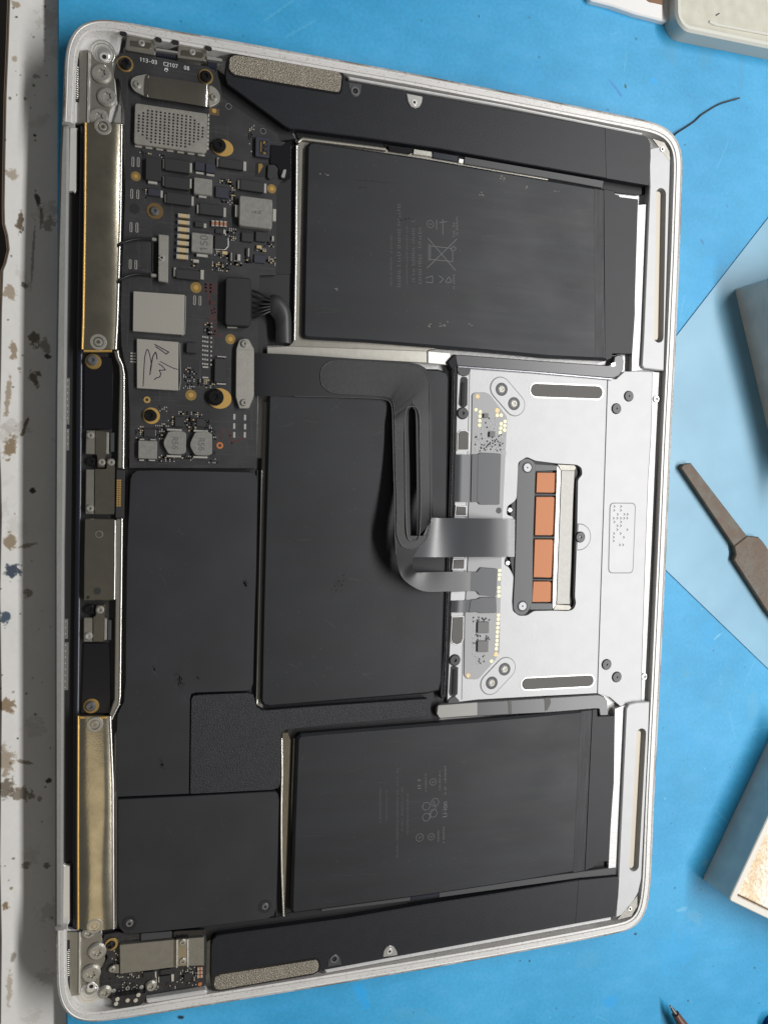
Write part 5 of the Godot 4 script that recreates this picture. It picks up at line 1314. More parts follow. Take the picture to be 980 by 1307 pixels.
	for e in [[[Vector2(-97.14,-127.54),Vector2(-96.40,-127.54),Vector2(-96.40,-124.28),Vector2(-97.14,-124.28)], [Vector2(-95.54,-127.64),Vector2(-94.59,-127.64),Vector2(-94.59,-124.43),Vector2(-95.54,-124.43)]], [[Vector2(-97.41,-116.88),Vector2(-96.62,-116.88),Vector2(-96.62,-113.65),Vector2(-97.41,-113.65)], [Vector2(-95.52,-116.87),Vector2(-94.60,-116.87),Vector2(-94.60,-113.81),Vector2(-95.52,-113.81)]], [[Vector2(-97.52,-105.78),Vector2(-96.73,-105.78),Vector2(-96.73,-102.54),Vector2(-97.52,-102.54)], [Vector2(-95.66,-105.90),Vector2(-94.76,-105.90),Vector2(-94.76,-102.61),Vector2(-95.66,-102.61)]], [[Vector2(-97.62,-93.39),Vector2(-96.83,-93.39),Vector2(-96.83,-90.20),Vector2(-97.62,-90.20)], [Vector2(-95.86,-93.37),Vector2(-94.93,-93.37),Vector2(-94.93,-90.27),Vector2(-95.86,-90.27)]], [[Vector2(-76.33,-83.34),Vector2(-75.48,-83.34),Vector2(-75.48,-80.06),Vector2(-76.33,-80.06)], [Vector2(-74.48,-83.36),Vector2(-73.63,-83.36),Vector2(-73.63,-80.09),Vector2(-74.48,-80.09)]]]:
		for p in e:
			var w: Vector2 = (p[0] + p[2]) * 0.5
			var hgt: float = (p[2].y - p[0].y) * 0.5
			var hole := stadium(w - Vector2(0, hgt - 0.35), w + Vector2(0, hgt - 0.35), 0.2)
			plate(b, "solder_pad", stadium(w - Vector2(0, hgt - 0.4), w + Vector2(0, hgt - 0.4), 0.42), y - 0.03, y + 0.06, M.solder, 0.03, 0.0, [hole])
	for e in [Vector2(-61.55,-42.10), Vector2(-57.80,-42.00), Vector2(-61.54,-38.82), Vector2(-57.73,-38.78), Vector2(-61.48,-35.72), Vector2(-57.76,-35.88)]:
		plate(b, "solder_pad", [e + Vector2(-0.38, -1.0), e + Vector2(0.38, -1.0), e + Vector2(0.38, 1.0), e + Vector2(-0.38, 1.0)], y, y + 0.12, M.solder, 0.05)

	# tiny parts, too many and too small to be separate
	var rng := RandomNumberGenerator.new()
	rng.seed = 5
	var bits := []
	var darks := []
	var tans := []
	for e in [[Vector2(-67.99,-124.29), Vector2(-63.67,-122.73), 22], [Vector2(-64.75,-122.85), Vector2(-62.73,-115.85), 26], [Vector2(-67.86,-117.07), Vector2(-64.90,-116.65), 8], [Vector2(-65.54,-107.67), Vector2(-62.22,-103.46), 26], [Vector2(-69.16,-99.43), Vector2(-65.08,-97.17), 18], [Vector2(-69.89,-95.57), Vector2(-64.19,-92.65), 34], [Vector2(-64.26,-96.45), Vector2(-59.60,-95.04), 14], [Vector2(-58.84,-97.85), Vector2(-56.06,-96.51), 14], [Vector2(-55.34,-101.78), Vector2(-52.00,-100.79), 14], [Vector2(-51.53,-104.68), Vector2(-49.26,-102.74), 12], [Vector2(-50.85,-98.99), Vector2(-48.29,-96.78), 12],
			[Vector2(-77.58,-95.55), Vector2(-75.44,-93.37), 8], [Vector2(-78.83,-58.06), Vector2(-75.01,-51.24), 34], [Vector2(-74.53,-54.54), Vector2(-68.32,-51.92), 26], [Vector2(-72.20,-74.27), Vector2(-69.98,-70.10), 22], [Vector2(-84.09,-41.25), Vector2(-81.94,-37.56), 12], [Vector2(-80.70,-43.04), Vector2(-77.25,-42.13), 8], [Vector2(-76.74,-42.98), Vector2(-72.98,-41.80), 8], [Vector2(-78.30,-40.99), Vector2(-75.03,-36.23), 34], [Vector2(-71.35,-40.51), Vector2(-69.93,-36.18), 14], [Vector2(-70.23,-37.82), Vector2(-67.45,-33.53), 14], [Vector2(-94.89,-36.96), Vector2(-92.01,-32.53), 18], [Vector2(-88.21,-38.35), Vector2(-84.48,-32.56), 26], [Vector2(-87.02,-27.32), Vector2(-82.02,-25.31), 16], [Vector2(-79.15,-28.14), Vector2(-75.40,-26.08), 12], [Vector2(-69.82,-29.85), Vector2(-67.30,-25.24), 8], [Vector2(-94.30,-129.77), Vector2(-91.26,-128.92), 8], [Vector2(-92.88,-117.22), Vector2(-91.82,-114.22), 5], [Vector2(-88.21,-129.36), Vector2(-86.65,-128.28), 5], [Vector2(-78.60,-76.95), Vector2(-76.72,-74.96), 0], [Vector2(-87.26,-44.59), Vector2(-84.63,-42.57), 5], [Vector2(-58.38,-143.94), Vector2(-56.83,-134.75), 10]]:
		for i in e[2] * 2:
			var q := Vector2(snappedf(rng.randf_range(e[0].x, e[1].x), 0.7), snappedf(rng.randf_range(e[0].y, e[1].y), 0.64))
			var k := rng.randf()
			(bits if k < 0.76 else darks if k < 0.95 else tans).append(q)
	smd(b, "solder_joints", bits, 0.34, 0.42, 0.22, y, M.solder)
	smd(b, "tiny_resistors", darks, 0.5, 0.72, 0.3, y, M.chip_black)
	smd(b, "tiny_capacitors", tans, 0.55, 0.4, 0.35, y, M.tan)
	# ladder of small resistors above the black inductor
	var rows_w := []
	for i in 7:
		for j in 4:
			var q: Vector2 = Vector2(-72.86,-69.33)
			var w: Vector2 = Vector2(-72.75,-60.02)
			rows_w.append(q.lerp(w, i / 6.0) + Vector2(j * 0.78 + (0.5 if j == 3 else 0.0), 0.05 * j))
	smd(b, "resistor_ladder", rows_w, 0.55, 0.6, 0.3, y, M.solder)
	for e in [[Vector2(-72.87,-59.19),Vector2(-70.86,-59.19),Vector2(-70.86,-58.60),Vector2(-72.87,-58.60)], [Vector2(-72.81,-55.55),Vector2(-70.79,-55.55),Vector2(-70.79,-55.00),Vector2(-72.81,-55.00)]]:
		plate(b, "solder_pad", e, y, y + 0.3, M.solder, 0.08)
	var comb := []
	for i in 4:
		for j in 2:
			var q: Vector2 = Vector2(-96.40,-61.91)
			comb.append(q + Vector2(j * 1.15, i * 0.95))
	smd(b, "pin_row", comb, 0.75, 0.45, 0.3, y, M.solder)

# ---------- the small board at the near hinge corner
func audio_board(lap: Node3D) -> void:
	var bm := mat("small_board", 1, 1, 1, 0.4)
	bm.albedo_color = Color.WHITE
	bm.albedo_texture = board_texture(131, 384, 256, Color(0.15, 0.15, 0.155), Color(0.24, 0.24, 0.25))
	var y := 8.00
	var b := plate(lap, "audio_board", [Vector2(-102.81,140.63),Vector2(-98.14,140.48),Vector2(-94.99,141.52),Vector2(-68.48,144.02),Vector2(-67.85,147.92),Vector2(-67.84,164.96),Vector2(-76.96,165.16),Vector2(-88.59,165.17),Vector2(-89.37,167.35),Vector2(-90.95,168.51),Vector2(-97.82,168.28),Vector2(-99.40,167.00),Vector2(-100.34,164.55),Vector2(-104.66,161.53),Vector2(-103.96,153.72),Vector2(-101.69,148.99),Vector2(-103.81,143.86)], 6.9, y, bm, 0.12, 0.5)
	ring(b, "gold_ring", Vector2(-100.55,144.20), 1.4, 2.2, y, y + 0.5, M.brass)
	screw(b, Vector2(-101.06,144.62), 1.45, y, y + 0.9, M.screw_black)
	var can := plate(b, "shield_can", [Vector2(-97.77,144.23),Vector2(-78.40,145.20),Vector2(-78.25,155.33),Vector2(-97.52,154.74)], y, y + 1.5, M.steel, 0.15, 0.3)
	plate(can, "lid_plate", [Vector2(-74.59,145.49),Vector2(-68.87,145.92),Vector2(-68.70,156.44),Vector2(-74.43,155.66)], y, y + 1.4, M.steel, 0.15, 0.3)
	plate(can, "bridge", [Vector2(-78.65,144.68),Vector2(-74.77,144.84),Vector2(-74.33,155.16),Vector2(-78.55,154.85)], y, y + 2.2, M.dark_steel, 0.25)
	for e in [[Vector3(-78.42,10.10,144.75), Vector3(-78.32,10.10,154.99)], [Vector3(-74.76,10.10,145.11), Vector3(-74.51,10.10,155.32)]]:
		part(can, "polished_fold", Shape.new().tube(e, 0.4), M.bright)
	screw(can, Vector2(-76.45,146.01), 1.25, y + 2.1, y + 2.7, M.pale_steel)
	screw(can, Vector2(-76.34,152.99), 1.25, y + 2.1, y + 2.7, M.pale_steel)
	plate(can, "tab", [Vector2(-100.05,151.45),Vector2(-97.71,151.69),Vector2(-97.67,154.96),Vector2(-100.15,154.41)], y, y + 0.9, M.steel, 0.15, 0.5)
	screw(can, Vector2(-100.20,152.82), 1.15, y + 0.8, y + 1.4, M.pale_steel)
	chip(b, "capacitor", [Vector2(-89.77,155.98),Vector2(-86.09,156.16),Vector2(-85.90,158.20),Vector2(-89.64,157.95)], 0.9, M.chip_black, [[Vector2(-85.82,156.56),Vector2(-85.23,156.57),Vector2(-85.20,158.68),Vector2(-85.73,158.74)]])
	chip(b, "capacitor", [Vector2(-83.95,156.08),Vector2(-80.12,156.13),Vector2(-80.09,158.01),Vector2(-83.87,157.82)], 0.9, M.chip_black)
	chip(b, "capacitor", [Vector2(-84.00,158.37),Vector2(-80.30,158.47),Vector2(-80.32,160.72),Vector2(-83.97,160.40)], 0.9, M.chip_black, [[Vector2(-80.17,158.50),Vector2(-79.19,158.52),Vector2(-79.21,161.13),Vector2(-80.02,161.14)], [Vector2(-84.58,158.64),Vector2(-84.12,158.72),Vector2(-84.14,160.74),Vector2(-84.58,160.66)]])
	chip(b, "chip", [Vector2(-75.72,158.87),Vector2(-73.25,158.98),Vector2(-73.20,161.76),Vector2(-75.59,161.65)], 0.7, M.chip_black)
	for e in [[Vector2(-70.98,157.23),Vector2(-69.24,157.34),Vector2(-69.16,158.55),Vector2(-70.94,158.41)], [Vector2(-70.96,158.70),Vector2(-69.16,158.82),Vector2(-69.14,159.96),Vector2(-70.91,159.84)], [Vector2(-70.96,160.10),Vector2(-69.13,160.23),Vector2(-69.11,161.34),Vector2(-70.94,161.24)]]:
		var o := chip(b, "capacitor", e, 0.7, M.brown, [], 0.08, 0.1)
		for k in [0.0, 0.76]:
			plate(o, "silver_end", [e[0].lerp(e[1], k), e[0].lerp(e[1], k + 0.24), e[3].lerp(e[2], k + 0.24), e[3].lerp(e[2], k)], y, y + 0.73, M.solder, 0.05)
	screw(b, Vector2(-87.03,161.46), 2.0, y, y + 1.1, M.pale_steel)
	disc(b, "gold_dot", Vector2(-69.95,164.01), 0.7, y, y + 0.12, M.copper, 0.03)
	plate(b, "board_tab", [Vector2(-100.25,162.01),Vector2(-88.60,162.48),Vector2(-88.97,164.56),Vector2(-89.49,165.90),Vector2(-90.93,166.78),Vector2(-97.73,166.56),Vector2(-99.17,165.45),Vector2(-99.97,163.76)], 6.9, 10.45, bm, 0.12, 0.4)
	for e in [Vector2(-98.24,163.04), Vector2(-94.84,164.09), Vector2(-92.14,164.57), Vector2(-91.24,162.73), Vector2(-98.66,164.64)]:
		disc(b, "test_pad", e, 0.72, 10.4, 10.55, M.solder, 0.04)
	for e in [Vector2(-99.60,161.41), Vector2(-94.96,161.40), Vector2(-90.29,161.71)]:
		disc(b, "test_pad", e, 0.72, y, y + 0.1, M.solder, 0.04)
	var rng := RandomNumberGenerator.new()
	rng.seed = 9
	var bits := []
	var darks := []
	for e in [[Vector2(-101.10,155.04), Vector2(-90.02,158.02), 34], [Vector2(-97.93,158.41), Vector2(-91.53,164.95), 34], [Vector2(-77.09,156.97), Vector2(-71.54,159.64), 18], [Vector2(-72.94,158.82), Vector2(-71.21,163.21), 14], [Vector2(-77.05,159.31), Vector2(-75.90,162.71), 12], [Vector2(-75.36,162.51), Vector2(-71.48,163.75), 10], [Vector2(-85.46,158.78), Vector2(-84.32,163.89), 10], [Vector2(-82.19,161.65), Vector2(-77.52,164.48), 8], [Vector2(-100.17,145.83), Vector2(-98.02,151.28), 10]]:
		for i in e[2]:
			var q := Vector2(snappedf(rng.randf_range(e[0].x, e[1].x), 0.6), snappedf(rng.randf_range(e[0].y, e[1].y), 0.55))
			(bits if rng.randf() < 0.75 else darks).append(q)
	smd(b, "solder_joints", bits, 0.3, 0.36, 0.2, y, M.solder)
	smd(b, "tiny_resistors", darks, 0.5, 0.6, 0.3, y, M.chip_black)
	plate(b, "flex_plug", [Vector2(-90.75,141.67),Vector2(-80.32,142.37),Vector2(-80.15,144.70),Vector2(-90.72,144.24)], y, y + 0.8, M.rubber, 0.15, 0.3)
	plate(b, "flex_plug", [Vector2(-79.51,142.35),Vector2(-69.09,143.31),Vector2(-68.78,145.54),Vector2(-79.47,144.66)], y, y + 0.8, M.gloss_black, 0.15, 0.3)

# ---------- black sheets over the board
func sheets(lap: Node3D) -> void:
	var y := 9.40
	plate(lap, "heat_spreader", [Vector2(-96.28,-18.95),Vector2(-95.67,-20.84),Vector2(-94.16,-22.09),Vector2(-87.73,-22.41),Vector2(-54.75,-22.69),Vector2(-53.47,-21.47),Vector2(-53.01,-19.52),Vector2(-52.82,10.34),Vector2(-53.07,33.07),Vector2(-53.13,53.67),Vector2(-53.87,56.08),Vector2(-56.25,56.46),Vector2(-73.32,56.09),Vector2(-74.79,56.49),Vector2(-75.22,58.15),Vector2(-75.08,92.50),Vector2(-99.43,91.30),Vector2(-99.76,69.90),Vector2(-99.51,62.23),Vector2(-97.51,57.97),Vector2(-96.96,50.87),Vector2(-97.06,31.76),Vector2(-97.01,4.69)], 7.0, y, M.graphite, 0.2)
	plate(lap, "felt_sheet", [Vector2(-74.82,58.46),Vector2(-74.24,57.22),Vector2(-72.22,56.97),Vector2(-55.11,57.16),Vector2(-52.99,57.85),Vector2(-51.67,62.68),Vector2(-49.89,63.80),Vector2(-47.61,63.97),Vector2(-30.76,63.65),Vector2(14.30,63.30),Vector2(14.59,70.26),Vector2(-18.60,70.96),Vector2(-40.53,71.68),Vector2(-42.39,72.86),Vector2(-42.32,91.62),Vector2(-43.10,93.31),Vector2(-45.25,93.85),Vector2(-61.70,93.18),Vector2(-74.67,92.62)], 7.0, y - 0.15, M.textured_black, 0.15)
	var lower := plate(lap, "heat_spreader", [Vector2(-98.91,92.18),Vector2(-74.88,93.28),Vector2(-47.54,94.31),Vector2(-44.37,94.52),Vector2(-43.19,95.66),Vector2(-42.79,98.05),Vector2(-42.78,121.09),Vector2(-42.89,138.92),Vector2(-43.80,141.32),Vector2(-46.24,142.31),Vector2(-71.90,141.96),Vector2(-93.91,140.99),Vector2(-96.27,140.35),Vector2(-97.98,138.12),Vector2(-98.51,135.37),Vector2(-98.78,114.31)], 7.0, y, M.graphite, 0.2)
	for e in [[Vector2(-94.61,136.89), 2.5], [Vector2(-47.10,137.44), 2.45]]:
		ring(lower, "screw_well", e[0], 1.5, e[1], y - 0.05, y + 0.12, M.deep_black, 0.0)
		screw(lower, e[0], 1.45, y - 0.4, y + 0.3, M.screw_gray)
	# stains and lint on the foil
	var rng := RandomNumberGenerator.new()
	rng.seed = 15
	var lint := Shape.new()
	for e in [[Vector2(-78.77,50.96), 2.0, 3.5, 26], [Vector2(-56.75,16.81), 1.6, 1.6, 14], [Vector2(-84.71,80.22), 1.6, 2.2, 12], [Vector2(-72.60,50.42), 2.5, 2.0, 7], [Vector2(-87.55,46.65), 0.7, 0.7, 5]]:
		for i in e[3] * 3:
			var q: Vector2 = e[0] + Vector2(rng.randfn() * e[1] * 0.3, rng.randfn() * e[2] * 0.5).rotated(-0.3)
			var w := rng.randf_range(0.1, 0.9)
			lint.stroke([q, q + Vector2(w * 0.35, w)], rng.randf_range(0.1, 0.35), y + 0.012)
	part(lap.get_node("heat_spreader"), "smudges", lint, mat("smudge", 0.013, 0.013, 0.014, 0.75)).set_meta("kind", "stuff")
	for e in [[lap.get_node("heat_spreader"), Vector2(-96.64,-16.80), Vector2(-76.03,88.58), 46], [lower, Vector2(-97.07,95.00), Vector2(-45.23,135.62), 34]]:
		var specks := Shape.new()
		for i in e[3]:
			var q := Vector2(rng.randf_range(e[1].x, e[2].x), rng.randf_range(e[1].y, e[2].y))
			var d := Vector2(rng.randf_range(0.05, 0.3), 0).rotated(rng.randf() * TAU)
			specks.stroke([q, q + d], rng.randf_range(0.07, 0.16), y + 0.012)
		for i in 5:
			var q := Vector2(rng.randf_range(e[1].x, e[2].x), rng.randf_range(e[1].y, e[2].y))
			specks.stroke([q, q + Vector2(rng.randf_range(0.5, 2.5), rng.randf_range(1.0, 4.0))], 0.05, y + 0.012)
		part(e[0], "dust", specks, mat("lint", 0.09, 0.09, 0.09, 0.8) if not M.has("lint") else M.lint).set_meta("kind", "stuff")
	# black rails in the gap beside the sheets
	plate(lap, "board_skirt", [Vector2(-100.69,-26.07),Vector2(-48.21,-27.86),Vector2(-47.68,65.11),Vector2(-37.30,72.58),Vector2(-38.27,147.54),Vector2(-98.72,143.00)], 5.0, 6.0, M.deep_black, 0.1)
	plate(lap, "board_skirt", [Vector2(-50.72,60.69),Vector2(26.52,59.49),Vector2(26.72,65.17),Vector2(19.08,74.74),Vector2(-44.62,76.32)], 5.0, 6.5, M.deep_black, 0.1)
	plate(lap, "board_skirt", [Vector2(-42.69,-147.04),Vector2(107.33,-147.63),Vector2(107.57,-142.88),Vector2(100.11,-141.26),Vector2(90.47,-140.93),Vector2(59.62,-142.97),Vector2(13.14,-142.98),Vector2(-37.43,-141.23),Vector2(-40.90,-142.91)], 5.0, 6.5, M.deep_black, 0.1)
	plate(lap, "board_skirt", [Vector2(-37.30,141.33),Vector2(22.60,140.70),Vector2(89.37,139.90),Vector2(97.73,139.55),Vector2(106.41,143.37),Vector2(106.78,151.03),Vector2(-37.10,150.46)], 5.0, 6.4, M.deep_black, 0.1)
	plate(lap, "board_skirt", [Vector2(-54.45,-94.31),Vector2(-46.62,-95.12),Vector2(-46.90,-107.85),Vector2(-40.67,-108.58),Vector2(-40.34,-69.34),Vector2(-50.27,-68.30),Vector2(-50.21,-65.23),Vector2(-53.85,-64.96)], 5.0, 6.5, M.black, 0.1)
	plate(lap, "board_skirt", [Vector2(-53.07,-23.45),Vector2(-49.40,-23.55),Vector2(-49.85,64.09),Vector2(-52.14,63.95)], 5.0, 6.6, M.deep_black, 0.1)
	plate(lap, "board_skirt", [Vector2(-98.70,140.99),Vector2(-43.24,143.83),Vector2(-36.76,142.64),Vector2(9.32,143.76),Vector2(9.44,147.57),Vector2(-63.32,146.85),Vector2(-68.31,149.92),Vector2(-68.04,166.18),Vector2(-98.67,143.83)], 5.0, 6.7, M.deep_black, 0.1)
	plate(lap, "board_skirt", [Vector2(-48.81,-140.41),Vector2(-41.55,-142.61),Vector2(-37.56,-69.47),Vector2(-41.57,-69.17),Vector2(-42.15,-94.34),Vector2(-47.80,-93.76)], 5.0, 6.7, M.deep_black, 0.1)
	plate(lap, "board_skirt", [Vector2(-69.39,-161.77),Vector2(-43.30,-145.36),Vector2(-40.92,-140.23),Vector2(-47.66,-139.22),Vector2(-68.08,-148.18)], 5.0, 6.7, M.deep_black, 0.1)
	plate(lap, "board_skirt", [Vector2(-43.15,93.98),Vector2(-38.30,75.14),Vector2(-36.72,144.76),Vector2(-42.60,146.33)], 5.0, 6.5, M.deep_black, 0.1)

# ---------- the long speakers at both sides
func speakers(lap: Node3D) -> void:
	var y := 9.60
	for e in [[[Vector2(-67.01,-158.02),Vector2(-66.84,-163.05),Vector2(-66.20,-164.61),Vector2(-64.63,-165.95),Vector2(-62.52,-166.86),Vector2(-26.11,-167.60),Vector2(-24.76,-165.92),Vector2(-24.58,-164.57),Vector2(-1.10,-164.54),Vector2(57.01,-164.48),Vector2(99.39,-164.23),Vector2(102.02,-163.54),Vector2(103.44,-161.40),Vector2(103.89,-156.13),Vector2(103.55,-144.44),Vector2(83.52,-144.68),Vector2(44.27,-145.24),Vector2(11.87,-145.79),Vector2(-18.51,-145.33),Vector2(-41.50,-144.60),Vector2(-44.29,-144.38),Vector2(-45.97,-144.80),Vector2(-66.31,-156.03)], [Vector2(82.06,-164.34),Vector2(99.39,-164.23),Vector2(102.02,-163.54),Vector2(103.44,-161.40),Vector2(103.89,-156.13),Vector2(103.55,-144.44),Vector2(83.52,-144.62)], [Vector2(-65.72,-164.45),Vector2(-64.54,-165.58),Vector2(-63.09,-166.05),Vector2(-47.64,-166.51),Vector2(-29.37,-166.65),Vector2(-27.07,-166.64),Vector2(-26.12,-165.44),Vector2(-26.49,-160.98),Vector2(-26.90,-159.95),Vector2(-28.16,-159.60),Vector2(-47.49,-159.43),Vector2(-63.76,-159.45),Vector2(-65.10,-160.09),Vector2(-65.92,-161.13)], [Vector2(-20.91,-161.17), [Vector2(-23.55,-163.92),Vector2(-18.58,-164.08),Vector2(-18.80,-161.14),Vector2(-19.64,-159.61),Vector2(-21.23,-159.06),Vector2(-22.57,-159.81)]]],
			[[Vector2(-66.41,149.21),Vector2(-65.89,147.10),Vector2(-64.66,145.98),Vector2(-62.98,145.85),Vector2(-16.66,146.30),Vector2(14.99,145.31),Vector2(48.72,144.91),Vector2(83.87,144.28),Vector2(102.87,145.04),Vector2(103.65,146.92),Vector2(103.50,154.10),Vector2(102.91,159.50),Vector2(101.97,162.29),Vector2(99.92,163.71),Vector2(70.81,163.35),Vector2(15.61,164.63),Vector2(-24.71,165.57),Vector2(-25.96,164.30),Vector2(-26.67,166.01),Vector2(-61.76,166.85),Vector2(-64.57,166.66),Vector2(-65.91,164.81),Vector2(-66.37,162.39)], [Vector2(83.87,144.28),Vector2(102.87,145.04),Vector2(103.65,146.92),Vector2(103.50,154.10),Vector2(102.91,159.50),Vector2(101.97,162.29),Vector2(99.92,163.71),Vector2(83.12,163.35)], [Vector2(-65.16,162.26),Vector2(-64.71,161.02),Vector2(-63.04,160.42),Vector2(-46.25,160.51),Vector2(-27.81,160.51),Vector2(-26.89,161.24),Vector2(-26.40,162.87),Vector2(-26.80,164.91),Vector2(-28.44,165.55),Vector2(-46.14,165.76),Vector2(-62.66,166.06),Vector2(-64.35,165.48),Vector2(-65.13,164.03)], [Vector2(-20.38,161.40), [Vector2(-22.93,164.18),Vector2(-22.55,161.18),Vector2(-21.51,159.90),Vector2(-19.37,160.09),Vector2(-18.27,161.25),Vector2(-17.42,164.15)]]]]:
		var s := plate(lap, "speaker", e[0], 5.6, y, M.speaker_black, 0.3)
		plate(s, "end_section", rr(e[1], 0.4), y - 0.2, y + 0.1, M.speaker_black, 0.12)
		plate(s, "grille_bed", Shape.inset(e[2], -0.75 if Shape.area(e[2]) > 0 else 0.75), y - 0.2, y + 0.06, M.gloss_black, 0.05)
		plate(s, "grille", e[2], y - 0.1, y + 0.6, M.grille, 0.2)
		plate(s, "screw_tab", e[3][1], y - 0.3, y + 0.12, M.rubber, 0.1, 0.4)
		ring(s, "screw_collar", e[3][0], 0.95, 1.7, y, y + 0.35, M.screw_gray, 0.12)
		screw(s, e[3][0], 0.95, y - 0.2, y + 0.25, M.screw_black)

# ---------- batteries
func foil(called: String, sd: int, streak: float) -> StandardMaterial3D:
	var m := mat(called, 1, 1, 1, 0.5)
	m.albedo_color = Color.WHITE
	m.albedo_texture = foil_texture(sd, streak)
	m.roughness_texture = noise(256, 0.012, sd + 3, 4, [Color(0.84, 0.84, 0.84), Color(1, 1, 1)])
	m.roughness = 0.56
	m.metallic_specular = 0.42
	m.texture_repeat = false
	return m

func batteries(lap: Node3D) -> void:
	var y := 9.90
	var rng := RandomNumberGenerator.new()
	rng.seed = 27
	# steel tray edges that hold the cells
	var tray := plate(lap, "battery_tray", [Vector2(-41.77,-138.33),Vector2(-41.40,-140.58),Vector2(-40.30,-141.98),Vector2(-38.34,-142.96),Vector2(12.55,-143.77),Vector2(58.80,-142.92),Vector2(59.77,-119.87),Vector2(13.52,-114.47),Vector2(14.94,-71.84),Vector2(10.20,-70.75),Vector2(10.35,-66.17),Vector2(-50.42,-64.99),Vector2(-50.33,-67.50),Vector2(-42.87,-68.49),Vector2(-41.20,-70.16),Vector2(-41.16,-99.76)], 5.6, 7.8, M.steel, 0.3, 0.8)
	part(tray, "polished_edge", Shape.new().tube([Vector3(-41.48,8.00,-139.47), Vector3(-40.85,8.00,-99.79), Vector3(-40.70,8.00,-70.76)], 0.42), M.bright)
	part(tray, "raised_rim", Shape.new().tube([Vector3(-41.17,8.30,-140.49), Vector3(-39.50,8.30,-141.98), Vector3(-15.12,8.30,-142.72), Vector3(-8.52,8.30,-142.85)], 0.7), M.steel)
	plate(tray, "strip_plate", [Vector2(-50.50,-67.46),Vector2(-42.90,-68.45),Vector2(10.14,-70.56),Vector2(10.28,-65.99),Vector2(-50.44,-64.82)], 7.7, 8.2, M.pale_steel, 0.2)
	plate(tray, "end_plate", [Vector2(10.42,-70.57),Vector2(19.37,-70.49),Vector2(20.07,-68.90),Vector2(19.20,-65.85),Vector2(10.57,-65.97)], 7.0, 8.3, M.silver, 0.2)
	for e in [[[Vector2(-7.70,-144.63),Vector2(1.15,-144.81),Vector2(2.11,-143.53),Vector2(0.91,-142.49),Vector2(-7.03,-142.47)], "gloss_black"], [[Vector2(2.38,-144.71),Vector2(9.53,-144.76),Vector2(9.75,-142.77),Vector2(2.14,-142.67)], "pale_steel"], [[Vector2(9.84,-144.81),Vector2(20.30,-144.74),Vector2(20.06,-142.37),Vector2(9.92,-142.51)], "navy_black"], [[Vector2(20.57,-143.83),Vector2(22.49,-143.81),Vector2(22.23,-142.17),Vector2(20.30,-142.19)], "silver"], [[Vector2(22.86,-144.82),Vector2(83.25,-143.99),Vector2(82.66,-141.11),Vector2(65.58,-141.58),Vector2(22.63,-142.16)], "rubber"]]:
		plate(lap, "battery_clip", e[0], 6.0, 8.5, M[e[1]], 0.2, 0.3)
	for e in [[[Vector2(-25.67,141.28),Vector2(10.07,141.20),Vector2(10.15,143.73),Vector2(-25.62,143.11)], "rubber"], [[Vector2(10.06,140.88),Vector2(21.87,140.71),Vector2(21.97,143.75),Vector2(10.15,143.73)], "navy_black"], [[Vector2(21.89,141.19),Vector2(88.28,141.52),Vector2(102.74,141.61),Vector2(102.90,145.05),Vector2(85.41,144.20),Vector2(21.99,144.07)], "rubber"]]:
		plate(lap, "battery_clip", e[0], 6.0, 8.3, M[e[1]], 0.2, 0.3)
	plate(tray, "side_band", [Vector2(-51.27,-48.24),Vector2(-49.16,-48.35),Vector2(-49.08,63.96),Vector2(-51.82,62.34),Vector2(-51.93,21.99)], 5.6, 7.6, M.steel, 0.3)
	part(tray, "polished_edge", Shape.new().tube([Vector3(-51.30,7.50,-23.50), Vector3(-51.21,7.50,22.02), Vector3(-51.39,7.50,61.81)], 0.4), M.bright)
	plate(tray, "side_band", [Vector2(-42.23,72.77),Vector2(-39.61,72.81),Vector2(-38.52,76.12),Vector2(-38.92,110.13),Vector2(-39.35,143.28),Vector2(-40.39,142.83),Vector2(-41.79,109.82),Vector2(-42.39,80.24)], 5.6, 8.4, M.dark_steel, 0.4)
	part(tray, "polished_edge", Shape.new().tube(smooth([Vector3(-42.18,8.40,74.97), Vector3(-41.78,8.50,87.61), Vector3(-41.71,8.50,103.86), Vector3(-41.07,8.50,124.73), Vector3(-39.94,8.30,142.65)], 3), 0.38), M.bright)

	# the far cell
	var a := plate(lap, "battery_cell", [Vector2(-38.27,-136.73),Vector2(-38.19,-139.20),Vector2(-37.23,-140.71),Vector2(-35.26,-141.15),Vector2(5.67,-141.46),Vector2(44.29,-140.81),Vector2(82.81,-140.30),Vector2(86.90,-76.32),Vector2(87.45,-72.40),Vector2(60.75,-71.59),Vector2(33.64,-71.90),Vector2(-13.57,-71.85),Vector2(-35.28,-71.29),Vector2(-37.29,-71.42),Vector2(-38.09,-72.61),Vector2(-38.24,-99.58)], 6.2, y, foil("cell_foil_a", 201, 1.0), 0.9)
	plate(a, "folded_flap", [Vector2(82.63,-140.43),Vector2(87.51,-140.25),Vector2(88.12,-138.99),Vector2(89.76,-138.90),Vector2(90.53,-138.22),Vector2(98.98,-138.44),Vector2(99.25,-114.45),Vector2(99.60,-92.26),Vector2(99.31,-75.64),Vector2(89.89,-75.11),Vector2(89.79,-73.36),Vector2(87.46,-72.24),Vector2(86.34,-72.80)], 6.4, y - 0.35, M.foil_black, 0.25)
	plate(a, "flap_seam", [Vector2(78.18,-139.68),Vector2(82.48,-139.64),Vector2(85.77,-73.39),Vector2(81.59,-73.40)], y - 0.3, y + 0.05, foil("cell_flap", 205, 0.6), 0.04)
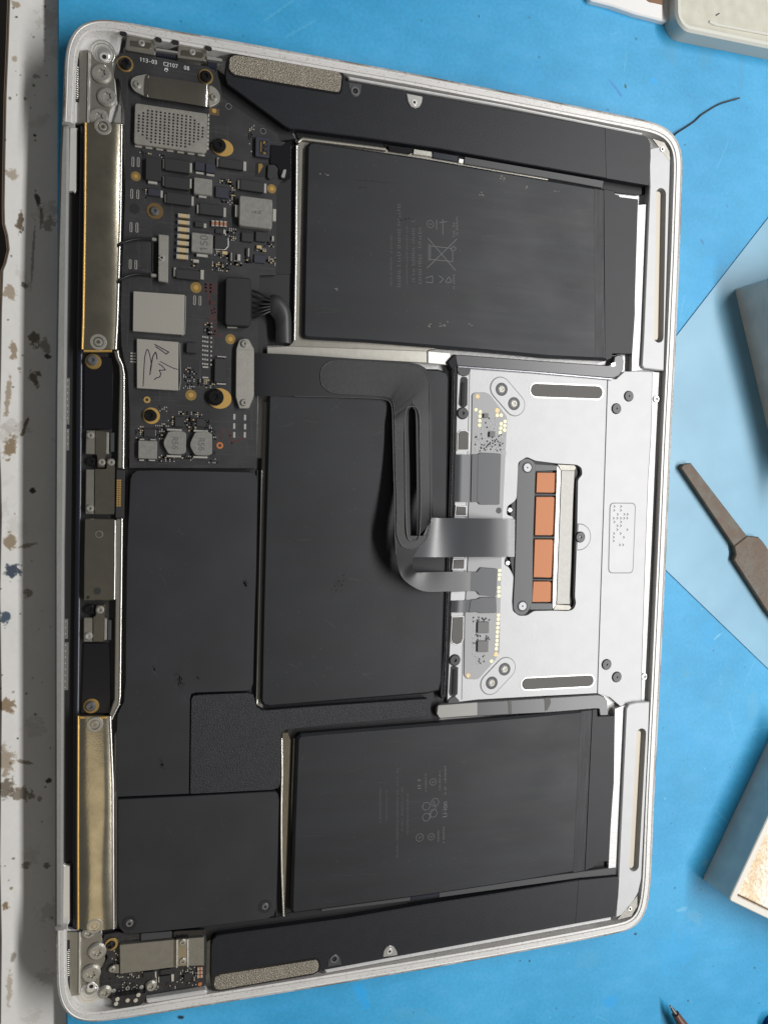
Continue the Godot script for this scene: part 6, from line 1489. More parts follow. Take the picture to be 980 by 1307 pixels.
	# the near cell
	var c := plate(lap, "battery_cell", [Vector2(-36.86,77.20),Vector2(-36.77,74.86),Vector2(-35.33,73.64),Vector2(-24.68,73.51),Vector2(39.00,72.96),Vector2(87.53,71.82),Vector2(86.94,140.51),Vector2(48.44,141.46),Vector2(14.77,141.80),Vector2(-34.34,141.63),Vector2(-36.70,141.60),Vector2(-37.52,140.28),Vector2(-37.28,109.62)], 6.2, y, foil("cell_foil_c", 221, 0.5), 0.9)
	plate(c, "folded_flap", [Vector2(87.17,71.90),Vector2(89.58,71.85),Vector2(89.91,74.94),Vector2(98.03,75.23),Vector2(98.54,90.72),Vector2(98.79,103.83),Vector2(98.55,122.70),Vector2(98.38,137.73),Vector2(93.58,138.02),Vector2(91.75,139.15),Vector2(90.65,139.69),Vector2(87.31,140.49),Vector2(86.75,140.49)], 6.4, y - 0.35, M.foil_black, 0.25)
	plate(c, "flap_seam", [Vector2(81.65,72.28),Vector2(86.80,72.10),Vector2(86.37,140.17),Vector2(81.00,140.34)], y - 0.3, y + 0.05, M.cell_flap, 0.04)
	# the middle cell
	var b := plate(lap, "battery_cell", [Vector2(-49.88,-59.77),Vector2(-49.20,-60.93),Vector2(14.49,-63.84),Vector2(18.03,-62.89),Vector2(18.90,-60.86),Vector2(20.00,4.63),Vector2(19.81,56.68),Vector2(18.95,60.33),Vector2(13.80,61.28),Vector2(-18.96,61.99),Vector2(-46.85,62.67),Vector2(-49.43,62.09),Vector2(-50.40,60.30),Vector2(-50.45,33.05),Vector2(-50.27,-12.29)], 6.2, y, foil("cell_foil_b", 211, 0.25), 0.8)
	var lint := Shape.new()
	for i in 70:
		var q: Vector2 = Vector2(-23.10,18.34)
		q += Vector2(rng.randfn() * 1.3, rng.randfn() * 2.2).rotated(0.5)
		lint.stroke([q, q + Vector2(rng.randf_range(0.1, 0.4), rng.randf_range(-0.7, -0.1))], rng.randf_range(0.08, 0.3), y + 0.012)
	part(b, "smudges", lint, M.smudge).set_meta("kind", "stuff")

	# print on the far cell: a crossed-out bin, ring marks and rows too fine to read
	var py := y + 0.012
	var s := Shape.new()
	s.stroke([Vector2(8.48,-112.17), Vector2(19.91,-101.46)], 0.2, py)
	s.stroke([Vector2(20.14,-113.23), Vector2(8.53,-101.15)], 0.2, py)
	for st in [[Vector2(8.87,-109.90), Vector2(9.06,-104.11), Vector2(9.68,-104.18), Vector2(9.60,-109.69), Vector2(8.87,-109.90)], [Vector2(9.57,-109.40), Vector2(18.04,-109.47)], [Vector2(9.67,-104.47), Vector2(18.84,-104.58)], [Vector2(18.54,-108.65), Vector2(18.67,-104.85)], [Vector2(17.74,-108.85), Vector2(18.80,-110.44), Vector2(19.94,-109.69), Vector2(19.02,-108.56), Vector2(17.74,-108.85)], [Vector2(8.03,-97.32), Vector2(10.81,-98.48), Vector2(10.90,-95.86), Vector2(8.07,-95.87)], [Vector2(13.32,-98.73), Vector2(15.26,-97.76), Vector2(13.73,-96.14)], [Vector2(15.93,-96.65), Vector2(17.44,-98.86), Vector2(18.47,-96.90), Vector2(16.25,-96.39)], [Vector2(11.70,-119.22), Vector2(11.81,-115.75)], [Vector2(12.98,-118.50), Vector2(15.80,-119.14)], [Vector2(14.20,-119.82), Vector2(14.39,-114.02)]]:
		s.stroke(st, 0.18, py)
	var o1: Vector2 = Vector2(9.25,-117.47)
	var oc := circ(o1, 1.35, 18)
	oc.append(oc[0])
	s.stroke(oc, 0.16, py)
	s.stroke([o1 + Vector2(-0.6, 0), o1 + Vector2(0.6, 0)], 0.16, py)
	for e in [[Vector2(19.16,-113.99), Vector2(18.92,-120.98), 0.8], [Vector2(20.41,-114.72), Vector2(20.17,-121.72), 0.8], [Vector2(19.82,-94.68), Vector2(19.64,-99.96), 0.8]]:
		print_rows(s, e[0], e[1], e[2], py, rng)
	part(a, "printed_mark", s, M.gray_print).set_meta("kind", "stuff")
	var s2 := Shape.new()
	for e in [[Vector2(-1.75,-93.16), Vector2(-2.68,-123.46), 1.3], [Vector2(-5.12,-93.41), Vector2(-5.67,-111.68), 0.7], [Vector2(0.97,-94.58), Vector2(0.31,-115.82), 0.6], [Vector2(3.73,-95.44), Vector2(3.02,-117.87), 1.2], [Vector2(6.38,-95.12), Vector2(5.66,-117.62), 1.4]]:
		print_rows(s2, e[0], e[1], e[2], py, rng)
	part(a, "printed_rows", s2, mat("faint_print", 0.07, 0.071, 0.073, 0.55)).set_meta("kind", "stuff")
	var sc := Shape.new()
	sc.stroke([Vector2(-3.75,-118.76), Vector2(-2.82,-118.02), Vector2(-2.19,-117.38), Vector2(-0.68,-118.14), Vector2(0.84,-118.61), Vector2(3.00,-118.44)], 0.45, y + 0.016)
	sc.stroke([Vector2(-20.22,-129.61), Vector2(-13.72,-130.21), Vector2(-7.13,-130.41)], 0.3, y + 0.014)
	sc.stroke([Vector2(-18.68,-127.16), Vector2(-16.03,-127.65)], 0.5, y + 0.014)
	part(a, "scratches", sc, mat("scratch", 0.02, 0.02, 0.02, 0.3)).set_meta("kind", "stuff")
	var dust := Shape.new()
	for e in [Vector2(28.84,-131.32), Vector2(30.48,-130.95), Vector2(37.08,-138.33), Vector2(38.05,-139.06), Vector2(9.53,-79.95), Vector2(13.95,-80.02), Vector2(16.15,-80.79), Vector2(26.09,-81.63), Vector2(-26.48,-89.62), Vector2(-31.28,-130.31), Vector2(60.79,-136.15), Vector2(48.51,-136.02)]:
		var q: Vector2 = e
		for i in 3:
			var d := Vector2(rng.randfn() * 0.7, rng.randfn() * 0.4)
			dust.stroke([q + d, q + d + Vector2(0.5, -0.2).rotated(rng.randf())], rng.randf_range(0.15, 0.35), y + 0.016)
	part(a, "dust", dust, mat("dust", 0.2, 0.19, 0.17, 0.8)).set_meta("kind", "stuff")

	# print on the near cell
	var t := Shape.new()
	for hc in [Vector2(14.91,105.62), Vector2(15.05,110.00), Vector2(18.46,104.41), Vector2(17.94,108.74)]:
		var hx := circ(hc, 1.7, 6)
		hx.append(hx[0])
		t.stroke(hx, 0.16, py)
	t.stroke([Vector2(16.06,111.04), Vector2(17.27,108.04), Vector2(18.86,106.64), Vector2(17.78,103.72)], 0.16, py)
	for e in [[Vector2(12.54,117.85), 1.5], [Vector2(17.27,118.06), 1.3], [Vector2(17.37,96.19), 1.3]]:
		var oc2 := circ(e[0], e[1], 18)
		oc2.append(oc2[0])
		t.stroke(oc2, 0.18, py)
		t.stroke([e[0] + Vector2(-0.4, 0.3), e[0] + Vector2(0.5, -0.3)], 0.2, py)
	for e in [[Vector2(12.40,98.23), Vector2(12.28,94.50), 1.4], [Vector2(14.72,99.68), Vector2(14.47,92.21), 0.6], [Vector2(20.61,100.24), Vector2(20.34,92.09), 0.7], [Vector2(22.96,101.71), Vector2(22.58,90.40), 0.8], [Vector2(20.62,120.32), Vector2(20.48,115.90), 0.7], [Vector2(22.95,120.90), Vector2(22.75,114.89), 0.8]]:
		print_rows(t, e[0], e[1], e[2], py, rng)
	part(c, "printed_mark", t, M.gray_print).set_meta("kind", "stuff")
	lettering(c, "printed_word", "Li-ion", Vector2(22.67,107.65), 1.9, py, PI / 2, M.gray_print)
	var t2 := Shape.new()
	for e in [[Vector2(-3.46,110.23), Vector2(-3.87,96.12), 0.7], [Vector2(-0.98,109.26), Vector2(-1.32,97.57), 0.6], [Vector2(3.92,124.63), Vector2(2.85,89.37), 0.8], [Vector2(5.52,114.28), Vector2(4.99,96.93), 0.7], [Vector2(7.80,115.77), Vector2(7.28,98.99), 0.7]]:
		print_rows(t2, e[0], e[1], e[2], py, rng)
	part(c, "printed_rows", t2, M.faint_print).set_meta("kind", "stuff")

	# frame strips by the trackpad and the glossy bar along the middle cell
	var f1 := plate(lap, "battery_frame", [Vector2(21.20,-69.92),Vector2(27.53,-70.08),Vector2(54.38,-70.12),Vector2(88.50,-70.44),Vector2(91.00,-71.98),Vector2(91.26,-74.23),Vector2(93.25,-75.17),Vector2(94.94,-74.81),Vector2(95.88,-72.96),Vector2(95.75,-69.43),Vector2(93.85,-66.58),Vector2(90.95,-65.28),Vector2(54.56,-65.57),Vector2(22.16,-65.66)], 6.4, 8.9, M.frame_strip, 0.35, 0.6)
	part(f1, "lower_lip", Shape.new().tube([Vector3(22.81,8.20,-65.51), Vector3(54.98,8.20,-65.54), Vector3(90.75,8.20,-65.03)], 0.5), mat("lip", 0.3, 0.3, 0.33, 0.3, 0.5))
	plate(f1, "glint_plate", [Vector2(89.75,-71.25),Vector2(91.74,-71.87),Vector2(92.00,-70.45),Vector2(89.99,-70.00)], 8.8, 9.0, M.solder, 0.05)
	var f2 := plate(lap, "battery_frame", [Vector2(18.20,66.74),Vector2(19.81,65.90),Vector2(35.42,65.95),Vector2(67.04,65.96),Vector2(90.06,65.95),Vector2(92.72,66.76),Vector2(94.70,69.04),Vector2(95.68,75.26),Vector2(91.43,75.22),Vector2(90.91,72.13),Vector2(67.30,72.31),Vector2(35.63,71.77),Vector2(19.34,71.62),Vector2(18.13,69.52)], 6.4, 8.8, M.frame_strip, 0.35, 0.6)
	plate(f2, "clear_tape", [Vector2(18.84,66.31),Vector2(35.43,66.08),Vector2(35.62,71.26),Vector2(19.66,71.33),Vector2(18.46,69.54)], 8.75, 9.0, mat("tape", 0.3, 0.3, 0.28, 0.35), 0.1)
	for e in [[Vector2(48.92,66.04),Vector2(50.31,66.06),Vector2(50.69,71.58),Vector2(49.31,71.59)], [Vector2(65.07,66.01),Vector2(67.75,66.00),Vector2(68.20,68.14),Vector2(66.89,70.98),Vector2(65.66,71.56)]]:
		plate(f2, "pale_marker", e, 8.75, 8.92, M.foam_gray, 0.05)
	var bar := plate(lap, "edge_bar", [Vector2(19.95,-68.73),Vector2(21.76,-67.67),Vector2(22.13,-61.73),Vector2(22.15,-37.74),Vector2(22.31,4.68),Vector2(22.04,44.56),Vector2(21.85,63.11),Vector2(20.08,63.94),Vector2(19.49,61.12),Vector2(20.24,44.49),Vector2(20.36,4.68),Vector2(20.37,-37.66)], 6.0, 9.3, M.edge_bar, 0.3, 0.5)
	part(bar, "ridge", Shape.new().tube([Vector3(20.94,9.30,-64.65), Vector3(21.22,9.30,-37.70), Vector3(21.28,9.30,4.69), Vector3(20.93,9.30,61.85)], 0.3), M.gloss_black)
	plate(lap, "edge_block", [Vector2(17.93,-66.86),Vector2(20.71,-70.04),Vector2(21.69,-69.81),Vector2(22.17,-65.36),Vector2(19.63,-64.00)], 6.0, 9.4, M.gloss_black, 0.4)

# ---------- trackpad, its board and its motor
func trackpad(lap: Node3D) -> void:
	var y := 7.80
	var white: StandardMaterial3D = M.front_plate
	var pocket: Array = rr([Vector2(50.08,-29.62),Vector2(53.79,-31.93),Vector2(57.67,-30.50),Vector2(67.57,-29.72),Vector2(76.55,-29.53),Vector2(78.77,-28.32),Vector2(79.27,-25.45),Vector2(77.36,-23.47),Vector2(77.93,1.60),Vector2(78.05,24.92),Vector2(78.72,27.54),Vector2(77.73,29.96),Vector2(75.58,30.72),Vector2(68.35,30.38),Vector2(59.46,30.33),Vector2(56.37,32.18),Vector2(52.87,32.09),Vector2(50.01,30.11),Vector2(49.52,26.30),Vector2(49.80,15.87),Vector2(47.59,12.38),Vector2(45.50,11.42),Vector2(45.73,8.60),Vector2(48.42,7.03),Vector2(48.88,-7.72),Vector2(45.75,-8.62),Vector2(45.96,-12.06),Vector2(48.64,-13.67),Vector2(49.96,-15.25)], 1.0)
	var pad := plate(lap, "trackpad", [Vector2(22.98,-65.43),Vector2(55.20,-65.30),Vector2(88.98,-65.13),Vector2(89.04,-59.85),Vector2(89.61,-8.21),Vector2(90.25,65.80),Vector2(67.68,65.53),Vector2(35.93,65.32),Vector2(23.08,66.14),Vector2(23.52,35.67),Vector2(23.58,-10.48)], 5.7, y, white, 0.12, 0.0, [pocket])
	plate(pad, "front_panel", [Vector2(89.35,-65.12),Vector2(93.23,-65.24),Vector2(97.16,-68.71),Vector2(110.46,-69.40),Vector2(111.04,-41.48),Vector2(110.57,-25.00),Vector2(110.84,11.49),Vector2(111.34,48.38),Vector2(111.87,70.56),Vector2(105.10,70.67),Vector2(102.10,72.17),Vector2(96.56,67.82),Vector2(90.59,65.82),Vector2(89.91,-8.21),Vector2(89.37,-59.87)], 5.7, y, white, 0.12)
	plate(pad, "side_channel", [Vector2(97.54,-136.17),Vector2(105.13,-137.78),Vector2(105.21,-125.06),Vector2(105.62,-83.42),Vector2(105.54,-69.84),Vector2(100.12,-68.83),Vector2(99.96,-75.90),Vector2(100.45,-92.63)], 5.7, 8.2, M.aluminium, 0.1)
	plate(pad, "side_channel", [Vector2(98.87,72.80),Vector2(105.10,71.17),Vector2(104.75,91.74),Vector2(104.73,118.92),Vector2(104.26,145.23),Vector2(99.04,144.57),Vector2(99.18,123.45),Vector2(99.81,104.52)], 5.7, 8.2, M.aluminium, 0.1)
	plate(pad, "channel", [Vector2(110.79,-69.46),Vector2(115.22,-69.46),Vector2(115.50,-41.68),Vector2(114.78,-21.79),Vector2(114.74,11.55),Vector2(115.09,45.21),Vector2(115.62,71.04),Vector2(112.29,70.84),Vector2(111.75,48.47),Vector2(111.25,11.53),Vector2(110.94,-25.01),Vector2(111.45,-41.51)], 5.6, 7.4, M.aluminium, 0.1)
	for e in [Vector2(113.00,-58.25), Vector2(113.18,59.82)]:
		ring(pad, "screw_boss", e, 0.75, 1.5, 7.2, 7.9, M.silver, 0.2)
		screw(pad, e, 0.75, 7.2, 7.7, M.screw_gray)
	for e in [[Vector2(99.46,-58.62), 2.25], [Vector2(93.81,-53.17), 2.25], [Vector2(94.20,53.70), 2.3], [Vector2(99.38,59.27), 2.3]]:
		screw(pad, e[0], e[1], y - 0.1, y + 0.5, M.screw_dark, "dark_screw", 0.22)
	# left column of the pad
	plate(pad, "seam", [Vector2(27.76,-65.30),Vector2(28.15,-65.33),Vector2(28.46,-38.06),Vector2(28.63,-7.48),Vector2(28.73,4.83),Vector2(28.99,35.83),Vector2(29.35,64.94),Vector2(28.98,64.92),Vector2(28.59,35.82),Vector2(28.33,4.83),Vector2(28.23,-7.48),Vector2(28.07,-38.05)], y - 0.02, y + 0.03, M.etch, 0.0)
	for e in [[[Vector2(24.13,-60.82),Vector2(24.66,-61.76),Vector2(26.61,-61.88),Vector2(27.30,-61.02),Vector2(27.49,-51.06),Vector2(26.38,-50.09),Vector2(24.74,-50.15),Vector2(23.66,-51.15)], [Vector2(22.64,-65.21),Vector2(28.16,-65.29),Vector2(28.13,-64.08),Vector2(27.20,-62.51),Vector2(25.59,-61.95),Vector2(23.61,-62.58),Vector2(22.68,-64.02)], Vector2(25.56,-47.76)], [[Vector2(23.98,51.48),Vector2(25.29,51.07),Vector2(27.25,51.94),Vector2(27.35,62.57),Vector2(26.06,63.60),Vector2(24.05,63.01),Vector2(23.61,61.74)], [Vector2(23.12,66.05),Vector2(23.56,64.52),Vector2(25.01,63.35),Vector2(26.34,63.43),Vector2(27.72,64.76),Vector2(28.26,66.05)], Vector2(25.63,48.95)]]:
		plate(pad, "slot", e[0], y - 0.02, y + 0.02, M.deep_black, 0.0)
		part(pad, "slot_rail", Shape.new().box((e[0][0].x + e[0][2].x) * 0.5, (e[0][0].y + e[0][5].y) * 0.5 + 0.3, 1.1, absf(e[0][5].y - e[0][0].y) * 0.85, y, y + 0.35), M.gloss_black)
		plate(pad, "half_disc", e[1], y - 0.1, y + 0.5, M.rubber, 0.1)
		screw(pad, e[2], 2.35, y - 0.1, y + 0.6, M.screw_dark, "dark_screw", 0.35)
	for e in [[Vector2(24.07,-39.99),Vector2(25.02,-40.85),Vector2(26.98,-41.02),Vector2(28.26,-40.32),Vector2(28.39,-33.79),Vector2(24.13,-33.63)], [Vector2(24.24,-11.63),Vector2(28.19,-11.48),Vector2(28.31,-8.23),Vector2(24.03,-8.27)], [Vector2(23.81,9.26),Vector2(28.19,9.12),Vector2(28.22,12.76),Vector2(23.60,12.79)], [Vector2(24.10,31.91),Vector2(28.56,31.87),Vector2(28.70,40.43),Vector2(27.93,42.12),Vector2(26.29,42.68),Vector2(24.61,42.00),Vector2(23.90,40.58)]]:
		plate(pad, "foam_frame", Shape.inset(e, -0.45 if Shape.area(e) > 0 else 0.45), y - 0.05, y + 0.3, M.aluminium, 0.12)
		plate(pad, "foam", e, y + 0.1, y + 0.5, M.foam_gray, 0.1)
	plate(pad, "white_block", [Vector2(22.88,21.69),Vector2(28.99,21.57),Vector2(28.94,24.98),Vector2(27.96,25.48),Vector2(22.84,25.23)], y - 0.05, y + 0.5, M.front_plate, 0.15)
	ribbon(pad, "curved_cable", [Vector3(22.85,8.20,-31.76), Vector3(22.99,8.20,-13.38), Vector3(25.05,8.80,-31.76), Vector3(25.20,8.80,-13.41), Vector3(28.17,8.40,-31.79), Vector3(28.49,8.40,-13.46), Vector3(29.70,8.30,-31.85), Vector3(30.02,8.30,-13.48)], 0.2, M.sticker, 4, 3)
	# stadium plates with two screws each
	for e in [[Vector2(41.68,-57.98), Vector2(47.22,-52.66)], [Vector2(47.22,53.53), Vector2(41.81,58.80)]]:
		var d: Vector2 = (e[1] - e[0]) * 0.08
		plate(pad, "groove", stadium(e[0] - d, e[1] + d, 4.55), y - 0.05, y + 0.012, M.etch, 0.0)
		var st := plate(pad, "screw_plate", stadium(e[0] - d, e[1] + d, 4.3), y - 0.05, y + 0.22, white, 0.18)
		for q in [e[0], e[1]]:
			ring(st, "screw_well", q, 1.5, 2.6, y, y + 0.26, M.screw_dark, 0.04)
			screw(st, q, 1.45, y - 0.1, y + 0.42, M.steel, "screw", 0.58)
	for e in [[Vector2(56.87,-58.57), Vector2(84.48,-59.26), 2.55], [Vector2(57.49,60.05), Vector2(86.08,60.21), 2.3]]:
		plate(pad, "slot_edge", stadium(e[0], e[1], e[2] + 0.5), y - 0.05, y + 0.16, M.silver, 0.0)
		plate(pad, "rubber_strip", stadium(e[0], e[1], e[2]), y - 0.05, y + 0.3, M.foam_gray, 0.15)
	# etched plate with rows of small arrow marks
	plate(pad, "groove", rr([Vector2(92.45,-14.27),Vector2(105.12,-14.39),Vector2(105.30,15.38),Vector2(93.10,15.26)], 2.2, 6), y - 0.05, y + 0.012, M.etch, 0.0)
	var label := plate(pad, "etched_plate", rr([Vector2(92.84,-13.99),Vector2(104.76,-14.09),Vector2(104.98,15.07),Vector2(93.46,14.97)], 2.0, 6), y - 0.05, y + 0.1, white, 0.08)
	var arrows := Shape.new()
	for q in [Vector2(94.81,-12.71), Vector2(98.00,-12.76), Vector2(94.81,-11.08), Vector2(97.96,-11.13), Vector2(96.54,-9.44), Vector2(99.74,-9.48), Vector2(101.29,-9.50), Vector2(94.70,-7.81), Vector2(96.43,-7.83), Vector2(98.12,-7.85), Vector2(99.71,-7.87), Vector2(101.22,-7.89), Vector2(95.12,-6.25), Vector2(98.27,-6.28), Vector2(96.65,-4.69), Vector2(98.27,-4.70), Vector2(96.66,-3.05), Vector2(101.49,-3.08), Vector2(95.16,-1.43), Vector2(98.32,-1.45), Vector2(95.12,0.14), Vector2(99.94,0.12), Vector2(95.16,1.68), Vector2(98.17,3.32), Vector2(99.76,3.31)]:
		arrows.stroke([q + Vector2(-0.35, -0.45), q + Vector2(0.35, 0), q + Vector2(-0.35, 0.45)], 0.26, y + 0.12)
	part(label, "arrow_marks", arrows, M.rubber).set_meta("kind", "stuff")

	# the trackpad's own circuit board, seen in two stretches
	var h := 8.00
	var tb := plate(lap, "trackpad_board", rr([Vector2(29.22,-55.18),Vector2(30.28,-56.06),Vector2(34.91,-56.33),Vector2(36.77,-55.62),Vector2(44.15,-47.65),Vector2(44.56,-45.82),Vector2(44.39,-38.71),Vector2(44.00,-7.18),Vector2(44.43,30.89),Vector2(44.78,46.39),Vector2(43.08,49.49),Vector2(36.34,56.67),Vector2(34.86,57.00),Vector2(31.05,56.62),Vector2(29.69,55.18),Vector2(29.22,30.51),Vector2(29.76,8.21),Vector2(29.22,-7.01),Vector2(29.63,-38.10)], 0.6), y - 0.05, h + 0.2, M.board_gray, 0.1)
	h += 0.2
	for q in [Vector2(31.48,-54.61), Vector2(40.02,-49.59), Vector2(31.44,55.26), Vector2(43.14,47.27)]:
		ring(tb, "plated_hole", q, 0.5, 0.95, h - 0.02, h + 0.05, M.brass, 0.02)
		disc(tb, "hole", q, 0.52, h - 0.02, h + 0.03, M.white_print, 0.0)
	var dots := [Vector2(30.98,-49.42), Vector2(32.83,-48.70), Vector2(32.76,-47.02), Vector2(32.72,-45.25), Vector2(32.69,-43.45), Vector2(40.09,-47.75), Vector2(41.77,-47.84), Vector2(43.52,-45.46), Vector2(41.90,-44.46), Vector2(43.48,-43.76), Vector2(41.76,-42.76), Vector2(43.45,-42.07), Vector2(41.62,-41.06), Vector2(43.43,13.58), Vector2(43.43,15.33), Vector2(43.39,16.97), Vector2(43.35,20.48), Vector2(43.41,22.05), Vector2(43.48,23.78), Vector2(43.60,31.50), Vector2(43.59,33.07), Vector2(43.49,34.80), Vector2(43.48,36.54), Vector2(43.41,38.27), Vector2(43.37,40.01), Vector2(43.34,41.75), Vector2(43.30,43.36), Vector2(43.19,45.03), Vector2(41.29,49.92)]
	for q in dots:
		plate(tb, "gold_pad", circ(q, 0.72, 10), h - 0.02, h + 0.06, mat("pale_gold", 0.7, 0.62, 0.36, 0.35, 0.4) if not M.has("pale_gold") else M.pale_gold, 0.03)
	for e in [[[Vector2(34.11,-48.02),Vector2(36.11,-48.12),Vector2(36.00,-46.59),Vector2(34.00,-46.49)]], [[Vector2(36.78,-41.18),Vector2(39.22,-41.29),Vector2(39.23,-39.20),Vector2(36.69,-39.10)]], [[Vector2(34.51,33.80),Vector2(39.34,34.00),Vector2(39.44,38.42),Vector2(34.51,38.27)]], [[Vector2(34.72,41.43),Vector2(39.35,41.59),Vector2(39.41,45.99),Vector2(34.78,45.81)]]]:
		plate(tb, "chip", e[0], h - 0.02, h + 0.8, mat("chip_gray", 0.13, 0.13, 0.13, 0.5) if not M.has("chip_gray") else M.chip_gray, 0.12)
	var rng := RandomNumberGenerator.new()
	rng.seed = 33
	var bits := []
	var dk := []
	for e in [[Vector2(31.01,-40.29), Vector2(43.68,-33.43), 110], [Vector2(33.43,-46.81), Vector2(40.32,-41.62), 26], [Vector2(32.62,32.15), Vector2(40.44,33.77), 30], [Vector2(32.33,33.40), Vector2(34.51,47.24), 24], [Vector2(33.54,39.06), Vector2(40.38,41.17), 30], [Vector2(32.82,47.17), Vector2(38.37,51.18), 26]]:
		for i in e[2]:
			var q := Vector2(rng.randf_range(e[0].x, e[1].x), rng.randf_range(e[0].y, e[1].y))
			(bits if rng.randf() < 0.72 else dk).append(q)
	smd(tb, "solder_joints", bits, 0.4, 0.28, 0.15, h, M.board_trace)
	smd(tb, "tiny_resistors", dk, 0.36, 0.6, 0.25, h, M.chip_black)
	var tr := Shape.new()
	for i in 70:
		var q: Vector2 = Vector2(30.35,-40.26)
		var w: Vector2 = Vector2(43.69,-33.12)
		var a := Vector2(rng.randf_range(q.x, w.x), rng.randf_range(q.y, w.y))
		var d := Vector2(1, 1 if rng.randf() < 0.5 else -1) * rng.randf_range(0.4, 1.2)
		tr.stroke([a, a + d, a + d + Vector2(rng.randf_range(0.3, 1.0), 0)], 0.14, h + 0.012)
	part(tb, "copper_traces", tr, M.board_trace).set_meta("kind", "stuff")
	var stick := plate(tb, "plug_cover", rr([Vector2(29.66,-31.99),Vector2(32.21,-32.08),Vector2(33.34,-32.80),Vector2(42.13,-32.65),Vector2(42.22,-12.68),Vector2(33.75,-12.51),Vector2(32.64,-13.63),Vector2(29.90,-13.37)], 0.5), h - 0.02, h + 0.5, M.sticker, 0.12)
	plate(stick, "crease", [Vector2(32.21,-31.78),Vector2(32.47,-31.79),Vector2(32.72,-13.88),Vector2(32.46,-13.88)], h + 0.48, h + 0.54, M.rubber, 0.0)
	disc(tb, "dark_disc", Vector2(42.18,-10.27), 1.2, h - 0.02, h + 0.1, M.rubber)
	plate(tb, "plug_cover", rr([Vector2(30.05,14.01),Vector2(33.55,14.04),Vector2(34.89,12.25),Vector2(42.34,12.87),Vector2(42.14,23.76),Vector2(34.85,23.25),Vector2(33.59,21.65),Vector2(29.98,21.43)], 0.5), h - 0.02, h + 0.6, M.sticker, 0.12)
	plate(tb, "plug_cover", rr([Vector2(31.24,25.08),Vector2(34.10,24.76),Vector2(35.32,24.13),Vector2(42.15,24.07),Vector2(42.59,30.42),Vector2(35.11,30.42),Vector2(34.09,29.90),Vector2(30.62,30.00)], 0.5), h - 0.02, h + 0.6, M.sticker, 0.12)
	ribbon(lap, "short_cable", [Vector3(23.38,8.10,25.41), Vector3(23.14,8.10,29.97), Vector3(25.73,8.80,25.34), Vector3(25.56,8.80,29.91), Vector3(28.45,8.60,25.27), Vector3(28.45,8.60,29.95), Vector3(32.40,8.70,25.03), Vector3(32.41,8.70,30.00)], 0.2, M.sticker, 4, 3)

	# haptic motor in its pocket
	plate(lap, "motor_pocket", pocket, 5.0, 6.0, M.black, 0.0)
	var mo := plate(lap, "haptic_motor", rr([Vector2(49.99,-27.44),Vector2(50.75,-29.95),Vector2(52.43,-31.10),Vector2(54.15,-31.47),Vector2(56.26,-30.76),Vector2(58.07,-29.25),Vector2(58.04,-25.80),Vector2(58.11,1.66),Vector2(58.77,26.48),Vector2(57.67,29.65),Vector2(56.00,31.69),Vector2(53.92,32.11),Vector2(51.44,31.26),Vector2(50.15,29.16),Vector2(50.18,25.68),Vector2(50.32,15.87),Vector2(50.28,1.69),Vector2(50.01,-14.00)], 1.2), 6.0, y - 0.1, M.motor_black, 0.2)
	plate(mo, "flange", [Vector2(49.97,-14.94),Vector2(48.15,-13.03),Vector2(47.70,-7.08),Vector2(48.56,1.69),Vector2(48.14,8.61),Vector2(49.97,15.87),Vector2(51.01,15.88),Vector2(50.97,1.68)], 6.0, 7.2, M.black, 0.2, 0.5)
	plate(mo, "end_rail", [Vector2(56.68,-29.21),Vector2(67.78,-28.93),Vector2(67.87,-26.87),Vector2(58.19,-26.27),Vector2(57.86,-25.79)], 6.0, y - 0.25, M.motor_black, 0.15)
	plate(mo, "end_rail", [Vector2(58.09,27.11),Vector2(67.32,27.30),Vector2(68.08,28.28),Vector2(67.98,30.05),Vector2(57.68,29.81)], 6.0, y - 0.25, M.motor_black, 0.15)
	for e in [[Vector2(58.83,-25.76),Vector2(66.98,-25.93),Vector2(67.03,-18.05),Vector2(66.65,-17.79),Vector2(58.81,-17.75)], [Vector2(58.84,-15.98),Vector2(66.72,-16.14),Vector2(67.13,-15.57),Vector2(67.08,-0.90),Vector2(66.67,-0.48),Vector2(58.92,-0.47)], [Vector2(58.92,1.24),Vector2(66.74,1.21),Vector2(67.30,1.82),Vector2(67.14,16.57),Vector2(66.73,16.88),Vector2(58.98,16.57)], [Vector2(58.98,18.30),Vector2(66.50,18.39),Vector2(67.11,19.14),Vector2(67.22,26.83),Vector2(58.76,26.72)]]:
		plate(mo, "copper_pad", e, 6.0, y - 0.45, M.copper, 0.12, 0.25)
	for e in [[Vector2(57.69,-17.29),Vector2(67.74,-17.41),Vector2(67.78,-16.55),Vector2(57.55,-16.47)], [Vector2(57.69,-0.08),Vector2(67.59,-0.03),Vector2(67.45,0.87),Vector2(57.65,0.71)], [Vector2(57.62,17.12),Vector2(67.54,17.33),Vector2(67.47,18.17),Vector2(57.54,17.85)]]:
		var bar := plate(mo, "cross_bar", e, 6.0, y - 0.2, M.black, 0.12)
		plate(bar, "gray_clip", [e[0].lerp(e[1], 0.3) + Vector2(0, 0.25), e[0].lerp(e[1], 0.68) + Vector2(0, 0.25), e[3].lerp(e[2], 0.68) - Vector2(0, 0.25), e[3].lerp(e[2], 0.3) - Vector2(0, 0.25)], y - 0.3, y - 0.17, M.rubber, 0.03)
	plate(mo, "edge_strip", [Vector2(67.53,-28.92),Vector2(69.34,-26.76),Vector2(69.44,-11.16),Vector2(69.50,11.25),Vector2(69.50,27.99),Vector2(68.15,29.90),Vector2(67.89,27.96),Vector2(67.62,4.83),Vector2(67.69,-14.32)], 6.0, y - 0.15, M.silver, 0.15)
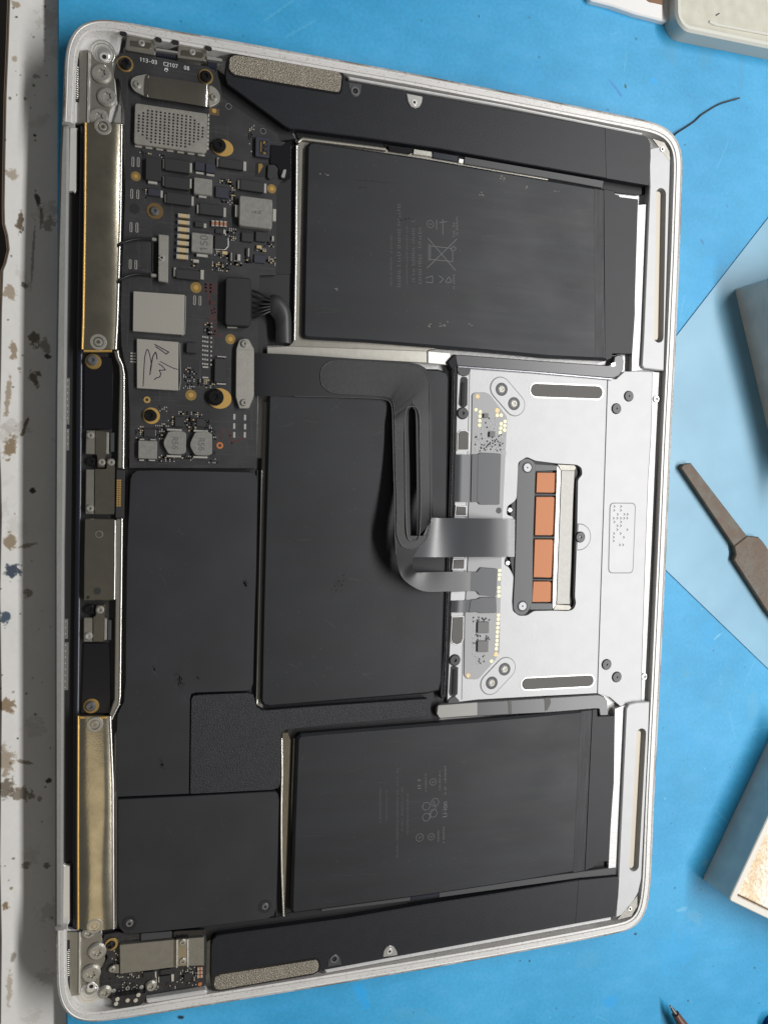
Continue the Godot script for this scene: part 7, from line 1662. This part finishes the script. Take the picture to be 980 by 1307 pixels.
	plate(mo, "end_cap", [Vector2(67.77,-29.31),Vector2(75.48,-29.17),Vector2(76.24,-28.24),Vector2(75.57,-27.10),Vector2(69.40,-26.92)], 6.0, y - 0.1, M.shield, 0.2, 0.3)
	plate(mo, "end_cap", [Vector2(68.34,30.09),Vector2(75.57,30.39),Vector2(76.61,29.44),Vector2(75.84,28.29),Vector2(69.49,27.83)], 6.0, y - 0.1, M.shield, 0.2, 0.3)
	plate(mo, "metal_bar", [Vector2(69.36,-26.98),Vector2(75.63,-27.10),Vector2(75.60,-25.34),Vector2(75.47,-14.46),Vector2(75.70,11.26),Vector2(75.64,24.85),Vector2(75.89,27.93),Vector2(69.56,27.80),Vector2(69.50,11.23),Vector2(69.43,-11.17)], 6.0, y + 0.1, M.motor_bar, 0.4, 0.5)
	for q in [Vector2(54.17,-27.63), Vector2(54.25,28.17)]:
		ring(mo, "screw_well", q, 1.95, 2.25, y - 0.15, y - 0.05, M.black, 0.0)
		screw(mo, q, 1.9, y - 0.2, y + 0.25, M.screw_gray, "screw", 0.22)
	for q in [Vector2(47.29,-10.52), Vector2(47.12,10.68)]:
		screw(mo, q, 1.1, 6.0, y + 0.1, M.bright, "small_screw", 0.35)
	# half ring plate and screw beside the motor
	var hc: Vector2 = Vector2(78.77,0.11)
	var half := []
	for i in 17:
		half.append(hc + Vector2(5.3, 0).rotated(-PI / 2 + PI * i / 16))
	half.append(hc + Vector2(-0.9, 5.3))
	half.append(hc + Vector2(-0.7, -5.3))
	plate(pad, "groove", Shape.inset(half, -0.28), y - 0.05, y + 0.012, M.etch, 0.0)
	plate(pad, "half_ring_plate", half, y - 0.05, y + 0.2, white, 0.18)
	screw(pad, Vector2(79.17,0.11), 2.3, y, y + 0.7, M.screw_dark, "dark_screw", 0.3)

# ---------- the bent flex cable from the board to the trackpad
func flex_cable(lap: Node3D) -> void:
	var f := ribbon(lap, "flex_cable", [Vector3(-55.85,9.20,-64.81), Vector3(-55.55,9.20,-49.66), Vector3(-51.00,10.20,-64.91), Vector3(-50.68,10.20,-49.85), Vector3(-40.97,10.60,-65.14), Vector3(-40.63,10.60,-50.36), Vector3(-23.99,10.70,-65.25), Vector3(-23.61,10.70,-50.92), Vector3(-12.14,10.80,-65.23), Vector3(-10.23,10.80,-51.22), Vector3(-1.57,11.00,-65.22), Vector3(-6.33,11.00,-50.87), Vector3(5.17,11.20,-64.94), Vector3(-5.00,11.20,-50.05), Vector3(9.23,11.40,-62.85), Vector3(-4.41,11.40,-48.76), Vector3(10.93,11.70,-58.38), Vector3(-4.21,11.70,-47.01)], 0.22, M.flex)
	# the two legs either side of the long slot
	ribbon(f, "outer_leg", [Vector3(10.93,11.70,-58.38), Vector3(3.37,11.70,-52.66), Vector3(11.12,11.90,-53.97), Vector3(3.40,11.90,-50.31), Vector3(11.25,12.10,-50.72), Vector3(3.61,12.00,-48.68), Vector3(11.26,12.30,-48.06), Vector3(4.64,12.20,-47.29), Vector3(11.34,12.50,-44.23), Vector3(4.95,12.50,-43.92), Vector3(11.50,12.80,-37.16), Vector3(5.19,12.80,-36.90), Vector3(11.53,14.00,-25.35), Vector3(5.33,14.00,-25.17), Vector3(11.30,16.10,-13.63), Vector3(5.11,16.10,-12.93), Vector3(10.92,18.10,-7.28), Vector3(4.58,18.30,-0.83)], 0.22, M.flex)
	ribbon(f, "inner_leg", [Vector3(3.37,11.70,-52.66), Vector3(-4.21,11.70,-47.01), Vector3(3.34,11.90,-50.31), Vector3(-4.21,11.90,-45.98), Vector3(3.17,12.00,-48.66), Vector3(-4.19,12.00,-45.10), Vector3(2.16,12.20,-47.16), Vector3(-4.19,12.20,-44.22), Vector3(1.95,12.50,-43.77), Vector3(-4.17,12.50,-42.32), Vector3(2.25,12.80,-36.77), Vector3(-3.92,12.80,-35.94), Vector3(2.55,14.00,-25.09), Vector3(-3.67,14.00,-24.32), Vector3(2.38,16.10,-12.01), Vector3(-3.60,16.10,-11.91), Vector3(2.29,18.30,-0.82), Vector3(-3.78,18.30,-0.79)], 0.22, M.flex)
	ribbon(f, "lower_branch", [Vector3(8.12,18.30,-0.85), Vector3(-3.78,18.30,-0.79), Vector3(5.79,18.30,3.52), Vector3(-3.52,18.20,2.67), Vector3(3.71,18.00,7.19), Vector3(-2.83,17.80,7.34), Vector3(3.84,17.00,10.37), Vector3(-1.23,16.80,12.40), Vector3(6.01,14.10,13.19), Vector3(2.03,15.20,16.60), Vector3(11.05,13.20,13.41), Vector3(9.70,13.20,20.56), Vector3(19.95,10.80,13.64), Vector3(19.89,10.80,21.24), Vector3(29.92,8.90,13.97), Vector3(29.85,8.90,21.48), Vector3(34.63,8.80,14.03), Vector3(34.57,8.80,21.57)], 0.22, M.flex)
	ribbon(f, "right_branch", [Vector3(10.45,18.10,-7.56), Vector3(3.25,18.00,7.13), Vector3(14.06,17.60,-7.52), Vector3(11.11,17.60,7.17), Vector3(19.42,16.00,-7.46), Vector3(18.97,16.00,7.37), Vector3(28.07,13.00,-7.29), Vector3(28.28,13.00,7.67), Vector3(37.15,10.40,-7.12), Vector3(37.71,10.40,7.91), Vector3(44.90,9.00,-6.87), Vector3(45.47,9.00,8.06), Vector3(49.20,8.60,-6.83), Vector3(49.62,8.60,8.11)], 0.22, mat("flex_sheen", 0.04, 0.042, 0.047, 0.27), 5, 5)
	# stiffener glued on the bend
	var stf := [Vector3(-31.40,10.80,-58.09), Vector3(-31.39,10.80,-57.81), Vector3(-30.90,10.83,-60.94), Vector3(-30.75,10.83,-55.03), Vector3(-28.93,10.86,-62.90), Vector3(-28.68,10.86,-53.17), Vector3(-25.47,10.88,-64.13), Vector3(-25.16,10.88,-52.24), Vector3(-13.66,10.95,-64.53), Vector3(-11.51,10.95,-52.23), Vector3(-2.20,11.15,-64.43), Vector3(-5.19,11.15,-51.93), Vector3(4.52,11.35,-64.15), Vector3(-4.00,11.35,-50.97), Vector3(8.25,11.55,-62.33), Vector3(-3.53,11.55,-49.38), Vector3(10.03,11.85,-58.02), Vector3(-3.44,11.85,-47.33)]
	ribbon(f, "stiffener", stf, 0.12, M.flex_stiff, 4, 5)
	ribbon(f, "stiffener", [Vector3(10.03,11.85,-58.02), Vector3(3.32,11.85,-52.64), Vector3(10.16,12.05,-53.90), Vector3(3.34,12.05,-50.88), Vector3(10.25,12.25,-50.66), Vector3(3.62,12.15,-49.72), Vector3(10.27,12.45,-48.00), Vector3(5.62,12.35,-48.06), Vector3(10.38,12.65,-44.17), Vector3(6.05,12.65,-43.96), Vector3(10.56,12.95,-37.11), Vector3(6.07,12.95,-36.93), Vector3(10.60,14.15,-25.32), Vector3(6.21,14.15,-25.19), Vector3(10.37,16.25,-13.61), Vector3(5.99,16.25,-12.95), Vector3(9.97,18.30,-5.53), Vector3(5.29,18.45,-0.85)], 0.12, M.flex_stiff, 4, 3)
	ribbon(f, "stiffener", [Vector3(3.32,11.85,-52.64), Vector3(-3.44,11.85,-47.33), Vector3(3.27,12.05,-50.87), Vector3(-3.44,12.05,-46.15), Vector3(3.00,12.15,-49.68), Vector3(-3.41,12.15,-45.13), Vector3(1.30,12.35,-47.54), Vector3(-3.41,12.35,-44.25), Vector3(1.01,12.65,-43.72), Vector3(-3.39,12.65,-42.35), Vector3(1.25,12.95,-36.73), Vector3(-3.14,12.95,-35.96), Vector3(1.58,14.15,-25.06), Vector3(-2.90,14.15,-24.34), Vector3(1.41,16.25,-12.00), Vector3(-2.80,16.25,-11.93), Vector3(1.47,18.45,-0.83), Vector3(-2.92,18.45,-0.81)], 0.12, M.flex_stiff, 4, 3)
	ribbon(f, "stiffener", [Vector3(9.14,18.45,-0.87), Vector3(-2.92,18.45,-0.81), Vector3(8.40,18.50,0.59), Vector3(-2.12,18.50,1.06), Vector3(7.21,18.50,2.05), Vector3(-1.00,18.50,3.22), Vector3(4.50,18.50,3.80), Vector3(1.77,18.50,4.23)], 0.12, M.flex_stiff, 4, 5)
	var rim := []
	for e in [Vector3(0.59,12.50,-44.00), Vector3(0.65,13.00,-36.70), Vector3(0.77,14.20,-25.03), Vector3(0.56,16.30,-11.99), Vector3(0.60,18.50,-1.99), Vector3(1.93,18.60,0.75), Vector3(3.76,18.60,0.74), Vector3(5.56,18.55,-0.86), Vector3(6.43,16.30,-12.96), Vector3(6.69,14.20,-25.21), Vector3(6.55,13.00,-36.94), Vector3(6.21,12.70,-45.14), Vector3(5.19,12.20,-48.34), Vector3(3.19,12.10,-48.97), Vector3(1.37,12.10,-48.14), Vector3(0.59,12.50,-44.00)]:
		rim.append(e)
	part(f, "slot_rim", Shape.new().tube(smooth(rim, 3), 0.26), mat("flex_edge", 0.075, 0.076, 0.079, 0.33))
	var line := [Vector3(-31.41,10.85,-58.09), Vector3(-30.91,10.88,-60.93), Vector3(-28.94,10.90,-62.90), Vector3(-25.47,10.92,-64.04), Vector3(-13.67,11.00,-64.52), Vector3(-2.22,11.20,-64.43), Vector3(4.51,11.40,-64.14), Vector3(8.23,11.60,-62.32), Vector3(10.02,11.90,-58.01), Vector3(10.27,12.45,-48.88), Vector3(10.55,13.00,-37.11), Vector3(10.58,14.20,-25.32), Vector3(10.35,16.30,-13.62), Vector3(9.95,18.30,-6.11), Vector3(8.97,18.50,-0.87), Vector3(6.61,18.50,2.34), Vector3(3.29,18.50,4.09), Vector3(-0.39,18.50,3.22), Vector3(-2.44,18.50,0.62), Vector3(-3.08,18.40,-2.53), Vector3(-2.81,16.30,-11.94), Vector3(-2.91,14.20,-24.34), Vector3(-3.16,13.00,-35.96), Vector3(-3.41,12.65,-42.93), Vector3(-3.46,11.95,-47.03), Vector3(-4.03,11.50,-50.37), Vector3(-5.80,11.15,-52.01), Vector3(-11.52,11.00,-52.22), Vector3(-25.17,10.92,-52.24), Vector3(-28.69,10.90,-53.17), Vector3(-30.76,10.88,-55.02), Vector3(-31.41,10.85,-58.09)]
	part(f, "edge_bead", Shape.new().tube(smooth(line, 3), 0.13, 6), M.flex_edge)
	part(f, "edge_bead", Shape.new().tube(smooth([Vector3(-40.63,10.60,-50.36), Vector3(-23.61,10.70,-50.92), Vector3(-10.23,10.80,-51.22), Vector3(-6.33,11.00,-50.87), Vector3(-4.71,11.30,-49.63), Vector3(-4.21,11.70,-47.01), Vector3(-4.17,12.50,-42.32), Vector3(-3.92,12.80,-35.94), Vector3(-3.67,14.00,-24.32), Vector3(-3.60,16.10,-11.91), Vector3(-3.78,18.30,-0.79), Vector3(-2.99,17.90,6.17)], 3), 0.16, 6), M.flex_edge)
